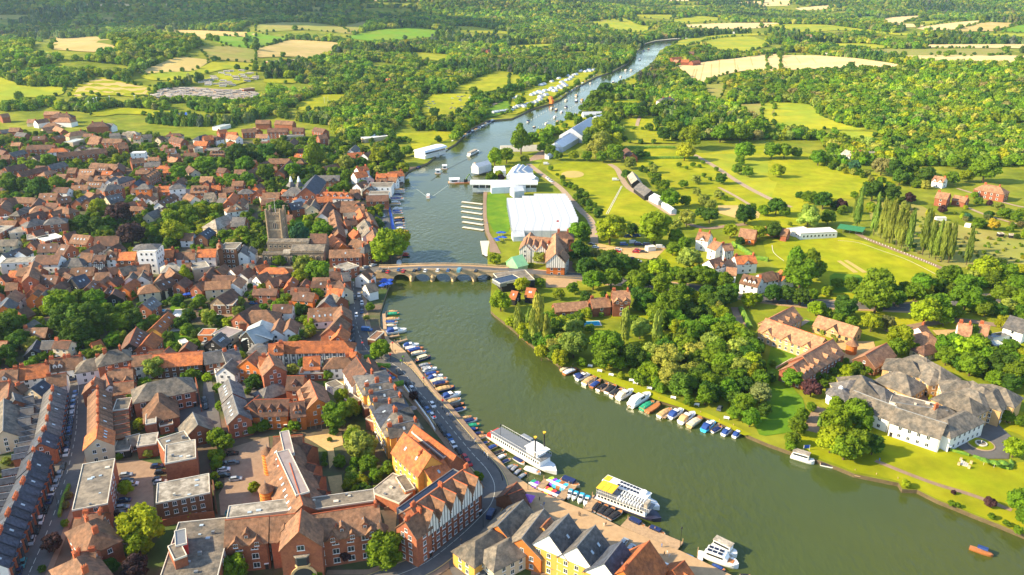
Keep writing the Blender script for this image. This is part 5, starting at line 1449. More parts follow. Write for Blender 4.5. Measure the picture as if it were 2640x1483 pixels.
# ---------------------------------------------------------------- woods and shrubs as masses, instanced from crown meshes
def scatter_object(name, pts, protos, label, cat):
    """pts: (x,y,z,scale,proto,tint); one stuff object whose points carry crowns"""
    me=bpy.data.meshes.new(name); me.from_pydata([p[:3] for p in pts],[],[])
    n=len(pts)
    a=me.attributes.new('sc','FLOAT','POINT'); a.data.foreach_set('value',[p[3] for p in pts])
    a=me.attributes.new('pr','INT','POINT'); a.data.foreach_set('value',[p[4] for p in pts])
    a=me.attributes.new('rz','FLOAT','POINT'); a.data.foreach_set('value',[random.uniform(0,6.28) for _ in pts])
    a=me.attributes.new('tint','FLOAT_VECTOR','POINT'); a.data.foreach_set('vector',[v for p in pts for v in p[5]])
    o=bpy.data.objects.new(name,me); COL.objects.link(o); kind(o,'stuff'); o['label']=label; o['category']=cat
    ng=bpy.data.node_groups.new(name,'GeometryNodeTree'); ng.interface.new_socket('Geometry',in_out='INPUT',socket_type='NodeSocketGeometry'); ng.interface.new_socket('Geometry',in_out='OUTPUT',socket_type='NodeSocketGeometry')
    N=ng.nodes; L=ng.links; gi=N.new('NodeGroupInput'); go=N.new('NodeGroupOutput'); jn=N.new('GeometryNodeJoinGeometry')
    def attr(nm,ty):
        q=N.new('GeometryNodeInputNamedAttribute'); q.data_type=ty; q.inputs['Name'].default_value=nm; return q.outputs[0]
    sc=attr('sc','FLOAT'); pr=attr('pr','INT'); rz=attr('rz','FLOAT'); cx=N.new('ShaderNodeCombineXYZ'); L.new(rz,cx.inputs['Z'])
    for k,po in enumerate(protos):
        oi=N.new('GeometryNodeObjectInfo'); oi.inputs['Object'].default_value=po; oi.inputs['As Instance'].default_value=True; oi.transform_space='ORIGINAL'
        cmp=N.new('FunctionNodeCompare'); cmp.data_type='INT'; cmp.operation='EQUAL'; L.new(pr,cmp.inputs[2]); cmp.inputs[3].default_value=k
        ip=N.new('GeometryNodeInstanceOnPoints'); L.new(gi.outputs[0],ip.inputs['Points']); L.new(cmp.outputs[0],ip.inputs['Selection']); L.new(oi.outputs['Geometry'],ip.inputs['Instance'])
        L.new(cx.outputs[0],ip.inputs['Rotation']); L.new(sc,ip.inputs['Scale']); L.new(ip.outputs[0],jn.inputs[0])
    L.new(jn.outputs[0],go.inputs[0]); md=o.modifiers.new('scatter','NODES'); md.node_group=ng
    return o
# the prototypes are real trees standing in the far wood, each with its own crown
def proto(mesh, X, Y, s, tint, nm='woodland_tree'):
    p=P(X,Y); root=empty(nm,p,0,'tree standing at the near edge of the far wood','tree','trees of the far wood')
    o=obj('crown',mesh,root,(0,0,s*1.05),0,tint=tint,sc=s); tk=obj('trunk',TRUNKS[0],root); tk.scale=(s*.9,s*.9,s); return o
PR=[proto(m_,1960+i*22,258+i*2,5.5,TINT['gydlgd'[i]]) for i,m_ in enumerate(LOW)]
PRH=[proto(CROWNS['round'][i],1500+i*14,288+i,4.5,TINT['g']) for i in range(4)]
fieldarr=FIELDS
def blocked(x,y):
    b=inpoly(x,y,RIVER)|inpoly(x,y,TOWN_W)
    for f in fieldarr: b|=inpoly(x,y,f)
    for pl,w_ in ROADS:
        for (ax,ay),(bx,by) in zip(pl[:-1],pl[1:]):
            dx,dy=bx-ax,by-ay; t=np.clip(((x-ax)*dx+(y-ay)*dy)/(dx*dx+dy*dy+1e-9),0,1); b|=np.hypot(x-ax-t*dx,y-ay-t*dy)<w_+1.5
    return b
def wpoly(pts,z=6): return [(p.x,p.y) for p in [P(a,b,z) for a,b in pts]]
OPEN=[wpoly(zz(0,0,[(1480,970),(1600,870),(1900,820),(2150,740),(2400,670),(2640,690),(2700,930),(2400,1020),(2100,990),(1800,980)])),
      wpoly(zz(2,0,[(-60,960),(250,860),(600,740),(850,680),(900,760),(600,940),(420,1060),(0,1200),(-250,1260),(-240,1120)]),0),
      wpoly(zz(2,0,[(430,1447),(560,1160),(700,1100),(940,1110),(840,1250),(740,1447)]),0),
      wpoly(zz(1,0,[(1640,950),(2250,940),(2100,1180),(1650,1180)]),0)]
def tintf(n, cols, wts, lo=.75, hi=1.25):
    ks=rng.choice(len(cols),n,p=np.array(wts)/sum(wts)); out=[]
    for k in ks:
        t=TINT[cols[k]]; f=rng.uniform(lo,hi); w_=rng.uniform(.8,1.25); out.append((t[0]*f*w_,t[1]*f,t[2]*f))
    return out
WP=[]
def zone(y0,y1,sp,smin,smax,conifer):
    hw=lambda y:y*.72+90
    ys=np.arange(y0,y1,sp*.87); X=[];Y=[]
    for j,y in enumerate(ys):
        xs=np.arange(-hw(y),hw(y),sp)+(j%2)*sp*.5; X.append(xs); Y.append(np.full_like(xs,y))
    X=np.concatenate(X); Y=np.concatenate(Y); X+=rng.uniform(-.38,.38,X.shape)*sp; Y+=rng.uniform(-.38,.38,Y.shape)*sp
    return X,Y,smin,smax,conifer
for y0,y1,sp,smin,smax in ((700,1150,8.0,4.2,6.2),(1150,1700,10,4.5,7),(1700,2600,13,6,9),(2600,4000,15,6,8.5),(4000,7800,27,8,12)):
    X,Y,a_,b_,_=zone(y0,y1,sp,smin,smax,0)
    bl=blocked(X,Y)
    for q in OPEN: bl|=inpoly(X,Y,q)
    dl=1.5*(smin+smax)/2*(Y/CAM_H)*.9
    for f_ in FIELDS:
        for q_ in (.35,.75,1.0):
            bl|=inpoly(X,Y+dl*q_,f_)
    bl|=inpoly(X,Y+dl*.6,RIVER)
    # only where the photograph's row lies above 371, plus the right-hand wood
    yc=Y*CP+CAM_H*SP; row=741.5-FPX*(Y*SP-CAM_H*CP)/yc; colx=1320+FPX*X/yc
    keep=(~bl)&((row<362)|((colx>2130)&(row<455+(colx-2130)*.10)&(row<500)))
    thin=mnoise
    colx=colx[keep]; X=X[keep];Y=Y[keep]; hh=Hn(X,Y); hh[Y<880]=0
    tn=tintf(len(X),'gydls',(.50,.12,.22,.12,.04),.85,1.15)
    for i in range(len(X)):
        nz=mnoise.noise(Vector((X[i]/260,Y[i]/260,0)))
        con = nz>.22
        if mnoise.noise(Vector((X[i]/90+9,Y[i]/90,3)))>.33 and Y[i]<2400 and not (colx[i]>1900 and Y[i]<1500): continue     # clearings
        s=random.uniform(a_,b_)*random.choice((.7,1,1,1.15)); t=tn[i]; q_=1+.55*mnoise.noise(Vector((X[i]/150,Y[i]/150,7))); w_=1+.25*mnoise.noise(Vector((X[i]/70,Y[i]/70,17))); q_*=1.2; t=(t[0]*q_*w_,t[1]*q_,t[2]*q_)
        if con: t=(t[0]*.55,t[1]*.62,t[2]*1.4)
        WP.append((X[i],Y[i],hh[i]+s*.75,s,(4+random.randrange(2)) if con else random.randrange(4),t))
for f_ in FIELDS:
    k=len(f_)
    for a_,b_ in zip(f_,f_[1:]+f_[:1]):
        L_=math.hypot(b_[0]-a_[0],b_[1]-a_[1]); ym=(a_[1]+b_[1])/2
        if ym<700 or ym>6000: continue
        st=8+ym/260; n_=int(L_/st)
        for j in range(n_):
            if random.random()<.35+.3*mnoise.noise(Vector((a_[0]/200,j/4,1))): continue
            x=a_[0]+(b_[0]-a_[0])*(j+.5)/n_; y=a_[1]+(b_[1]-a_[1])*(j+.5)/n_; s=random.uniform(1.4,2.6)*(1+ym/3500)*(2.0 if random.random()<.12 else 1)
            WP.append((x,y,(H(x,y) if y>880 else 0)+s*.8,s,random.randrange(4),TINT[random.choice('gdg')]))
HP=[]
for t in REST:
    x,y,g,R,k,col,rp=t; tn=TINT[col]; f=random.uniform(.8,1.2); HP.append((x,y,g+R*.95,R,random.randrange(4),(tn[0]*f,tn[1]*f,tn[2]*f)))
# infill under the nearer woods of the right bank and the parkland belts
def infill(poly, sp, smin, smax, cols='gydl', wts=(.4,.2,.25,.15), pre=True, z=3, avoid=True, lst=None, prb=1.0):
    W_=wpoly(poly,z); xs=[p[0] for p in W_]; ys=[p[1] for p in W_]; lst=HP if lst is None else lst
    gx,gy=np.meshgrid(np.arange(min(xs),max(xs),sp),np.arange(min(ys),max(ys),sp)); gx=gx.ravel()+rng.uniform(-.45,.45,gx.size)*sp; gy=gy.ravel()+rng.uniform(-.45,.45,gy.size)*sp
    k=inpoly(gx,gy,W_)&~inpoly(gx,gy,RIVER)
    if prb<1: k&=rng.uniform(0,1,gx.size)<prb
    gx=gx[k];gy=gy[k]
    fx=np.array([f[0] for f in FOOT]);fy=np.array([f[1] for f in FOOT])
    tn=tintf(len(gx),cols,wts)
    for i in range(len(gx)):
        s=random.uniform(smin,smax)
        if avoid:
            bad=False
            dx=gx[i]-fx; dy=gy[i]-fy; near_=np.where(dx*dx+dy*dy<900)[0]
            for j in near_:
                _,_,hl,hwid,an=FOOT[j]; c_,s_=math.cos(an),math.sin(an); u=dx[j]*c_+dy[j]*s_; v=-dx[j]*s_+dy[j]*c_
                if abs(u)<hl+s*.6 and abs(v)<hwid+s*.6: bad=True;break
            if bad: continue
            for pl,w_ in ROADS:
                for (ax,ay),(bx,by) in zip(pl[:-1],pl[1:]):
                    ddx,ddy=bx-ax,by-ay; t=min(1,max(0,((gx[i]-ax)*ddx+(gy[i]-ay)*ddy)/(ddx*ddx+ddy*ddy+1e-9)))
                    if math.hypot(gx[i]-ax-t*ddx,gy[i]-ay-t*ddy)<w_+s*.6: bad=True;break
                if bad:break
            if bad: continue
        h=H(gx[i],gy[i]) if gy[i]>880 else 0
        lst.append((gx[i],gy[i],h+s*.7,s,random.randrange(4),tn[i]))
infill(zz(2,2,[(20,300),(250,330),(420,260),(700,330),(520,420),(560,640),(500,760),(380,700),(250,600),(120,480),(20,420)]),6.5,3.8,5.6)
infill(zz(2,2,[(1250,130),(1500,-100),(2100,-200),(2250,100),(2200,330),(2450,450),(2500,1000),(2350,1330),(2150,1100),(1950,1130),(1650,1050),(1250,950),(1180,640),(1350,520),(1500,560),(1520,400),(1420,270)]),7.5,3.8,6.2,prb=.7)
infill(zz(2,1,[(600,1100),(850,1100),(1150,1160),(1480,1180),(1780,1230),(2150,1330),(2250,1447),(1200,1447),(700,1400)]),8,3.5,5,prb=.6)
infill(zz(3,1,[(1850,1300),(2574,1180),(2700,1450),(1500,1500)]),9,3.5,5.5)
infill(zz(3,2,[(1650,640),(1900,480),(2250,600),(2640,620),(2640,960),(2200,900),(1850,820)]),8,3.5,5.5)
infill(zz(3,2,[(-60,-20),(900,-40),(2640,-60),(2640,60),(900,60),(-60,70)]),9,3.5,5,prb=.5)
infill(zz(3,2,[(1500,120),(2574,40),(2640,260),(2250,300),(1700,330)]),9,3.5,5,prb=.7)
infill(zz(3,1,[(250,480),(850,620),(1050,560),(1350,560),(1700,700),(1600,720),(1000,640),(880,700),(400,600)]),9,3,4.5,prb=.5)
infill(zz(3,1,[(1400,250),(1700,420),(1500,420),(1350,330)]),9,3.5,5)
infill(zz(3,1,[(1850,560),(2574,680),(2640,1000),(2150,800),(1800,700)]),8,1.5,3.5,'gyds',prb=.6)
infill(zz(3,1,[(1000,580),(1500,620),(1900,830),(2400,900),(2640,1000),(2640,1250),(2000,1230),(1300,1050)]),6.5,.7,1.6,'gyls',(.3,.3,.2,.2),prb=.7)
infill(zz(3,2,[(860,760),(1250,640),(1250,780),(1180,840),(900,870),(800,960),(560,1020),(520,960)]),6,1.5,3,'gyd',(.5,.3,.2))
infill(zz(3,2,[(1280,980),(1500,960),(1700,960),(1780,960),(1640,1080),(1400,1040)]),5,.8,1.6,'yo',(.5,.5),prb=.7)
infill(zz(1,3,[(800,240),(1200,300),(1260,500),(1100,600),(900,560)]),6,1.6,2.8)
infill(zz(2,1,[(1240,200),(1330,210),(1580,440),(1500,460)]),6,1.5,3)
infill(zz(2,1,[(620,1150),(480,1240),(0,1240),(0,1210),(200,1190)]),4,1.2,2.2,prb=.7)
infill(zz(3,1,[(380,90),(1240,360),(1240,420),(900,300),(540,200)]),7,2,4)
# gardens and yards of the town
infill([p for p in [(-260,330),(430,345),(900,410),(1000,400),(1000,520),(960,640),(980,700),(890,760),(890,860),(860,960),(560,1110),(-260,1110)]],7.0,1.6,4.2,'gydl',(.45,.17,.30,.08),prb=.75)
infill(zz(0,1,[(1480,620),(1700,560),(2300,560),(2300,700),(2150,860),(1900,1000),(1500,960)]),6,2,3.6,'gyd',(.45,.35,.2))
infill(zz(1,1,[(0,-60),(1500,-60),(1500,260),(1000,300),(500,300),(0,300)]),8,2.5,4.5,'gydl',(.4,.15,.35,.1),prb=.7)
infill(zz(0,3,[(-60,0),(130,0),(60,300),(-60,500)]),5,1,2,prb=.4)
infill(zz(0,3,[(600,560),(740,560),(700,1000),(520,1000)]),3.5,.8,1.5,prb=.8)
infill(zz(0,3,[(2100,0),(2574,-60),(2574,20),(2230,160),(2230,640),(2120,500)]),5,1.5,2.6,prb=.7)
infill(zz(1,2,[(0,1300),(700,1330),(1000,1447),(0,1447)]),5,1.2,2.4,prb=.6)
infill(zz(2,1,[(430,330),(560,480),(700,700),(800,760),(860,700),(700,480),(600,380)]),6,1.8,3,'gd',(.5,.5),prb=.5)
wl_=scatter_object('woodland',WP,PR,'dense far woods of mixed trees covering the hills','woodland')
PRN=PRH
sh_=scatter_object('shrubs_and_saplings',HP,PRN,'shrubs and small trees filling gardens and wood edges','shrubs')
def hedge(c,r,pts,w,h,label,pre=False):
    wp=[P(*(Z(c,r,*p))) for p in pts]; m=MB(); 
    for a,b in zip(wp[:-1],wp[1:]):
        d=b-a; L=d.length; n=max(2,int(L/1.2)); u=d.normalized(); nr=Vector((-u.y,u.x,0)); ring=[]
        for i in range(n+1):
            q=a+d*(i/n); j=random.uniform(-.25,.25)
            ring.append([q+nr*(-w/2+random.uniform(-.15,.15))+Vector((0,0,-.1)),q-nr*(w*.55)+Vector((0,0,h*.6+j)),q+nr*(-w*.25)+Vector((0,0,h+j)),q+nr*(w*.25)+Vector((0,0,h+random.uniform(-.2,.2))),q+nr*(w*.55)+Vector((0,0,h*.6)),q+nr*(w/2)+Vector((0,0,-.1))])
        m.loft(ring,'hedge')
    o=obj('hedge',m); return tag(o,label,'hedge','clipped hedges')
hedge(1,2,[(120,120),(150,30)],1.6,2,'clipped hedge at the left side of the formal lawn')
hedge(1,2,[(190,170),(330,200),(580,195)],1.8,2,'curved clipped hedge in front of the formal lawn')
hedge(1,2,[(230,110),(330,60),(560,55)],1.8,1.8,'clipped hedge behind the formal lawn')
hedge(1,2,[(100,490),(250,480),(480,470)],3,2.4,'thick hedge above the long orange tiled row')
hedge(1,2,[(925,190),(930,20)],1.6,2.4,'tall narrow hedge beside the river road')
hedge(1,2,[(1370,990),(1485,975)],2,1.8,'short hedge by the car spaces of the terrace')
hedge(1,2,[(1095,705),(1200,715)],2,1.5,'hedge beside the round tree at the junction')
hedge(1,2,[(1190,790),(1350,800)],2,1.5,'hedge below the round tree at the junction')
hedge(2,1,[(1255,148),(1870,150)],2.5,2.2,'long dark hedge crossing the parkland lawn')
hedge(2,1,[(1120,45),(1640,45)],2.5,2.2,'long hedge behind the upper parkland lawn')
hedge(2,1,[(2220,1010),(2330,1080),(2450,1160),(2574,1180)],2.5,2.2,'hedge between the white villas and the cricket ground')
hedge(2,0,[(900,1012),(1390,1020)],2.5,2.2,'hedge along the far lawn of the white villa')
hedge(3,3,[(2060,260),(2160,290),(2290,350),(2420,385),(2455,345),(2440,300)],1.2,1.0,'low curved hedge round the hotel seating terrace')
hedge(3,3,[(1640,130),(1820,190),(2020,250)],1.2,1.0,'low hedge under the front of the white hotel drive')
hedge(3,2,[(510,1400),(520,1320),(600,1250)],1.2,1.2,'yellow green hedge curving by the hotel path')
hedge(0,3,[(2100,1000),(2190,1100)],1.5,2,'hedge at the corner of the lower car park')
hedge(2,2,[(2300,220),(2370,360),(2400,420)],2.5,2,'hedge beside the shaded drive')
hedge(0,2,[(1540,60),(1580,20)],1.6,2,'small hedge in the middle gardens')
# ---------------------------------------------------------------- church
def local_frame(a,b):
    d=b-a; return Vector(((a.x+b.x)/2,(a.y+b.y)/2,0)), math.atan2(d.y,d.x), d.length
def arched(m,x,y,z,w,h,mt='glass',n=7):
    pts=[(x-w/2,z),(x+w/2,z),(x+w/2,z+h*.6)]+[(x+w/2*math.cos(math.pi*i/n),z+h*.6+h*.4*math.sin(math.pi*i/n)) for i in range(1,n)]+[(x-w/2,z+h*.6)]
    m.prism(pts,y-.1,y+.02,mt,axis='y')
a=P(*Z(1,1,75,1215)); b=P(*Z(1,1,700,1215)); cen,ang,L=local_frame(a,b)
ch=empty('church',(cen.x,cen.y,0),ang,'flint church with a tall battlemented square tower beside the bridge road','church',None,False)
def cpart(nm,m,par=None): return obj(nm,m,par or ch)
W_=L
def gpart(nm,x0,x1,y0,y1,he,rise,wall='S',roof='k'):
    cy=(y0+y1)/2; e=(y1-y0)/2
    w=MB().prism([(y0,-1),(y1,-1),(y1,he),(cy,he+rise-.05),(y0,he)],x0,x1,wall)
    r=MB(); s=rise/e; r.prism([(y0-.3,he-.3*s),(cy,he+rise),(y1+.3,he-.3*s),(y1+.3,he-.3*s+.25),(cy,he+rise+.28),(y0-.3,he-.3*s+.25)][::-1],x0-.1,x1+.1,roof)
    wo=cpart('wall',w); ro=cpart(nm,r); return wo,ro
h=W_/2
gpart('aisle_roof',-h,-h+12,0,6,6.0,1.2); gpart('aisle_roof',-h+12,-2,0,7,6.6,1.6,roof='c'); gpart('chancel_aisle_roof',-2,h-.6,1,11,7.2,3.2,roof='k')
gpart('nave_roof',-h+1,h*.40,7.6,15,10.5,1.8,roof='k'); gpart('chancel_roof',h*.40,h-1,10,18,10,4.5,wall='S',roof='b'); gpart('north_aisle_roof',-h+14,h*.3,15.6,22,8,1.6)
for i in range(9):
    x=-h+2+i*(W_-4)/8.6; 
    f=MB(); y=-.02 if i<5 else .98
    arched(f,x,y-.02,1.6,2.3,3.9,'C'); o=cpart('window',f); g=MB(); arched(g,x,y-.12,1.9,1.7,3.3,'glass'); g.box(x-.07,x+.07,y-.26,y-.1,1.9,5.0,'C'); obj('pane',g,o)
    bt=MB().prism([(y-1.0,-1),(y,-1),(y,5),(y-.5,4.4)],x+2.1,x+2.7,'S'); cpart('buttress',bt)
for i in range(8):
    x=-h+3+i*(W_*.62)/8; g=MB(); g.box(x-.8,x+.8,7.5,7.62,8.2,9.6,'C'); o=cpart('window',g); obj('pane',MB().box(x-.6,x+.6,7.42,7.5,8.4,9.4,'glass'),o)
for (x0,x1,y) in ((-h,-2,0),(-2,h-.6,1),(-h+1,h*.4,7.6)):
    m=MB(); k=int((x1-x0)/1.4); zt={0:6,1:7.2,7.6:10.5}[y]
    m.box(x0,x1,y-.15,y+.25,zt-.2,zt+.5,'S')
    for i in range(k): m.box(x0+i*1.4,x0+i*1.4+.8,y-.15,y+.25,zt+.503,zt+1.1,'S')
    cpart('battlement',m)
tx=-h+4.5; ty=19.5; tw=4.2; th=25.5
cpart('tower',MB().box(tx-tw,tx+tw,ty-tw,ty+tw,-1,th,'S'))
for sx in(-1,1):
    for sy in(-1,1):
        cpart('corner_turret',MB().cyl(tx+sx*tw,ty+sy*tw,-1,th+4,1.0,.85,'S',8))
m=MB()
for s_ in(-1,1):
    for i in range(5):
        u=-tw+1.3+i*(2*tw-2.6)/4
        m.box(tx+u-.4,tx+u+.4,ty+s_*tw-.25,ty+s_*tw+.25,th,th+1.9,'S'); m.box(tx+s_*tw-.25,tx+s_*tw+.25,ty+u-.4,ty+u+.4,th+.003,th+1.9,'S')
cpart('battlement',m)
for z in (10,16.5,22): cpart('string_course',MB().box(tx-tw-.15,tx+tw+.15,ty-tw-.15,ty+tw+.15,z,z+.3,'C'))
for z,hh in ((5,3.2),(17.2,4.4)):
    for s_ in (0,1):
        g=MB()
        arched(g,0,0,0,2.4,hh,'C'); g2=MB(); arched(g2,0,-.1,.25,1.8,hh-.5,'glass'); g2.box(-.08,.08,-.26,-.1,.2,hh-.7,'C')
        o=obj('window',g,ch,(tx,ty-tw-.02,z) if s_==0 else (tx+tw+.02,ty,z),0 if s_==0 else math.pi/2); obj('pane',g2,o)
cpart('flagpole',MB().bar((tx,ty,th),(tx,ty,th+9),.12,'white',6,.06))
TOWN_CH=(cen.x,cen.y,L/2+2,14,ang); FOOT.append((cen.x-math.sin(ang)*10,cen.y+math.cos(ang)*10,L/2+2,14,ang))
# ---------------------------------------------------------------- bridge
a=P(*Z(1,1,1330,1270),3.0); b=P(*Z(1,1,2440,1275),3.0); cen,ang,L=local_frame(a,b)
br=empty('stone_bridge',(cen.x,cen.y,0),ang,'pale stone road bridge of five arches crossing the river','bridge',None,False)
sp0=-L/2+2; span=(L-4)/5; hw=4.6
def deckz(x): return 3.4+1.3*(1-(x/(L/2))**2)
def arch_section():
    pts=[]
    n=10
    for i in range(5):
        xa=sp0+i*span+1.15; xb=sp0+(i+1)*span-1.15
        if i==0: pts.append((-L/2-6,-3.0))
        pts.append((xa,-3.0))
        mid=(xa+xb)/2; rx=(xb-xa)/2; rz=3.3+.8*(1-abs(i-2)/2.5)
        for k in range(0,n+1):
            t=math.pi*(1-k/n); pts.append((mid+rx*math.cos(t),-1.2+rz*math.sin(t)))
        pts.append((xb,-3.0))
    pts.append((L/2+6,-3.0))
    return pts
lower=arch_section(); NB=40
m=MB(); top=[(L/2+6-(L+12)*i/NB,) for i in range(NB+1)]; top=[(t[0],deckz(max(-L/2,min(L/2,t[0])))) for t in top]
poly=lower+top
from mathutils.geometry import tessellate_polygon
tri=tessellate_polygon([[Vector((p[0],p[1],0)) for p in poly]])
for y,fl in((-hw,False),(hw,True)): m.add([(p[0],y,p[1]) for p in poly],[tuple(t) if fl else tuple(t[::-1]) for t in tri],'bridge')
n=len(poly); m.add([(p[0],-hw,p[1]) for p in poly]+[(p[0],hw,p[1]) for p in poly],[(i,(i+1)%n,n+(i+1)%n,n+i) for i in range(n)],'bridge')
obj('arches',m,br)
m=MB(); m.add([(t[0],-hw+1.6,t[1]+.02) for t in top]+[(t[0],hw-1.6,t[1]+.02) for t in top],[(i+1,i,NB+1+i,NB+2+i) for i in range(NB)],'asphalt'); obj('road_deck',m,br)
for s_ in(-1,1):
    m=MB()
    for i in range(NB):
        for zz0,zz1,t_,mt in ((0,.35,.35,'bridge'),(.95,1.15,.4,'bridge')):
            x0,x1=top[i+1][0],top[i][0]; za,zb=top[i+1][1],top[i][1]
            m.add([(x0,s_*hw-t_/2,za+zz0),(x1,s_*hw-t_/2,zb+zz0),(x1,s_*hw+t_/2,zb+zz0),(x0,s_*hw+t_/2,za+zz0),(x0,s_*hw-t_/2,za+zz1),(x1,s_*hw-t_/2,zb+zz1),(x1,s_*hw+t_/2,zb+zz1),(x0,s_*hw+t_/2,za+zz1)],[(0,3,2,1),(4,5,6,7),(0,1,5,4),(1,2,6,5),(2,3,7,6),(3,0,4,7)],mt)
        for k in range(3):
            x=x0+(x1-x0)*(k+.5)/3; z=za+(zb-za)*(k+.5)/3; m.box(x-.09,x+.09,s_*hw-.09,s_*hw+.09,z+.34,z+.96,'bridge')
    obj('balustrade',m,br)
    m=MB(); m.add([(t[0],s_*(hw-1.6),t[1]+.03) for t in top]+[(t[0],s_*(hw-.2),t[1]+.15) for t in top],[(i,i+1,NB+2+i,NB+1+i) if s_>0 else (i+1,i,NB+1+i,NB+2+i) for i in range(NB)],'sandpave'); obj('footway',m,br)
for i in range(1,5):
    x=sp0+i*span
    for s_ in(-1,1):
        m=MB(); m.prism([(x-1.15,s_*hw*.9),(x+1.15,s_*hw*.9),(x+1.1,s_*(hw+.5)),(x+.5,s_*(hw+1.5)),(x,s_*(hw+1.9)),(x-.5,s_*(hw+1.5)),(x-1.1,s_*(hw+.5))][::(1 if s_>0 else -1)],-3,1.0,'bridge',axis='z')
        p=obj('pier',m,br); obj('pier_cap',MB().cyl(x,s_*(hw+.4),1.0,1.9,1.15,.2,'bridge',10),p)
BRD=(cen,ang,L)
def on_bridge(p):
    c,a_,L_=BRD; d=p-c; x=d.x*math.cos(a_)+d.y*math.sin(a_); y=-d.x*math.sin(a_)+d.y*math.cos(a_)
    return abs(x)<L_/2+5 and abs(y)<13, (deckz(max(-L_/2,min(L_/2,x))) if abs(x)<L_/2+5 else 0)
# approach ramps either side
for s_,n_ in((-1,12),(1,30)):
    m=MB(); Q=[]
    for i in range(n_+1):
        x=s_*(L/2+5.0+i*1.6); z=3.42*(1-i/n_)**1.3+.17; Q.append((x,z))
    m.add([(x,-3.4,z) for x,z in Q]+[(x,3.4,z) for x,z in Q],[(i,i+1,n_+2+i,n_+1+i) if s_>0 else (i+1,i,n_+1+i,n_+2+i) for i in range(n_)],'asphalt')
    for y in(-3.4,3.4): m.add([(x,y,z) for x,z in Q]+[(x,y,-.2) for x,z in Q],[(i,i+1,n_+2+i,n_+1+i) for i in range(n_)],'bridge')
    o=obj('road_ramp',m,None,(cen.x,cen.y,0),ang); kind(o,'structure')
# ---------------------------------------------------------------- tents of the regatta
def box_tent(root,a,b,w,he,rise,i,mt='MQ'):
    cen_,an,L_=local_frame(a,b); e=w/2
    part=MB(); part.box(-L_/2,L_/2,-e+.05,e-.05,0,he,mt)
    r=MB(); r.prism([(-e,he),(e,he),(e*.9,he+rise*.25),(0,he+rise*1.5),(-e*.9,he+rise*.25)],-L_/2,L_/2,mt)
    base=root.location; inv=Matrix.Rotation(-root.rotation_euler.z,4,'Z'); c=inv@Vector((cen_.x-base.x,cen_.y-base.y,0)); la=an-root.rotation_euler.z
    obj('wall',part,root,(c.x,c.y,0),la); obj('roof_bay',r,root,(c.x,c.y,0),la)
tl=P(*Z(1,1,2510,500),6.0); bl=P(*Z(1,1,2580,862),6.0); brr=P(*Z(2,1,585,862),6.0)
right=[(585,862),(670,755),(650,715),(630,665),(612,620),(590,575),(565,540),(535,500),(500,465),(435,440)]
mq=empty('white_marquee',((bl.x+brr.x)/2,(bl.y+brr.y)/2,0),0,'huge white marquee with a stepped right edge beside the half timbered clubhouse','marquee',None,False)
NBAY=15
for i in range(NBAY):
    t=(i+.5)/NBAY; y=bl.y+(tl.y-bl.y)*t*1.0; xl=bl.x+(tl.x-bl.x)*t
    if i>=NBAY-2: xl=P(*Z(2,1,[110,215][i-NBAY+2],455),6).x
    if i==NBAY-2: xl=P(*Z(2,1,100,490),6).x
    # right edge at this depth
    X=Z(2,1,585,0)[0]; best=None
    for (x0,y0),(x1,y1) in zip(right[:-1],right[1:]):
        p0=P(*Z(2,1,x0,y0),6);p1=P(*Z(2,1,x1,y1),6)
        if min(p0.y,p1.y)-1<=y<=max(p0.y,p1.y)+1: best=p0.x+(p1.x-p0.x)*((y-p0.y)/((p1.y-p0.y) or 1))
    xr=best if best is not None else P(*Z(2,1,440,415),6).x
    box_tent(mq,Vector((xl,y,0)),Vector((xr,y,0)),abs(tl.y-bl.y)/NBAY,5.2,1.0,i)
def tent(c,r,x1,y1,x2,y2,w,he,label,mt='W',grp='white tents of the regatta',rise=None,z=0):
    rise=w*.32 if rise is None else rise
    a=P(*Z(c,r,x1,y1),he+rise); b=P(*Z(c,r,x2,y2),he+rise); cn,an,L_=local_frame(a,b); g=H(cn.x,cn.y) if cn.y>880 else 0
    root=empty('tent',(cn.x,cn.y,g),an,label,'tent',grp); L_=max(L_,w*.8); e=w/2
    obj('wall',MB().box(-L_/2,L_/2,-e,e,0,he,mt),root); obj('roof',MB().prism([(-e-.2,he-.05),(e+.2,he-.05),(0,he+rise)],-L_/2-.1,L_/2+.1,mt),root)
    FOOT.append((cn.x,cn.y,L_/2,e,an))
for t in [(2,1,10,285,70,200,11,5),(2,1,60,270,110,205,11,5),(2,1,110,255,155,215,10,5),(2,1,0,300,210,290,14,6),(2,1,-10,340,200,335,12,5),(2,1,110,405,160,395,8,3),(2,1,0,430,100,420,9,5),(2,1,200,300,240,330,5,3),
          (2,1,2,880,120,875,8,3),(2,0,600,1290,790,1175,26,6),(2,0,440,1430,600,1340,14,5),(2,0,500,1380,650,1290,16,5),(2,0,710,1125,900,1120,9,4),(2,0,840,1165,900,1150,12,5),(1,1,2200,200,2330,165,8,6),(1,1,2400,225,2500,220,10,5),
          (1,1,2360,385,2700,370,10,5),(2,1,350,110,540,-10,4,3),(2,1,1420,490,1520,540,8,3),(2,1,1530,580,1630,650,4,3)]:
    tent(*t,label='white framed regatta tent by the water')
gs=empty('grandstand',P(*Z(2,1,120,80)),0.1,'stepped open grandstand with rows of seats near the far tents','grandstand',None,False)
for k in range(7): obj('seat_row',MB().box(-22,22,k*1.6,k*1.6+1.5,0,.6+k*.6,'concrete'),gs)
g2=empty('stand_building',P(*Z(1,1,2460,485)),0,'white riverside grandstand with blue lower wall','grandstand',None,False)
obj('wall',MB().box(-22,28,0,10,0,3.2,'l'),g2); obj('glazed_front',MB().box(-22,28,.3,10,3.2,6.0,'carglass'),g2); obj('roof',MB().box(-24,29,-1.5,11,6.0,7.0,'white'),g2)
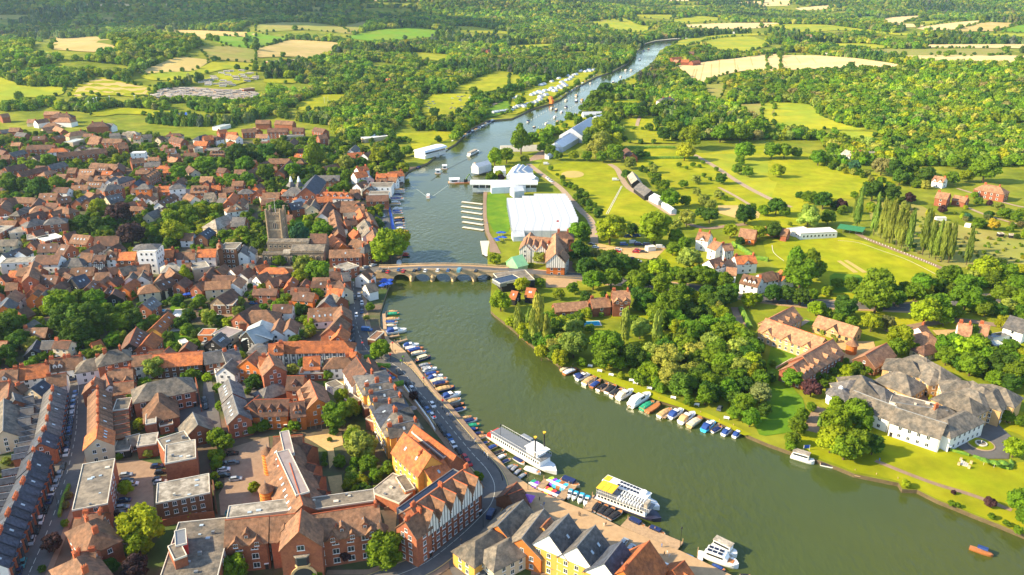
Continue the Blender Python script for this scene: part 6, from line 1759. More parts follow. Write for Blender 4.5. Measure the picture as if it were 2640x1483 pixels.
for k in range(10): obj('post',MB().box(-22+5*k,-21.6+5*k,-.1,.25,3.2,6.0,'white'),g2)
tb_=P(*Z(1,1,1750,120)); g3=empty('boat_club',tb_,math.radians(55),'white glass fronted boat club with pale curved roof on the left bank','building',None,False)
obj('wall',MB().box(-14,16,-6,7,0,6,'white'),g3); obj('balcony',MB().box(-15,17,-7.5,-6.003,3.4,3.9,'white'),g3); obj('window_band',MB().box(-13,15,-6.08,-6.002,4.1,5.6,'glass'),g3); obj('roof',MB().prism([(-7.5,6),(7.5,6),(6,7.6),(0,8.4),(-6,7.6)],-15,17,'white'),g3)
# tents strung along the far left bank
TS=[(0,970,1.3),(60,965,1),(200,945,1),(235,930,1.2),(270,915,1.1),(300,925,1.1),(330,905,1),(290,960,1.3),(340,945,1.1),(380,900,1),(400,880,1),(430,905,1.2),(450,880,1),(480,860,1.2),(500,880,1),(520,840,1.1),(540,855,1),(500,820,1),(550,800,1),(580,790,1),(600,770,1),(640,745,1),(680,715,.9),(700,705,.9),(740,715,.9),(770,700,.9),(790,710,.9),(820,700,.9),(120,1060,1),(160,1040,1.2),(200,1030,1.1),(240,1015,1),(280,990,1.2),(30,1075,1),(60,1060,1),(100,1045,1),(750,690,.7),(290,850,1),(320,840,1),(400,815,.8),(470,785,.8),(560,760,.9),(620,750,.7)]
for i,(x,y,s) in enumerate(TS): tent(2,0,x-13*s,y-8,x+13*s,y-12,6*s,2.4,label='small white tent in the riverside enclosure',grp='small tents along the far bank')
for x,y in ((390,970),(400,1000)): tent(2,0,x-10,y,x+10,y-3,5,4,label='orange tent among the white riverside tents',mt='orange',grp=None)
for i in range(16): 
    t=i/15; tent(1,0,2380+t*190,1115-t*25,2405+t*190,1110-t*25,4,2.4,label='small pale tent by the riverside lawn',grp='small tents along the far bank') if i%2==0 else None
# caravans
cv=MB().box(-4.6,4.6,-1.7,1.7,.35,2.7,'paint').prism([(-1.8,2.7),(1.8,2.7),(0,3.3)],-4.7,4.7,'c').mesh('body'); cw=MB().box(-3.8,3.8,-1.76,-1.705,1.3,2.1,'glass').mesh('window_band')
cvpoly=zz(0,0,[(1490,975),(1640,885),(1950,880),(2150,900),(2400,910),(2574,930),(2574,985),(2400,1015),(2100,1000),(1800,985)]); cv2=zz(0,0,[(2000,830),(2150,760),(2350,690),(2574,730),(2574,800),(2300,880),(2150,870)])
cnt=0
for poly,n_ in ((cvpoly,95),(cv2,34)):
    W2=wpoly(poly,2); pts=[]; tries=0
    xs=[p[0] for p in W2]; ys=[p[1] for p in W2]
    while len(pts)<n_ and tries<9000:
        tries+=1; x=random.uniform(min(xs),max(xs)); y=random.uniform(min(ys),max(ys))
        if inpoly(x,y,W2) and all(abs(x-a)>9.5 or abs(y-b)>4.6 for a,b in pts): pts.append((x,y))
    for x,y in pts:
        root=empty('static_caravan',(x,y,H(x,y)),random.choice([0,0,.1,-.15]),'pale static caravan in the park behind the town trees','caravan','static caravans'); s=random.uniform(.35,.75)
        obj('body',cv,root,tint=(s,s*random.uniform(.9,1),s*random.uniform(.82,1))); obj('window_band',cw,root)
patch('caravan_park_ground',cvpoly,'path'); patch('caravan_park_ground',cv2,'lawn')
# ---------------------------------------------------------------- cars
def car_meshes():
    pro=[(-2.15,.35),(-2.2,.75),(-2.1,1.0),(-1.5,1.05),(1.0,.98),(1.9,.82),(2.15,.6),(2.15,.35)]
    b=MB(); hw=.88
    R1=[(x,-hw,z) for x,z in pro]; R2=[(x,hw,z) for x,z in pro]
    b.loft([[(x,-hw*.94,z if z>.5 else .42) for x,z in pro],[(x,-hw,z*.98) for x,z in pro],[(x,hw,z*.98) for x,z in pro],[(x,hw*.94,z if z>.5 else .42) for x,z in pro]],'paint')
    rf=MB(); rf.add([(-1.55,-.64,1.46),(.35,-.64,1.46),(.35,.64,1.46),(-1.55,.64,1.46),(-1.45,-.6,1.5),(.25,-.6,1.5),(.25,.6,1.5),(-1.45,.6,1.5)],[(0,3,2,1),(4,5,6,7),(0,1,5,4),(1,2,6,5),(2,3,7,6),(3,0,4,7)],'paint')
    g=MB(); g.add([(-2.0,-.82,1.0),(1.15,-.82,.97),(1.15,.82,.97),(-2.0,.82,1.0),(-1.6,-.66,1.46),(.4,-.66,1.46),(.4,.66,1.46),(-1.6,.66,1.46)],[(0,3,2,1),(4,5,6,7),(0,1,5,4),(1,2,6,5),(2,3,7,6),(3,0,4,7)],'carglass')
    w=MB(); w.add([(.33*math.cos(6.2832*i/10),s*.11,.33*math.sin(6.2832*i/10)) for s in(-1,1) for i in range(10)],[tuple(range(10)),tuple(range(19,9,-1))]+[(i,10+i,10+(i+1)%10,(i+1)%10) for i in range(10)],'rubber')
    w.add([(.19*math.cos(6.2832*i/8),s*.125,.19*math.sin(6.2832*i/8)) for s in(-1,1) for i in range(8)],[tuple(range(8)),tuple(range(15,7,-1))],'metal')
    return [q.mesh(n) for q,n in ((b,'body'),(rf,'car_roof'),(g,'windows'),(w,'wheel'))]
CM=car_meshes()
def van_meshes():
    b=MB(); b.prism([(-2.6,.4),(-2.6,2.1),(1.3,2.1),(1.9,1.25),(2.6,1.05),(2.65,.4)],-.95,.95,'paint',axis='y')
    g=MB(); g.prism([(1.36,2.0),(1.88,1.3),(1.2,1.3),(1.0,2.0)],-.97,.97,'carglass',axis='y'); return b.mesh('body'),g.mesh('windows')
VM=van_meshes()
CC={'k':('black',(.015,.016,.02)),'w':('white',(.75,.75,.74)),'s':('silver',(.38,.41,.43)),'b':('blue',(.03,.11,.30)),'n':('navy blue',(.012,.03,.10)),'r':('red',(.50,.02,.02)),'t':('teal',(.06,.30,.32)),'g':('grey',(.10,.11,.12)),'y':('yellow',(.75,.45,.03)),'c':('sky blue',(.10,.27,.36))}
LM=None
def car(c,r,x,y,col,hx=None,hy=None,ang=None,van=False,where='',nobr=False):
    p=P(*Z(c,r,x,y),.8); z=0; br_,dz=on_bridge(p)
    if br_: p=P(*Z(c,r,x,y),dz+.9); z=on_bridge(p)[1]+.03
    elif p.y>880: z=H(p.x,p.y)
    if ang is None:
        q=P(*Z(c,r,x+hx,y+hy),.8); ang=math.atan2(q.y-p.y,q.x-p.x)
    cn,tn=CC[col]; k='van' if van else 'car'
    root=empty('parked_van' if van else 'car',(p.x,p.y,z+.03),ang,f"{cn} {k}{where}",k,'cars and vans of the town')
    if van: obj('body',VM[0],root,tint=tn); obj('windows',VM[1],root)
    else:
        obj('body',CM[0],root,tint=tn); obj('windows',CM[2],root); obj('car_roof',CM[1],root,tint=tn)
    if p.y<560:
        for wx in(-1.35,1.35):
            for wy in(-.84,.84): obj('wheel',CM[3],root,(wx,wy,.31))
def cars(c,r,text,hx=1,hy=0,where='',ang=None):
    q=text.split()
    for i in range(0,len(q),3): car(c,r,float(q[i]),float(q[i+1]),q[i+2][0],hx,hy,ang,len(q[i+2])>1,where)
cars(0,3,"690 20 b 682 75 k 672 140 n 665 215 w 630 350 k 595 430 s 560 520 s 520 610 w 495 690 n 450 785 k 405 890 w 365 990 k 315 1095 s 225 1320 t 185 1415 n",-20,60,' parked along the terraced street')
cars(0,2,"755 1060 b 745 1110 s 735 1155 b 727 1215 w 720 1275 w 712 1325 n 702 1380 n 692 1430 b",-8,60,' parked along the terraced street')
cars(0,3,"1265 435 s 1275 490 k 1325 525 w 1250 690 n 1230 760 s 1200 820 k 1580 345 n 1620 405 k 1600 475 k 1615 505 s 1570 200 w 2335 220 k 2345 312 g 2250 320 k 2250 380 w 2250 440 k 2370 475 s 2335 812 t",60,-8,' in the brick paved yard')
cars(0,2,"275 345 gv 405 355 y 360 455 k 2190 280 w 2345 318 w 2345 345 w 2190 320 g 2010 530 k 2070 545 s",40,-25,' in a gravel yard among the gardens')
cars(0,2,"1700 805 k 1815 800 k 715 915 n",60,-6,' in the cross street')
cars(0,2,"2055 1125 k 2070 1190 k",4,60,' in the narrow lane')
cars(0,2,"2530 90 n 2540 120 n 2550 150 b",40,0,' behind the stone school')
cars(1,2,"990 100 k 1035 72 w 1055 112 k 1065 150 w 1065 190 k 1065 235 n 1008 270 w",2,50,' on the river road below the bridge')
cars(1,2,"975 395 n 975 435 k 975 478 k 975 520 k",0,50,' parked in line by the orange tiled row')
cars(1,2,"1110 62 w 1185 62 r 40 980 n 170 945 k 175 1090 s 1115 420 bv",50,4,' in a side yard')
cars(1,2,"1440 845 k 1530 960 k 1570 1012 w 1600 1050 k 1645 1110 k 1680 1165 k 1725 1225 b 1775 1282 w 1775 1172 w 1850 1390 k 1880 1430 k",35,50,' on the quay road')
cars(1,2,"1290 828 n 1320 858 r 1350 895 b",50,12,' in the bay beside the yellow terrace')
cars(1,3,"1895 12 k 1945 60 b 1985 130 w 2040 195 k 2105 262 r 2135 312 r",40,55,' on the quay road')
cars(1,3,"2365 830 nv 2180 1375 s 2300 1420 gv",30,-60,' by the road junction')
cars(2,3,"285 1350 k",45,-60,' on the brick drive of the yellow houses')
cars(2,3,"1125 1110 s 1195 1170 s 1540 1365 w 1500 1425 r",40,-50,' behind the yellow gabled houses')
cars(1,1,"1290 1270 k 1330 1282 r 1440 1262 b 1485 1276 r 1595 1272 k 1645 1256 n 1705 1270 w 1830 1266 w 1935 1266 b 2045 1270 cv 2215 1272 k",60,0,' crossing the stone bridge')
cars(1,1,"1195 690 k 1285 720 w 1235 740 k 1240 820 k 1275 820 wv 1300 790 k 1260 875 k 1295 860 s",10,40,' in the riverside car park')
cars(1,1,"1200 895 k 1200 915 s 1200 935 k 1200 955 s",40,3,' in the riverside car park')
cars(1,1,"1105 1235 s 1180 1215 w 970 1240 s 1040 1285 b 15 1145 w 1090 555 n 1085 600 w",40,-12,' near the bridge approach')
cars(2,1,"840 1035 w 1070 1058 w 1060 1076 r 1265 1065 r 1245 1084 r 1325 1082 k 1215 1150 k 1270 1175 s 800 1005 k",60,4,' in the gravel car park of the clubhouse')
cars(2,1,"1490 1035 wv 1125 1010 bv 1220 990 wv 1270 1010 nv 1360 1015 nv 1160 930 nv 345 200 wv 1040 360 wv 1250 925 nv",60,0,' beside the park trees')
cars(2,1,"1255 480 w 1275 490 w 1295 500 w 1320 525 w 1345 540 w 1370 550 w 355 340 w 375 360 w 395 375 w",40,22,' along the track by the lawn')
cars(0,1,"255 600 w 205 595 g 245 635 k 280 1130 n 1550 170 k 1550 190 n 1560 210 k 1470 85 s 1500 95 k 1000 140 k 480 560 s 520 565 w",50,-8,' in the town')
cars(2,2,"2090 1205 g 1990 100 k",30,-60,' under the riverside trees')
cars(3,2,"2350 480 g 700 1040 k",60,-10,' near the hotel grounds')
for i in range(46):
    x=random.uniform(1700,2190); y=random.uniform(960,1110)
    if 1800<x<1960 and y>960: continue
    car(1,0,x,y,random.choice('wskkbnrgws'),40,random.uniform(-8,8),None,False,' parked on the grass field beyond the trees')
# ---------------------------------------------------------------- boats
def hull_mesh(L,B,Hh,name='hull',mt='paint',n=10,bow=.42,flat=False):
    m=MB(); rings=[]
    for i in range(n+1):
        t=i/n; x=-L/2+L*t; w=B/2*(1 if t<1-bow else math.sqrt(max(0.0009,1-((t-(1-bow))/bow)**2))); w*= .86+.14*min(1,t*5); sh=Hh*(1+.28*t*t)
        rings.append([(x,-w,sh),(x,-w*.93,sh*.45),(x,-w*.55,-.25),(x,w*.55,-.25),(x,w*.93,sh*.45),(x,w,sh)])
    return m.loft(rings,mt).mesh(name)
def cover_mesh(L,B,Hh,h,x0=.04,x1=.80,name='cover',mt='canvas'):
    m=MB(); rings=[]; n=9; bow=.42
    for i in range(n+1):
        t=x0+(x1-x0)*i/n; x=-L/2+L*t; w=B/2*.96*(1 if t<1-bow else math.sqrt(max(0.001,1-((t-(1-bow))/bow)**2))); sh=Hh*(1+.28*t*t)-.02; k=math.sin(math.pi*min(1,max(0.12,i/n*.94+.06)))**.45
        sag=.06*math.cos(i*2.2)
        rings.append([(x,-w,sh),(x,-w*.82,sh+h*k*.62+sag),(x,0,sh+h*k+sag),(x,w*.82,sh+h*k*.62+sag),(x,w,sh)])
    return m.loft(rings,mt).mesh(name)
BM={}
def unit_boats():
    BM['hullD']=hull_mesh(6.4,2.2,.75); BM['rub']=hull_mesh(6.55,2.32,.80,'rubbing_strake',n=10)
    m=MB(); m.loft([[(x,-w,.72+.2*t),(x,w,.72+.2*t),(x,w,.80+.22*t),(x,-w,.80+.22*t)] for t,x,w in ((0,-3.1,.92),(.5,0,1.05),(.75,1.6,.86),(.95,2.8,.4))],'teak'); BM['deck']=m.mesh('deck')
    BM['cover']=cover_mesh(6.4,2.2,.75,.75)
    BM['hullC']=hull_mesh(9.2,3.1,1.25)
    m=MB(); m.loft([[(x,-w,z0),(x,-w*.8,z1),(x,w*.8,z1),(x,w,z0)] for x,w,z0,z1 in ((-1.4,1.3,1.2,2.5),(.4,1.3,1.3,2.6),(1.5,1.15,1.35,1.95),(3.0,.75,1.45,1.7),(3.9,.3,1.5,1.62))],'white'); BM['cabinC']=m.mesh('cabin')
    m=MB(); m.add([(.35,-1.05,2.5),(.35,1.05,2.5),(1.55,1.0,1.95),(1.55,-1.0,1.95),(.35,-1.05,2.64),(.35,1.05,2.64),(1.65,1.0,2.0),(1.65,-1.0,2.0)],[(4,5,6,7),(0,1,5,4),(3,7,6,2),(0,4,7,3),(1,2,6,5)],'carglass'); m.box(-1.3,.4,-1.32,-1.2,1.75,2.25,'carglass'); m.box(-1.3,.4,1.2,1.32,1.75,2.25,'carglass'); BM['glassC']=m.mesh('windscreen')
    m=MB(); m.loft([[(x,-w,1.15),(x,-w*.85,z),(x,w*.85,z),(x,w,1.15)] for x,w,z in ((-4.3,1.2,1.6),(-3.6,1.3,2.3),(-2.4,1.35,2.7),(-1.2,1.3,2.55))],'canvas'); BM['hoodC']=m.mesh('cockpit_hood')
    m=MB(); m.loft([[(x,-w,.85),(x,-w*.9,1.75),(x,w*.9,1.75),(x,w,.85)] for x,w in ((-2.4,.9),(-.5,1.0),(1.4,.9))],'canvas'); BM['cabinL']=m.mesh('canopy')
    m=MB(); 
    for s_ in(-1,1):
        for k in range(5): m.box(-2.1+k*.7,-1.65+k*.7,s_*.93-.04,s_*.93+.04,1.1,1.55,'carglass')
    BM['winL']=m.mesh('window_row')
    BM['pedal']=hull_mesh(3.2,1.7,.6); m=MB().box(-.9,.1,-.65,.65,.55,.75,'white').box(-1.0,-.75,-.65,.65,.75,1.15,'white'); BM['seat']=m.mesh('seat')
    BM['punt']=hull_mesh(5.5,1.1,.4)
    BM['kb']=hull_mesh(4.0,1.1,.32)
unit_boats()
BC={'w':('white',(.78,.78,.76)),'b':('blue',(.02,.06,.24)),'n':('navy',(.015,.03,.12)),'t':('tan',(.55,.34,.15)),'c':('cream',(.68,.58,.40)),'k':('black',(.02,.022,.03)),'g':('green',(.02,.30,.16)),'y':('yellow',(.75,.60,.05)),'o':('varnished wood',(.36,.14,.045)),'a':('grey',(.28,.30,.33)),'r':('red',(.60,.05,.05)),'p':('purple',(.22,.05,.55)),'l':('lime',(.40,.70,.05)),'u':('sky blue',(.05,.45,.75))}
def boat(c,r,x1,y1,x2,y2,kd,hc,cc,where,grp,sc=None):
    a=P(*Z(c,r,x1,y1),WZ+.6); b=P(*Z(c,r,x2,y2),WZ+.6); cn,an,L_=local_frame(a,b)
    base={'D':6.4,'C':9.2,'L':6.4,'P':3.2,'R':6.4}[kd]; s=max(.5 if a.y<900 else .4,min(1.9,L_/base)) if sc is None else sc
    nmm={'D':'covered_boat','C':'cabin_cruiser','L':'canopied_launch','P':'pedal_boat','R':'rowing_boat'}[kd]
    lab={'D':f"{BC[hc][0]} boat under a {BC[cc][0]} cover",'C':f"{BC[hc][0]} cabin cruiser with {BC[cc][0]} hood",'L':f"{BC[hc][0]} launch with {BC[cc][0]} canopy",'P':f"{BC[hc][0]} pedal boat",'R':f"{BC[hc][0]} open boat"}[kd]
    root=empty(nmm,(cn.x,cn.y,WZ),an,lab+where,'boat',grp); s3=(s,s*(1 if kd!='C' else 1),s)
    def q(nm,tn=None): return obj(BM[nm].name,BM[nm],root,tint=tn,sc=s)
    if kd=='D': q('hullD',BC[hc][1]); q('deck'); q('cover',BC[cc][1])
    elif kd=='C': q('hullC',BC[hc][1]); q('cabinC'); q('glassC'); q('hoodC',BC[cc][1])
    elif kd=='L': q('hullD',BC[hc][1]); q('deck'); q('cabinL',BC[cc][1]); q('winL')
    elif kd=='P': q('pedal',BC[hc][1]); q('seat')
    elif kd=='R': q('hullD',BC[hc][1]); q('deck')
    return root
def boats(c,r,text,where,grp,sc=None):
    for ln in text.strip().split('\n'):
        q=ln.split(); boat(c,r,*[float(v) for v in q[:4]],q[4],q[5],q[6],where,grp,sc)
boats(1,2,"""1315 240 1425 236 D c t
1320 264 1448 258 D g g
1300 318 1440 310 D w t
1300 345 1425 345 D w b
1300 378 1415 375 D w c
1305 408 1400 405 D w b
1310 460 1515 428 C w b
1480 590 1640 572 C w b
1500 612 1640 600 D w w
1530 642 1685 605 D o b
1565 668 1710 640 D w c
1605 735 1758 690 L n c
1640 785 1760 760 D a a
1660 810 1780 790 D a a
1680 845 1820 808 C w a
1700 875 1845 848 D o b
1725 925 1880 882 C w b
1755 952 1925 912 D w c
1770 975 1940 950 D o n
1800 1040 2000 998 D n t
1865 1120 2060 1062 C w b
1910 1162 2060 1115 D w t
1930 1200 2100 1165 D k k
1975 1245 2115 1205 D w n
2050 1320 2170 1290 D t t
2065 1360 2225 1318 D w n
2100 1400 2255 1370 D g g
2100 1435 2240 1412 D n b""",' moored along the quay pontoons','boats moored along the quay')
boats(1,3,"""2165 35 2290 8 D t n
2190 72 2320 40 D w t
2270 120 2345 98 D w b
2320 182 2440 130 D c b
2385 228 2500 188 D w k
2420 275 2520 228 D w w
2470 312 2560 272 D w n
2515 372 2610 330 D a a""",' behind the paddle steamer','boats moored along the quay')
boats(2,3,"""-10 395 60 335 D k a
25 435 92 372 D k a
62 475 150 415 D k a
20 262 125 328 D w n
130 365 290 425 D w w
80 60 240 150 L w a
490 478 680 552 L c n
815 805 892 705 D a k
875 835 962 735 D a k
925 860 1035 765 D a k
975 885 1110 800 D a k
1165 880 1340 968 L w n
1370 965 1540 1040 L c n
2010 1335 2150 1400 D n b
2300 1440 2400 1447 D a k
600 585 560 675 C w u
655 605 610 690 C w u
715 625 670 720 C w u
770 650 730 745 C w u""",' by the boat hire jetties','boats at the hire jetties')
for x,y,cc in ((205,525,'g'),(240,540,'p'),(385,495,'l'),(420,512,'p'),(452,525,'u'),(490,540,'o'),(530,560,'u'),(298,580,'y'),(335,592,'r'),(370,607,'y'),(410,625,'r'),(450,642,'n')):
    boat(2,3,x-22,y+22,x+22,y-22,'P',cc,cc,' at the boat hire jetty','pedal boats for hire',1.25)
boats(2,2,"""490 830 590 795 D t c
520 868 655 815 D o w
625 880 715 855 D w b
650 925 790 865 C w n
720 970 850 895 D w t
795 1000 885 935 D o b
860 1030 970 965 D w k
945 1055 1045 980 D w k
995 1085 1110 1020 D w k
1065 1120 1215 1035 C w c
1190 1195 1385 1080 C w w
1300 1225 1430 1145 D g g
1355 1250 1485 1170 R o o
1475 1295 1605 1220 D w t
1585 1310 1720 1225 C w b
1690 1360 1835 1265 C w t
1775 1398 1905 1310 D t c
1920 1440 2040 1345 C u b
2010 1447 2110 1395 D w n
2120 1480 2215 1405 C w b
2230 1500 2315 1430 C w b
140 512 195 570 R o b""",' moored against the wooded right bank','boats along the wooded bank')
boats(1,2,"2475 280 2555 350 R w w",' under the willow',None)
boats(1,1,"""1350 385 1490 382 D c n
1390 465 1495 462 D w t
1400 485 1500 482 D w a
1390 510 1470 508 D n n
1370 530 1470 528 D w a
1350 560 1490 558 D w n
1360 585 1450 583 D w w
1350 610 1460 605 D w t
1380 655 1475 652 C w w
1370 680 1470 675 D w b
1375 700 1480 696 D w n
1390 750 1495 745 D k t
1390 775 1495 772 D k n
1400 800 1500 795 D w a
1400 825 1500 820 D w b
1405 850 1505 845 D w w
1420 885 1535 878 D o t
1430 905 1530 902 D w n
1465 1120 1545 1125 D n r
1470 1100 1540 1098 D t r
1435 1235 1440 1180 C w w
2330 1130 2290 1105 D n w
1730 545 1735 515 L w w
1820 130 1850 95 C w w
1620 245 1650 225 D n n
2210 190 2190 185 R w w""",' moored near the bridge','boats moored above the bridge')
def bigboat(c,r,x1,y1,x2,y2,B,label,style):
    a=P(*Z(c,r,x1,y1),WZ+1.5); b=P(*Z(c,r,x2,y2),WZ+1.5); cn,an,L_=local_frame(a,b)
    root=empty({'steamer':'paddle_steamer','open':'passenger_boat','roof':'passenger_boat','solar':'cabin_cruiser','small':'passenger_boat'}[style],(cn.x,cn.y,WZ),an,label,'boat','passenger boats',False)
    Hh=1.2 if style!='solar' else 1.4
    o=obj('hull',hull_mesh(L_,B,Hh,bow=.22 if style!='solar' else .4),root,tint=(.80,.79,.76) if style!='open' else (.03,.03,.06))
    obj('deck',MB().box(-L_*.47,L_*.36,-B*.44,B*.44,Hh+.02,Hh+.22,'a' if False else 'concrete'),root)
    if style=='steamer':
        obj('lower_saloon',MB().box(-L_*.42,L_*.33,-B*.42,B*.42,Hh+.2,Hh+2.7,'white'),root)
        obj('upper_deck',MB().box(-L_*.43,L_*.35,-B*.47,B*.47,Hh+2.7,Hh+2.9,'metal'),root)
        obj('upper_saloon',MB().box(L_*.12,L_*.28,-B*.36,B*.36,Hh+2.9,Hh+5.1,'white'),root)
        obj('canopy',MB().box(L_*.10,L_*.33,-B*.42,B*.42,Hh+5.1,Hh+5.3,'white'),root)
        for s_ in(-1,1):
            for k in range(22): obj('window',MB().box(-L_*.40+k*L_*.033,-L_*.40+k*L_*.033+.7,s_*B*.42-.03,s_*B*.42+.03,Hh+1.0,Hh+2.0,'glass'),root)
            m=MB(); m.bar((-L_*.42,s_*B*.46,Hh+3.9),(L_*.34,s_*B*.46,Hh+3.9),.05,'white')
            for k in range(28): x=-L_*.42+k*L_*.76/27; m.bar((x,s_*B*.46,Hh+2.9),(x,s_*B*.46,Hh+3.9),.04,'white',4)
            obj('railing',m,root)
            f=obj('funnel',MB().cyl(L_*.25,s_*B*.36,Hh+2.9,Hh+10.5,.28,.25,'black',10),root); obj('crown_top',MB().cyl(L_*.25,s_*B*.36,Hh+10.5,Hh+11.2,.3,.6,'yellow',10),f)
        obj('paddle_wheel',MB().prism([(-L_*.5+1.6+1.6*math.cos(6.2832*i/12),Hh+.6+1.6*math.sin(6.2832*i/12)) for i in range(12)],-B*.4,B*.4,'redp',axis='y'),root)
        for k in range(30):
            pass
    elif style in('open','roof'):
        obj('saloon',MB().box(-L_*.44,L_*.30,-B*.42,B*.42,Hh+.2,Hh+2.3,'white'),root)
        for s_ in(-1,1):
            for k in range(14): obj('window',MB().box(-L_*.42+k*L_*.05,-L_*.42+k*L_*.05+L_*.036,s_*B*.42-.03,s_*B*.42+.03,Hh+1.1,Hh+1.9,'glass'),root)
        if style=='open':
            obj('upper_deck',MB().box(-L_*.45,L_*.36,-B*.46,B*.46,Hh+2.3,Hh+2.5,'metal'),root)
            for k in range(3): obj('awning',MB().box(-L_*.45+k*L_*.085,-L_*.45+k*L_*.085+L_*.08,-B*.45,B*.45,Hh+4.4,Hh+4.55,'yellow'),root)
            for k in range(9):
                for s_ in(-1,1): obj('bench',MB().box(-L_*.13+k*L_*.042,-L_*.13+k*L_*.042+.35,s_*B*.25-.9,s_*B*.25+.9,Hh+2.5,Hh+3.3,'white'),root)
            obj('wheelhouse',MB().box(L_*.26,L_*.31,-B*.25,B*.25,Hh+2.5,Hh+4.3,'c'),root)
            m=MB()
            for s_ in(-1,1):
                m.bar((-L_*.44,s_*B*.45,Hh+3.5),(L_*.36,s_*B*.45,Hh+3.5),.05,'white')
                for k in range(24): x=-L_*.44+k*L_*.8/23; m.bar((x,s_*B*.45,Hh+2.5),(x,s_*B*.45,Hh+(4.4 if x<-L_*.2 else 3.5)),.04,'white',4)
            obj('railing',m,root)
        else:
            obj('roof',MB().prism([(-B*.45,Hh+2.3),(B*.45,Hh+2.3),(B*.40,Hh+2.7),(-B*.40,Hh+2.7)],-L_*.45,L_*.32,'white'),root)
            for s_ in(-1,1):
                for k in range(8): obj('roof_window',MB().box(-L_*.20+k*L_*.055,-L_*.20+k*L_*.055+L_*.045,s_*B*.2-.55,s_*B*.2+.55,Hh+2.7,Hh+2.76,'solar'),root)
            for k in range(2): obj('awning',MB().box(-L_*.44+k*L_*.05,-L_*.44+k*L_*.05+L_*.045,-B*.3,B*.3,Hh+2.7,Hh+2.85,'yellow'),root)
            obj('wheelhouse',MB().cyl(L_*.22,0,Hh+2.7,Hh+3.4,1.4,1.2,'white',12),root)
    elif style=='solar':
        obj('cabin',MB().loft([[(x,-w,Hh),(x,-w*.9,z),(x,w*.9,z),(x,w,Hh)] for x,w,z in ((-L_*.42,B*.4,Hh+2.0),(-L_*.1,B*.43,Hh+2.1),(L_*.12,B*.4,Hh+1.9),(L_*.2,B*.3,Hh+.9))],'white'),root)
        for k in range(3):
            for s_ in(-1,1): obj('solar_panel',MB().box(-L_*.38+k*L_*.15,-L_*.26+k*L_*.15,s_*B*.18-.5,s_*B*.18+.5,Hh+2.02,Hh+2.18,'solar'),root)
        for s_ in(-1,1): obj('window_band',MB().box(-L_*.38,L_*.08,s_*B*.425-.05,s_*B*.425+.03,Hh+1.0,Hh+1.6,'carglass'),root)
        obj('foredeck',MB().box(L_*.2,L_*.36,-B*.2,B*.2,Hh+.3,Hh+.42,'teak'),root)
    elif style=='small':
        obj('cabin',MB().box(-L_*.42,L_*.25,-B*.4,B*.4,Hh+.2,Hh+2.1,'white'),root); obj('roof',MB().box(-L_*.44,L_*.28,-B*.43,B*.43,Hh+2.1,Hh+2.3,'c'),root)
        for s_ in(-1,1): obj('window_band',MB().box(-L_*.4,L_*.22,s_*B*.405-.03,s_*B*.405+.03,Hh+1.0,Hh+1.7,'glass'),root)
bigboat(1,3,2370,20,3024,400,6.2,'long white paddle steamer with twin black funnels at the quay','steamer')
bigboat(2,3,845,625,1500,870,5.6,'dark hulled passenger boat with yellow awning and open upper deck','open')
bigboat(2,3,905,510,1485,755,4.6,'white roofed passenger boat moored outside the yellow awning boat','roof')
bigboat(2,3,1930,1210,2280,1340,4.2,'white motor cruiser with dark roof panels at the promenade end','solar')
bigboat(2,3,2020,1110,2265,1230,3.0,'cream launch with black hoods beside the panelled cruiser','small')
bigboat(1,1,2135,112,2235,62,4.2,'white passenger boat heading away upriver','small')
bigboat(3,3,235,225,470,295,3.2,'cream topped launch with navy hull moored by the hotel lawn','small')
boats(3,3,"525 325 690 362 D w k",' below the hotel lawn',None)
M['navy']=mat('navy_canvas',(.02,.05,.18),.7,.1,1)
ob=boat(3,3,2025,1165,2265,1250,'R','o','b',' rowing away at the lower right','boats'); 
cx_,cy_=ob.location.x,ob.location.y; an_=ob.rotation_euler.z
obj('canopy',MB().prism([(-.9,1.9),(.9,1.9),(.6,2.25),(-.6,2.25)],-1.2,1.6,M['navy']),ob)
# regatta craft on the far reach
for i,(x,y) in enumerate([(1200,705),(545,1010),(650,1015),(705,1010),(545,1075),(400,1090),(447,1105),(500,1125),(650,965),(165,1220),(225,1275),(345,1245),(430,1180),(460,1220),(95,1300),(1145,705),(1095,770),(1285,600),(1375,495),(1325,515),(640,1150),(790,835),(1020,820),(60,1285)]):
    s=15 if y>900 else 10
    boat(2,0,x-s*.7,y+s*.35,x+s*.7,y-s*.35,'LDC'[i%3] if y>900 else 'D','wwnw'[i%4],'ccwtn'[i%5],' on the far reach','boats on the far reach')
for i in range(34):
    t=i/33; x=0+t*640; y=1175-t*240
    x=-10+t*380 if i<16 else 380+(t-.48)*900; y=(1185-i*8.2) if i<16 else 1045-(i-16)*17
    boat(2,0,x-11,y+3,x+11,y-4,'DCL'[i%3],'wwcw'[i%4],'wtcn'[i%4],' moored by the far tents','boats moored by the far tents')
for i in range(14):
    t=i/13; x=1950+t*430; y=1440-t*225
    boat(1,0,x-14,y+6,x+14,y-6,'DC'[i%2],'wnw'[i%3],'nwt'[i%3],' moored to the left bank bend','boats moored on the bend')
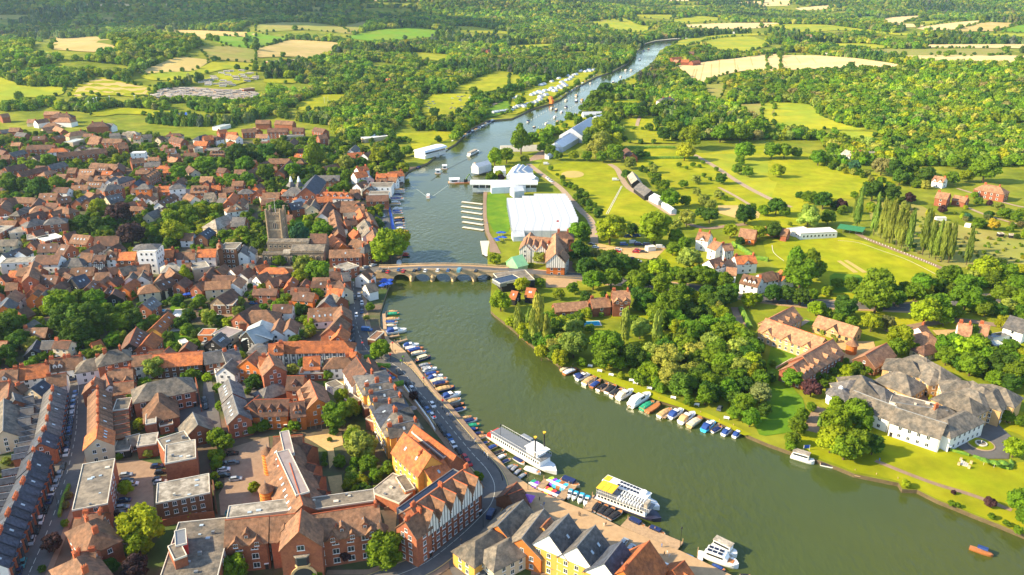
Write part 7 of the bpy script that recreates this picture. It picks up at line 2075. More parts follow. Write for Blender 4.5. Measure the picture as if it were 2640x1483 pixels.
# course posts down the river
pm=MB().cyl(0,0,-2,1.4,.22,.22,'white',6).mesh('course_post')
def posts(pts,n):
    for i in range(n):
        t=i/(n-1); k=t*(len(pts)-1); j=min(int(k),len(pts)-2); f=k-j; X=pts[j][0]+(pts[j+1][0]-pts[j][0])*f; Y=pts[j][1]+(pts[j+1][1]-pts[j][1])*f
        p=P(X,Y,WZ); o=obj('course_post',pm,None,(p.x,p.y,WZ)); tag(o,'white wooden post marking the rowing course','post','white posts of the rowing course',auto=False)
posts(zz(2,0,[(120,1255),(395,1090),(720,905),(1100,700)]),34); posts(zz(2,0,[(220,1310),(560,1110),(720,1010)]),16); posts(zz(2,0,[(1000,830),(1200,735),(1400,590)]),18)
boom=strip('course_boom',[Z(1,1,1760,355),Z(1,1,1900,250),Z(1,1,2100,150),Z(1,1,2280,60)],.35,'K',off=WZ+.15,kd='thing'); boom.pop('kind',None); tag(boom,'dark floating boom trailing up the river past the white huts','boom',None,auto=False)
M['foam']=mat('wake_foam',(.26,.30,.24),.3,.3,1.2)
for pts in ([(1735,530),(1700,500),(1640,455),(1560,405)],[(1735,530),(1780,505),(1850,460),(1930,400)]): strip('boat_wake',[Z(1,1,*q) for q in pts],.7,'foam',off=WZ+.04)
# huts and works rafts on the water
def hut(c,r,x,y,w,label):
    p=P(*Z(c,r,x,y),WZ); root=empty('river_hut',(p.x,p.y,WZ),.1,label,'hut',None,False)
    obj('raft',MB().box(-w*.65,w*.65,-w*.5,w*.5,-.2,.5,'wood_deck'),root); obj('wall',MB().box(-w/2,w/2,-w*.38,w*.38,.5,3.4,'white'),root); obj('roof',MB().prism([(-w*.45,3.4),(w*.45,3.4),(0,4.3)],-w*.55,w*.55,'white'),root); obj('window',MB().box(-w*.3,w*.3,-w*.4,-w*.37,1.4,2.6,'glass'),root)
hut(1,1,1830,300,4,'nearer white umpire hut on its own raft'); hut(1,1,1897,255,4,'farther white umpire hut on its own raft'); hut(1,1,1995,390,8,'white scaffold stage on a raft beside the crane barge'); hut(1,1,2260,250,13,'large white boat tent on stilts at the right bank')
p=P(*Z(1,1,2110,395),WZ); root=empty('crane_barge',(p.x,p.y,WZ),.15,'rust brown barge carrying a small green crane','barge',None,False)
obj('hull',MB().box(-9,12,-2.5,2.5,-.3,.8,'teak'),root); obj('crane_cab',MB().box(-1.5,1.5,-1.2,1.2,.8,3.2,'g' if False else 'K'),root); obj('crane_boom',MB().bar((0,0,3),(3,0,7.5),.35,'hedge').bar((3,0,7.5),(5.5,0,3.5),.3,'hedge'),root)
# ---------------------------------------------------------------- jetties, rails, piles
def jetty(c,r,x1,y1,x2,y2,w,label,mt='wood_deck',z=-.5,grp='jetties',piles=True):
    a=P(*Z(c,r,x1,y1),z); b=P(*Z(c,r,x2,y2),z); cn,an,L_=local_frame(a,b); root=empty('jetty',(cn.x,cn.y,0),an,label,'jetty',grp)
    obj('deck',MB().box(-L_/2,L_/2,-w/2,w/2,z-.3,z,mt),root)
    if piles:
        for k in range(max(2,int(L_/7))+1):
            x=-L_/2+k*L_/max(2,int(L_/7)); obj('pile',MB().cyl(x*.98,w/2+.1,-3.2,z+1.1,.14,.14,'wood_deck',6),root)
for y0,y1,xa in ((580,605,2070),(625,652,2065),(675,705,2067),(730,762,2072),(780,812,2077),(835,866,2080)): jetty(1,1,xa,y0,xa+210,y1,2.4,'narrow pale landing stage reaching from the towpath','concrete',-.9,'landing stages above the bridge',False)
jetty(1,1,2300,975,2325,1110,6,'pale landing stage beside the moored launch above the bridge','concrete',-.8)
jetty(1,1,1335,640,1380,860,2.2,'blue edged walkway along the upper marina','blue',-.7,piles=False)
jetty(2,3,1125,915,1690,1155,4.5,'long weathered boarded jetty off the promenade')
jetty(2,3,255,600,355,485,2.4,'short jetty between the pedal boats'); jetty(2,3,470,690,612,545,2.8,'jetty between pedal boats and white day boats'); jetty(2,3,760,790,850,650,2.6,'gangway jetty beside the yellow awning boat')
jetty(1,2,1285,260,1300,455,1.6,'slim pontoon beside the upper quay'); jetty(1,2,1400,550,1780,1000,1.8,'long pontoon along the curving quay'); jetty(1,2,1780,1025,2040,1330,1.8,'lower pontoon along the quay'); jetty(1,2,1400,550,1520,515,1.4,'short arm at the head of the quay pontoon'); jetty(1,2,1310,495,1440,475,1.4,'short arm below the big cruiser')
jetty(3,3,870,425,1310,510,2.2,'planked landing stage at the foot of the hotel lawn'); jetty(2,3,1890,1310,1900,1200,1.5,'white gangway to the panelled cruiser','white')
for x1,y1,x2,y2 in ((590,835,625,790),(780,975,900,910),(905,1035,1045,965),(1045,1095,1140,1030),(1340,1225,1490,1130),(1530,1305,1600,1250),(1760,1360,1910,1270),(2000,1430,2100,1350),(2180,1460,2240,1400),(1180,1190,1215,1110)): jetty(2,2,x1,y1,x2,y2,1.0,'narrow mooring stage between boats on the wooded bank',grp='mooring stages on the wooded bank')
for i in range(14):
    t=i/13; jetty(2,0,60+t*300,1130-t*90,110+t*300,1125-t*92,1.2,'small landing stage by the far tents',grp='far landing stages',piles=False) if i%2 else None
bo=MB().cyl(0,0,0,.95,.08,.08,'black',6).cyl(0,0,.95,1.05,.13,.13,'black',6).mesh('bollard')
for i in range(64):
    q=resample(zz(1,2,[(1470,720),(1600,880),(1760,1080),(1960,1330),(2090,1460)])+zz(1,3,[(2300,250),(2440,400),(2480,500)]),12); k=i/63*(len(q)-1); j=min(int(k),len(q)-2); f=k-j
    p=P(q[j][0]+(q[j+1][0]-q[j][0])*f,q[j][1]+(q[j+1][1]-q[j][1])*f); o=obj('bollard',bo,None,(p.x,p.y,0)); tag(o,'black bollard in the line along the quay kerb','bollard','black bollards along the quay',auto=False)
lp=MB().cyl(0,0,0,6.5,.09,.05,'black',6); lamp_m=lp.mesh('pole'); lh=MB().cyl(0,0,6.4,7.0,.16,.3,'black',8).cyl(0,0,7.0,7.25,.3,.05,'black',8).mesh('lantern'); fb=MB().cyl(0,0,4.0,4.6,.25,.5,'redp',8).mesh('flower_basket')
for c,r,x,y in ((1,2,1355,760),(1,2,1690,1000),(1,2,1880,1230),(1,2,1800,1400),(1,2,1378,640),(1,3,2285,970),(1,3,2070,1280),(1,3,2460,100),(2,3,160,590),(0,3,590,780),(0,3,1325,250),(2,3,1690,1160),(1,2,1075,640)):
    p=P(*Z(c,r,x,y)); root=empty('street_lamp',p,0,'slim black street lamp with small lantern','lamp','street lamps'); obj('pole',lamp_m,root); obj('lantern',lh,root)
    if c==1 and r==2: obj('flower_basket',fb,root)
bench=MB().box(-.8,.8,-.25,.25,.4,.46,'white').box(-.8,.8,.2,.26,.46,.9,'white').box(-.7,-.62,-.2,.2,0,.4,'white').box(.62,.7,-.2,.2,0,.4,'white').mesh('garden_bench')
for x,y in ((720,770),(785,800),(995,890),(1200,945),(1240,972),(1380,1025),(1620,1120),(1855,1190),(2155,1325),(880,850)):
    p=P(*Z(2,2,x,y)); o=obj('garden_bench',bench,None,(p.x,p.y,.05),-.35,sc=1.3); tag(o,'pale picnic bench on the grass behind the moored boats','bench','benches on the riverside lawn')
def parasol(c,r,x,y,mt,label,R=1.8,grp='parasols of the riverside terraces'):
    p=P(*Z(c,r,x,y),2.4); root=empty('parasol',(p.x,p.y,0),random.uniform(0,1),label,'parasol',grp); obj('pole',MB().cyl(0,0,0,2.5,.05,.05,'white',5),root); obj('canopy',MB().cyl(0,0,2.2,2.9,R,.1,mt,8),root)
for x,y in ((2440,890),(2465,885),(2490,888),(2450,935),(2480,932),(2500,938),(2415,950),(2430,965)): parasol(1,1,x,y,'blue','blue parasol on the terrace above the bridge')
for x,y in ((1270,1380),(1300,1375),(1330,1385),(1280,1410),(1310,1405),(1345,1400),(1265,1420),(1290,1360),(1350,1365)): parasol(1,1,x,y,'blue','blue parasol outside the white riverside inn')
for x,y in ((1460,730),(1480,690)): parasol(1,2,x,y,'hedge','dark green folded parasol on the quay',.7)
for x,y in ((1430,1030),(1575,1205)): parasol(1,2,x,y,'slablav','pale lilac parasol in a terrace garden')
for x,y in ((1790,270),(1870,270)): parasol(0,2,x,y,'white','white parasol on the paved garden terrace')
for x,y in ((2180,285),(2285,310),(2370,310)): parasol(3,3,x,y,'hedge','dark green parasol on the hotel seating terrace')
for x,y in ((1870,60),(1900,55),(1960,95)): parasol(0,2,x,y,'blue','bright blue parasol behind the middle gardens')
p=P(*Z(2,3,155,650),3); root=empty('gazebo',(p.x,p.y,0),.4,'purple pyramid gazebo on the promenade','gazebo',None,False); obj('canopy',MB().cyl(0,0,2.2,3.3,2.9,.1,M.setdefault('purple',mat('purple_canvas',(.30,.10,.45),.7,.08,1)),4),root)
for k in range(4): obj('post',MB().cyl(1.9*math.cos(1.5708*k),1.9*math.sin(1.5708*k),0,2.3,.05,.05,'white',5),root)
for c,r,x,y,w,l,lab in ((0,2,1615,230,2.2,4,'turquoise swimming pool beside the slate roofed house'),(2,2,800,360,5,8,'turquoise swimming pool in the wooded garden')):
    p=P(*Z(c,r,x,y)); root=empty('swimming_pool',p,0.1,lab,'pool',None,False); obj('surround',MB().box(-l/2-.6,l/2+.6,-w/2-.6,w/2+.6,-.1,.10,'concrete'),root); obj('pool_water',MB().box(-l/2,l/2,-w/2,w/2,.02,.115,'pool'),root)
patch('blue_cover',zz(0,0,[(1765,1160),(1900,1140),(1885,1200),(1810,1205)]),'blue',off=.9)
o=bpy.data.objects[-1] if False else None
# practice nets by the pavilion
root=empty('cricket_nets',P(*Z(3,1,830,890)),-.55,'green netted practice lanes beside the cricket pavilion','nets',None,False)
M['net']=mat('green_net',(.04,.22,.09),.9,.1,1)
for k in range(4): obj('net_roof',MB().box(-8,8,-6+k*3.1,-3.1+k*3.1,3.0,3.06,'net'),root)
for k in range(5):
    for x in(-8,-4,0,4,8): obj('net_post',MB().cyl(x,-6+k*3.1,0,3.0,.05,.05,'metal',5),root)
# fountain and steps in the hotel court
root=empty('fountain',P(*Z(3,3,2140,135)),0,'oval stone ringed fountain garden in the hotel court','fountain',None,False)
obj('outer_ring',MB().cyl(0,0,0,.35,4.6,4.6,'path',28).cyl(0,0,.35,.42,4.1,4.1,'lawn',28),root); obj('basin',MB().cyl(0,0,.42,.8,2.0,2.0,'concrete',20),root); obj('pool_water',MB().cyl(0,0,.8,.84,1.5,1.5,'slab',20),root); obj('spout',MB().cyl(0,0,.8,1.9,.2,.1,'concrete',8),root)
root=empty('garden_steps',P(*Z(3,3,2010,345)),.9,'short flight of stone garden steps with four piers','steps',None,False)
for k in range(4): obj('step',MB().box(-1.4,1.4,k*.6,k*.6+.6,0,.15*(k+1),'concrete'),root)
for x in(-1.8,1.8):
    for y in(-.6,2.6): obj('pier',MB().box(x-.4,x+.4,y-.4,y+.4,0,1.1,'bridge'),root)
root=empty('wooden_pergola',P(*Z(1,2,560,1390)),.05,'row of pale timber pergola beams in the town gardens','pergola',None,False)
for k in range(7): obj('beam',MB().box(-6+k*2,-5.8+k*2,-2.4,2.4,2.3,2.5,'wood_deck'),root); obj('post',MB().box(-6+k*2,-5.85+k*2,-2.2,-2.05,0,2.3,'wood_deck'),root)
def wall_line(c,r,pts,h,mt,label,w=.4,name='garden_wall'):
    wp=[P(*Z(c,r,*p)) for p in pts]; m=MB()
    for a,b in zip(wp[:-1],wp[1:]):
        d=(b-a); nr=Vector((-d.y,d.x,0)).normalized()*w/2
        m.add([a-nr,b-nr,b+nr,a+nr]+[v+Vector((0,0,h)) for v in (a-nr,b-nr,b+nr,a+nr)],[(0,3,2,1),(4,5,6,7),(0,1,5,4),(1,2,6,5),(2,3,7,6),(3,0,4,7)],mt)
    o=obj(name,m); return tag(o,label,'wall',None,auto=False)
wall_line(1,2,[(1260,810),(1420,910)],1.2,'O','low orange wall beside the terrace car bay'); wall_line(1,2,[(1490,1000),(1600,1150),(1740,1340),(1800,1447)],1.1,'white','white garden wall fronting the yellow brick terrace')
wall_line(0,2,[(1960,900),(2000,1080),(2030,1250)],2.2,'R','brick wall between the school yard and the lane'); wall_line(0,3,[(1640,960),(1900,900),(2160,870)],2.5,'R','long brick wall above the big flat roof')
wall_line(0,3,[(2180,830),(2150,560),(2110,430)],2,'B','brown wall behind the lower car park'); wall_line(3,3,[(1330,-15),(1500,70),(1730,130),(1790,160)],1.0,'concrete','pale terrace wall in front of the white hotel',1.8)
wall_line(3,2,[(80,820),(240,730)],1.2,'C','low curved wall at the end of the stable range'); wall_line(1,3,[(1290,800),(1420,760)],1.2,'wood_deck','pale wooden fence between brick building and timbered range')
wall_line(1,1,[(120,1275),(400,1265)],1.3,'C','pale churchyard wall along the high street'); wall_line(0,3,[(600,870),(640,700),(700,560)],1.4,'hedge','low clipped hedge beside the terraced street',.9,'hedge')
wall_line(2,2,[(1280,1080),(1282,1081)],.3,'wood_deck','short timber kerb on the wooded bank') if False else None
# ---------------------------------------------------------------- people
def person_mesh(step):
    me=bpy.data.meshes.new('body'); V=[(0,0,.95),(0,0,1.2),(0,0,1.42),(0,0,1.55),(0,.01,1.68)]; E=[(0,1),(1,2),(2,3),(3,4)]; Rr=[.15,.15,.12,.055,.10]
    for s_ in(-1,1):
        k=len(V); f=step*s_
        V+=[(s_*.10,0,.88),(s_*.11,f*.18,.48),(s_*.11,f*.30,.07),(s_*.11,f*.30+.12,.03)]; E+=[(0,k),(k,k+1),(k+1,k+2),(k+2,k+3)]; Rr+=[.10,.07,.05,.045]
        k=len(V); V+=[(s_*.19,0,1.40),(s_*.25,-f*.12,1.14),(s_*.24,-f*.2+.06,.90),(s_*.24,-f*.2+.08,.80)]; E+=[(2,k),(k,k+1),(k+1,k+2),(k+2,k+3)]; Rr+=[.065,.05,.038,.035]
    me.from_pydata(V,E,[]); o=bpy.data.objects.new('tmp',me); COL.objects.link(o); md=o.modifiers.new('s','SKIN'); sk=me.skin_vertices[0].data
    for i,r_ in enumerate(Rr): sk[i].radius=(r_,r_*.8)
    sk[0].use_root=True; s2=o.modifiers.new('d','SUBSURF'); s2.levels=1; s2.render_levels=1
    dg=bpy.context.evaluated_depsgraph_get(); m2=bpy.data.meshes.new_from_object(o.evaluated_get(dg)); m2.name='body'
    bpy.data.objects.remove(o); m2.materials.clear()
    for q in ('skin','cloth'): m2.materials.append(M[q])
    for p in m2.polygons:
        z=p.center.z; p.material_index=1 if .1<z<1.46 and not (abs(p.center.x)>.21 and z<1.0) else 0; p.use_smooth=True
    return m2
PMS=[person_mesh(0.0),person_mesh(1.0)]; hairm=MB().cyl(0,-.02,1.68,1.80,.115,.05,'hair',8).mesh('hair')
def persons(c,r,text,where):
    q=text.split()
    for i in range(0,len(q),3):
        p=P(*Z(c,r,float(q[i]),float(q[i+1]))); z=0; b_,dz=on_bridge(p)
        if b_: z=dz+.1; p=P(*Z(c,r,float(q[i]),float(q[i+1])),z)
        cn,tn={'w':('pale',(.7,.68,.64)),'b':('blue',(.08,.2,.5)),'k':('dark',(.03,.03,.04)),'r':('red',(.5,.06,.05))}[q[i+2]]
        root=empty('person',(p.x,p.y,z),random.uniform(0,6.28),f"person in {cn} clothes walking {where}",'person',None); obj('body',PMS[i//3%2],root,tint=tn); obj('hair',hairm,root)
persons(2,3,"672 850 k 685 860 k 925 960 w 943 955 k 290 770 w 322 750 b 275 700 k 1530 1255 k 1560 1240 w 1580 1270 w 1505 1170 b 310 780 w",'on the riverside promenade')
persons(1,3,"2300 240 b 2325 250 w 2330 270 w 2205 100 b 2085 975 k 2100 965 k 2195 120 w",'beside the quay road')
persons(1,2,"1925 1290 w 1950 1295 b 1972 1300 b 418 690 r 1400 655 k",'on the quay')
persons(3,3,"1118 305 b",'on the hotel footpath'); persons(1,1,"1950 1240 r 1335 1260 w 2300 800 k 2325 805 b",'near the bridge')
for x,y,cc in ((1330,1045,'u'),(1550,1145,'u'),(1770,1250,'u')):
    a=P(*Z(2,3,x-60,y-16),WZ); b=P(*Z(2,3,x+60,y+24),WZ); cn,an,L_=local_frame(a,b); o=obj('canoe',BM['kb'],None,(cn.x,cn.y,WZ),an,tint=BC[cc][1],sc=(L_/4,1,.8)); tag(o,'pale blue canoe beside the promenade jetty','canoe','canoes by the jetty')
# archway and bow window of the gateway gable
a=P(*Z(1,3,435,1400),2.5); M['arch_stone']=mat('gold_stone',(.62,.42,.20),.8,.15,1)
gw=next(o for o,_ in THINGS if o.name.startswith('brewery_conversion')); bpy.context.view_layer.update(); iv=gw.matrix_world.inverted()
fr=P(*Z(1,3,520,1180),9.0)
def gpart2(nm,m,p): 
    q=iv@p; return obj(nm,m,gw,q,-gw.rotation_euler.z+GA)
g0=P(*Z(1,3,430,1010),17.5); g1=P(*Z(1,3,455,790),17.5); gd=(g0-g1); gd.z=0; gd.normalize(); GA=math.atan2(gd.y,gd.x)+math.pi/2
face=Vector((g0.x,g0.y,0))+gd*.12
m=MB(); ro=[(3.6*math.cos(math.pi*i/12),2.6+3.4*math.sin(math.pi*i/12)) for i in range(13)]; ri=[(2.9*math.cos(math.pi*i/12),2.4+2.9*math.sin(math.pi*i/12)) for i in range(13)]
ro=[(3.6,0)]+ro+[(-3.6,0)]; ri=[(2.9,0)]+ri+[(-2.9,0)]; k=len(ro)
m.add([(x,-.35,z) for x,z in ro]+[(x,-.35,z) for x,z in ri]+[(x,.0,z) for x,z in ro]+[(x,.0,z) for x,z in ri],[(i,i+1,k+i+1,k+i) for i in range(k-1)]+[(2*k+i,2*k+i+1,i+1,i) for i in range(k-1)]+[(k+i,k+i+1,3*k+i+1,3*k+i) for i in range(k-1)],'arch_stone'); gpart2('archway',m,face)
gpart2('arch_opening',MB().prism(ri,-.12,.0,'glass',axis='y'),face)
gpart2('bow_window',MB().prism([(-1.9,0),(1.9,0),(1.3,-.9),(-1.3,-.9)][::-1],6.6,9.4,'glass',axis='z').prism([(-2.2,0),(2.2,0),(1.5,-1.1),(-1.5,-1.1)][::-1],9.4,9.8,'c',axis='z').prism([(-2.1,0),(2.1,0),(1.4,-1.0),(-1.4,-1.0)][::-1],6.0,6.6,'arch_stone',axis='z'),face)
q=iv@(face+Vector((0,0,11.2))); place_window(gw,(q.x,q.y,q.z),-gw.rotation_euler.z+GA,2.0,1.7,True)
# signs and poles
def sign(c,r,x,y,mt,w,h,label,post='white',z=1.0):
    p=P(*Z(c,r,x,y)); root=empty('sign_board',p,.1,label,'sign',None,False); obj('board',MB().box(-w/2,w/2,-.05,.05,z,z+h,mt),root)
    for s_ in(-1,1): obj('post',MB().box(s_*w/2-.08,s_*w/2+.08,-.08,.08,0,z+h,post),root)
sign(3,3,385,195,'blue',2.2,1.3,'blue notice board on white posts at the river edge'); sign(1,3,2085,1245,'white',1.8,.9,'white hanging sign on a post at the road junction','metal',3.0)
fp=P(*Z(2,1,445,890),9); root=empty('flagpole',(fp.x,fp.y,9),0,'flagpole with red flag on the timbered clubhouse','flagpole',None,False); obj('pole',MB().cyl(0,0,0,8,.08,.05,'white',6),root); obj('flag',MB().box(0,1.5,-.03,.03,6.8,7.8,'redp'),root)
for x,y,h_ in ((905,1125,12),(960,1110,14),(990,1100,14),(1115,1070,12),(1370,1080,14)):
    p=P(*Z(0,0,x,y)); o=obj('floodlight_mast',MB().cyl(0,0,0,h_,.15,.1,'white',6).box(-.8,.8,-.2,.2,h_,h_+.7,'white'),None,p); tag(o,'white floodlight mast beside the far sports pitch','mast','floodlight masts')
for x,y in ((692,1010),(728,1010),(492,1090),(1450,130)): pass
for x,y in ((690,1045),(727,1045)):
    p=P(*Z(1,0,x,y)); o=obj('rugby_post',MB().cyl(0,0,0,9,.1,.1,'white',6),None,p); tag(o,'tall white rugby post on the far pitch','post','rugby posts')
b0=[]
for i in range(27):
    X,Y=resample(zz(3,1,[(975,960),(1180,1030),(1430,1130),(1640,1215),(1790,1275)]),8)[min(i,32)]; p=P(X,Y); o=obj('boundary_post',MB().box(-.12,.12,-.12,.12,0,1.0,'white') if i==0 else bpy.data.meshes['boundary_post'],None,p)
    tag(o,'short white post in the line along the cricket boundary path','post','white boundary posts',auto=False)
# ---------------------------------------------------------------- more houses of the old town, between those already placed
fx=[f[0] for f in FOOT]
TREEXY=[(t[0],t[1],t[3]) for t in SOLO if t[4] not in('poplar',)]
def free(x,y,hl,hw,an):
    R_=math.hypot(hl,hw)
    for f in FOOT:
        dx,dy=x-f[0],y-f[1]; 
        if abs(dx)>40 or abs(dy)>40: continue
        c_,s_=math.cos(f[4]),math.sin(f[4]); u=abs(dx*c_+dy*s_); v=abs(-dx*s_+dy*c_)
        if u<f[2]+hl*.85 and v<f[3]+hw*.95: return False
    for tx_,ty_,tr in TREEXY:
        if math.hypot(x-tx_,y-ty_)<tr*.8+hw: return False
    for pl,w_ in ROADS:
        for (ax,ay),(bx,by) in zip(pl[:-1],pl[1:]):
            dx,dy=bx-ax,by-ay; t=min(1,max(0,((x-ax)*dx+(y-ay)*dy)/(dx*dx+dy*dy+1e-9)))
            if math.hypot(x-ax-t*dx,y-ay-t*dy)<w_+hw: return False
    return True
def infill_houses(poly,n,angs=(0,0,.1,-.1,1.57,1.4),he=(4.2,6.5)):
    W2=wpoly(poly,0); xs=[p[0] for p in W2]; ys=[p[1] for p in W2]; k=0; tr=0
    while k<n and tr<n*50:
        tr+=1; x=random.uniform(min(xs),max(xs)); y=random.uniform(min(ys),max(ys))
        if not inpoly(x,y,W2): continue
        an=random.choice(angs)+random.gauss(0,.06); w=random.uniform(5.5,7.8); L_=random.uniform(7,13)
        if not free(x,y,L_/2,w/2,an): continue
        d=Vector((math.cos(an),math.sin(an),0))*L_/2; c=Vector((x,y,0)); h_=random.uniform(*he)
        make_building([('G' if random.random()<.8 else 'H',c-d,c+d,w,h_,random.choice('ttttbbbbngok'),random.choice(['R','R','R','Wt','C','B','O']),{'c':random.choice([0,1,1]),'s':random.choice([0,0,1])},0)],'house',None,'house',G0); k+=1
INF=[([(-120,470),(200,440),(420,400),(700,440),(960,480),(960,560),(840,620),(640,560),(420,500),(380,560),(300,640),(100,620),(-120,640)],36),
 ([(-200,700),(940,700),(860,760),(880,850),(700,880),(600,800),(480,760),(250,780),(-160,830)],30),
 ([(-160,345),(420,360),(700,380),(860,420),(760,440),(400,400),(-160,430)],26),
 ([(0,860),(230,870),(230,930),(-50,950)],8)]
FIRST_INF=len(THINGS)
for pl,n_ in INF: infill_houses(pl,n_)
# ---------------------------------------------------------------- the 300 houses that show largest stay things; the rest join into one mass
HL=[o for o,_ in THINGS if o['category']=='house' and o.get('group')]
def psize(o):
    p=o.location; return 1.0/(max(60,mpp(p)*FPX)) 
HL.sort(key=lambda o:-psize(o))
kids={}
for o in COL.objects:
    if o.parent: kids.setdefault(o.parent.name,[]).append(o)
def tree_of(o):
    out=[]; st=[o]
    while st:
        q=st.pop(); out.append(q); st+=kids.get(q.name,[])
    return out
rest=HL[298:]
if rest:
    bpy.context.view_layer.update(); V=[];F=[];MI=[];mats=[]
    doomed=[]
    for h_ in rest:
        for o in tree_of(h_):
            doomed.append(o)
            if o.type!='MESH': continue
            mw=o.matrix_world; k=len(V); V+=[tuple(mw@v.co) for v in o.data.vertices]
            mi=[]
            for m_ in o.data.materials:
                if m_ not in mats: mats.append(m_)
                mi.append(mats.index(m_))
            for p in o.data.polygons: F.append(tuple(v+k for v in p.vertices)); MI.append(mi[p.material_index])
    me=bpy.data.meshes.new('distant_houses'); me.from_pydata(V,[],F)
    for m_ in mats: me.materials.append(m_)
    me.polygons.foreach_set('material_index',MI); o=bpy.data.objects.new('distant_houses',me); COL.objects.link(o); kind(o,'stuff'); o['label']='smaller far houses of the town seen between nearer roofs'; o['category']='houses'
    dead=set(id(x) for x in rest); names=set(x.name for x in rest)
    THINGS[:]=[t for t in THINGS if t[0].name not in names]
    bpy.data.batch_remove(doomed)
# ---------------------------------------------------------------- cloud that shades the far left hills, and the air
cl=MB(); bm=bmesh.new()
sh=sdir*(900/sdir.z)
for X,Y,rx,ry in ((150,45,480,330),(620,38,480,300),(1000,62,330,230),(350,62,360,150),(820,50,380,260)):
    p=P(X,Y); res=bmesh.ops.create_icosphere(bm,subdivisions=3,radius=1)
    for v in res['verts']:
        n=mnoise.noise(v.co*2+Vector((X,0,0))); v.co=Vector((v.co.x*rx*(1+.25*n),v.co.y*ry*(1+.25*n),v.co.z*60))+p+sh
cl.add([tuple(v.co) for v in bm.verts],[tuple(v.index for v in f.verts) for f in bm.faces],mat('cloud_white',(.85,.85,.87),.9,.05,.01)); bm.free()
cm=cl.mesh('cloud'); o=obj('cloud',cm); kind(o,'structure')
HAZE=0.000045
hm=bpy.data.materials.new('haze'); hm.use_nodes=True; n=hm.node_tree.nodes; l=hm.node_tree.links; n.remove(n['Principled BSDF']); pv=n.new('ShaderNodeVolumePrincipled')
pv.inputs['Density'].default_value=HAZE; pv.inputs['Color'].default_value=(.55,.78,1,1); pv.inputs['Anisotropy'].default_value=.3; l.new(pv.outputs[0],n['Material Output'].inputs['Volume'])
M['haze']=hm
hz=obj('haze',MB().box(-9000,9000,-300,9600,-5,330,'haze')); kind(hz,'stuff'); hz['label']='thin blue haze over the far hills'; hz['category']='haze'
# ---------------------------------------------------------------- labels: say what stands next to each thing, then its order where look and place agree
LMK=[(700,610,'the church tower'),(1150,715,'the stone bridge'),(1400,530,'the huge marquee'),(1410,620,'the timbered clubhouse'),(372,640,'the tall white stucco house'),(590,650,'the brown Georgian house'),
(765,480,'the white capped kilns'),(985,500,'the upriver marina'),(330,560,'the copper beeches'),(170,800,'the great dark trees'),(760,800,'the orange tiled row'),(750,775,'the formal lawn'),(660,830,'the pale metal roof'),(400,930,'the long orange roof'),
(430,995,'the big slate roofed hall'),(600,1030,'the narrow slate row'),(190,1100,'the parked street'),(250,1250,'the long flat roofed block'),(470,1260,'the pale flat block'),(470,1390,'the plant room roof'),(700,1200,'the banded brick turrets'),(760,1380,'the brick gateway gable'),
(1010,1010,'the yellow brick terrace'),(1100,1250,'the black and white gables'),(1060,1130,'the orange roofed range'),(1290,1360,'the slate boat sheds'),(1460,1390,'the yellow gabled houses'),(1350,1180,'the paddle steamer'),(1620,1290,'the yellow awning boat'),(985,900,'the round quay tree'),
(1440,770,'the long tiled cottage'),(1600,760,'the brick manor'),(1560,900,'the riverbank poplars'),(1850,640,'the white villas'),(2120,600,'the cricket pavilion'),(2270,600,'the poplar row'),(2200,680,'the cricket ground'),(1900,700,'the tall conifers'),(2060,840,'the stable courtyard'),(2200,880,'the brick dovecote'),(2370,960,'the buff apartments'),(2300,1080,'the white hotel'),(2530,1130,'the oval fountain'),
(2170,1150,'the big lawn trees'),(1750,900,'the wooded bank'),(1500,480,'the sand circle'),(1650,480,'the dark park sheds'),(1830,430,'the park avenue'),(2010,470,'the upper lawn trees'),(2160,390,'the hillside white house'),(2530,480,'the red roofed hill house'),(2440,500,'the pair of hillside houses'),
(1090,400,'the white boat club'),(900,340,'the sports hall'),(400,380,'the white town villa'),(160,400,'the long flat terraces'),(60,480,'the western trees'),(240,320,'the sports pitch'),(520,330,'the blue cover'),(700,310,'the brick apartment rows'),(820,370,'the tall dark conifer'),(950,470,'the orange riverside roofs'),
(1500,340,'the far white tents'),(1700,240,'the white villa in the woods'),(1430,230,'the far bank tents'),(560,230,'the caravan park'),(540,470,'the narrow market street'),(480,600,'the walled garden'),(620,490,'the high street dormers'),(870,560,'the cross street roofs'),(900,640,'the ivy inn'),(100,680,'the western high street'),(300,760,'the gabled hall'),(450,820,'the garden pool'),(540,720,'the timber sheds'),(100,930,'the long white terrace'),
(1290,460,'the riverside stand'),(1180,430,'the umpire huts'),(1700,800,'the shaded lawn'),(2480,790,'the right hand villas'),(2590,420,'the hillside wood'),(1950,300,'the hillside meadow'),(1960,1090,'the gravel landing')]
def where(o,exclude=''):
    X,Y=px(o.location); best=min((((X-a)**2+((Y-b)*1.3)**2,a,b,n_) for a,b,n_ in LMK),key=lambda t:t[0])
    _,a,b,n_=best; dx,dy=X-a,Y-b; w_=n_.split(); n_=' '.join(w_ if len(w_)<=4 else w_[:1]+w_[-3:])
    if math.hypot(dx,dy)<22: return ' beside '+n_
    if abs(dx)>abs(dy)*1.1: return (' left of ' if dx<0 else ' right of ')+n_
    return (' behind ' if dy<0 else ' below ')+n_
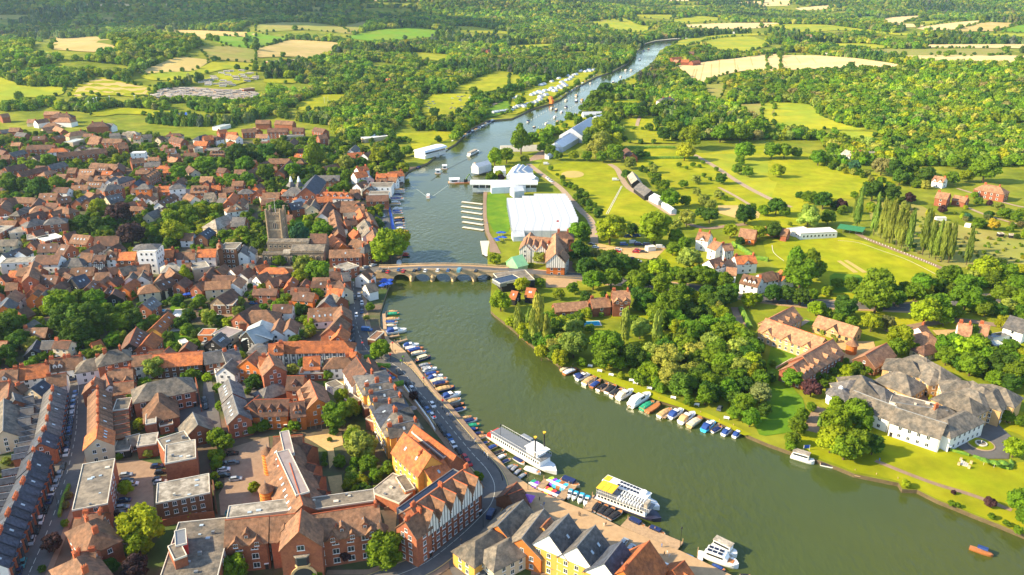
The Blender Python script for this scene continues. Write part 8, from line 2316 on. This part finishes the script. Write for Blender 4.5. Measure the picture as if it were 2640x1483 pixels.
ORD=['','first','second','third','fourth','fifth','sixth','seventh','eighth','ninth','tenth','eleventh','twelfth']+[f"{k}th" for k in range(13,21)]+['21st','22nd','23rd']+[f"{k}th" for k in range(24,31)]+['31st','32nd','33rd']+[f"{k}th" for k in range(34,41)]+['41st','42nd','43rd']+[f"{k}th" for k in range(44,51)]+['51st','52nd','53rd']+[f"{k}th" for k in range(54,61)]+['61st','62nd','63rd']+[f"{k}th" for k in range(64,71)]+['71st','72nd','73rd']+[f"{k}th" for k in range(74,81)]+['81st','82nd','83rd']+[f"{k}th" for k in range(84,91)]+['91st','92nd','93rd']+[f"{k}th" for k in range(94,101)]+['101st','102nd','103rd']+[f"{k}th" for k in range(104,111)]+['111th','112th','113th']+[f"{k}th" for k in range(114,121)]+['121st','122nd','123rd']+[f"{k}th" for k in range(124,141)]
def groups_of(items):
    d={}
    for o in items: d.setdefault(o['label'],[]).append(o)
    return d
items=[o for o,au in THINGS if au]
def short(l):
    return l.replace('bright orange tiled','orange').replace('brown tiled','brown').replace('tan tiled','tan').replace('grey slate','grey').replace('blue slate','blue').replace('weathered slate','grey').replace(' and front bays','').replace('bright yellow-green','yellow-green').replace('small pale tent by the riverside lawn','small pale tent')
for o in items: o['label']=o['label'].replace(' behind the paddle steamer','').replace(' moored along the quay pontoons',' on the quay').replace(' moored against the wooded right bank',' on the wooded bank').replace(' parked along the terraced street',' along the terraced street').replace(' parked on the grass field beyond the trees',' on the far grass field')
for lab,os_ in groups_of(items).items():
    n_=len(os_)
    if n_<2 and len(lab.split())>=6: continue
    if os_[0]['category'] in ('caravan','tent','boat'): continue
    if any(k in lab for k in ('crossing the','on the far','along the','beside the yellow','in line')): continue
    for o in os_:
        b_=short(lab); w_=where(o)
        if len((b_+w_).split())>13: b_=b_.replace(' and skylights','').replace(' and dormers','').replace(' and front gables','').replace('gabled ','')
        o['label']=(b_ if len((b_+w_).split())>16 else b_+w_)
for lab,os_ in groups_of(items).items():
    if len(os_)>1:
        xs=[px(o.location) for o in os_]; hor=(max(p[0] for p in xs)-min(p[0] for p in xs))*.8 >= (max(p[1] for p in xs)-min(p[1] for p in xs))
        os_.sort(key=lambda o:px(o.location)[0 if hor else 1])
        for k,o in enumerate(os_):
            s_=f"{ORD[k+1]} from left, " if hor else f"{ORD[k+1]} from top, "
            l=lab
            for cut in (' and skylights',' and dormers',' and front gables','gabled ','hipped ','long ','tall ',' the'):
                if len((s_+l).split())>16: l=l.replace(cut,'',1) if cut!=' the' else l.replace(cut,'')
            o['label']=s_+l
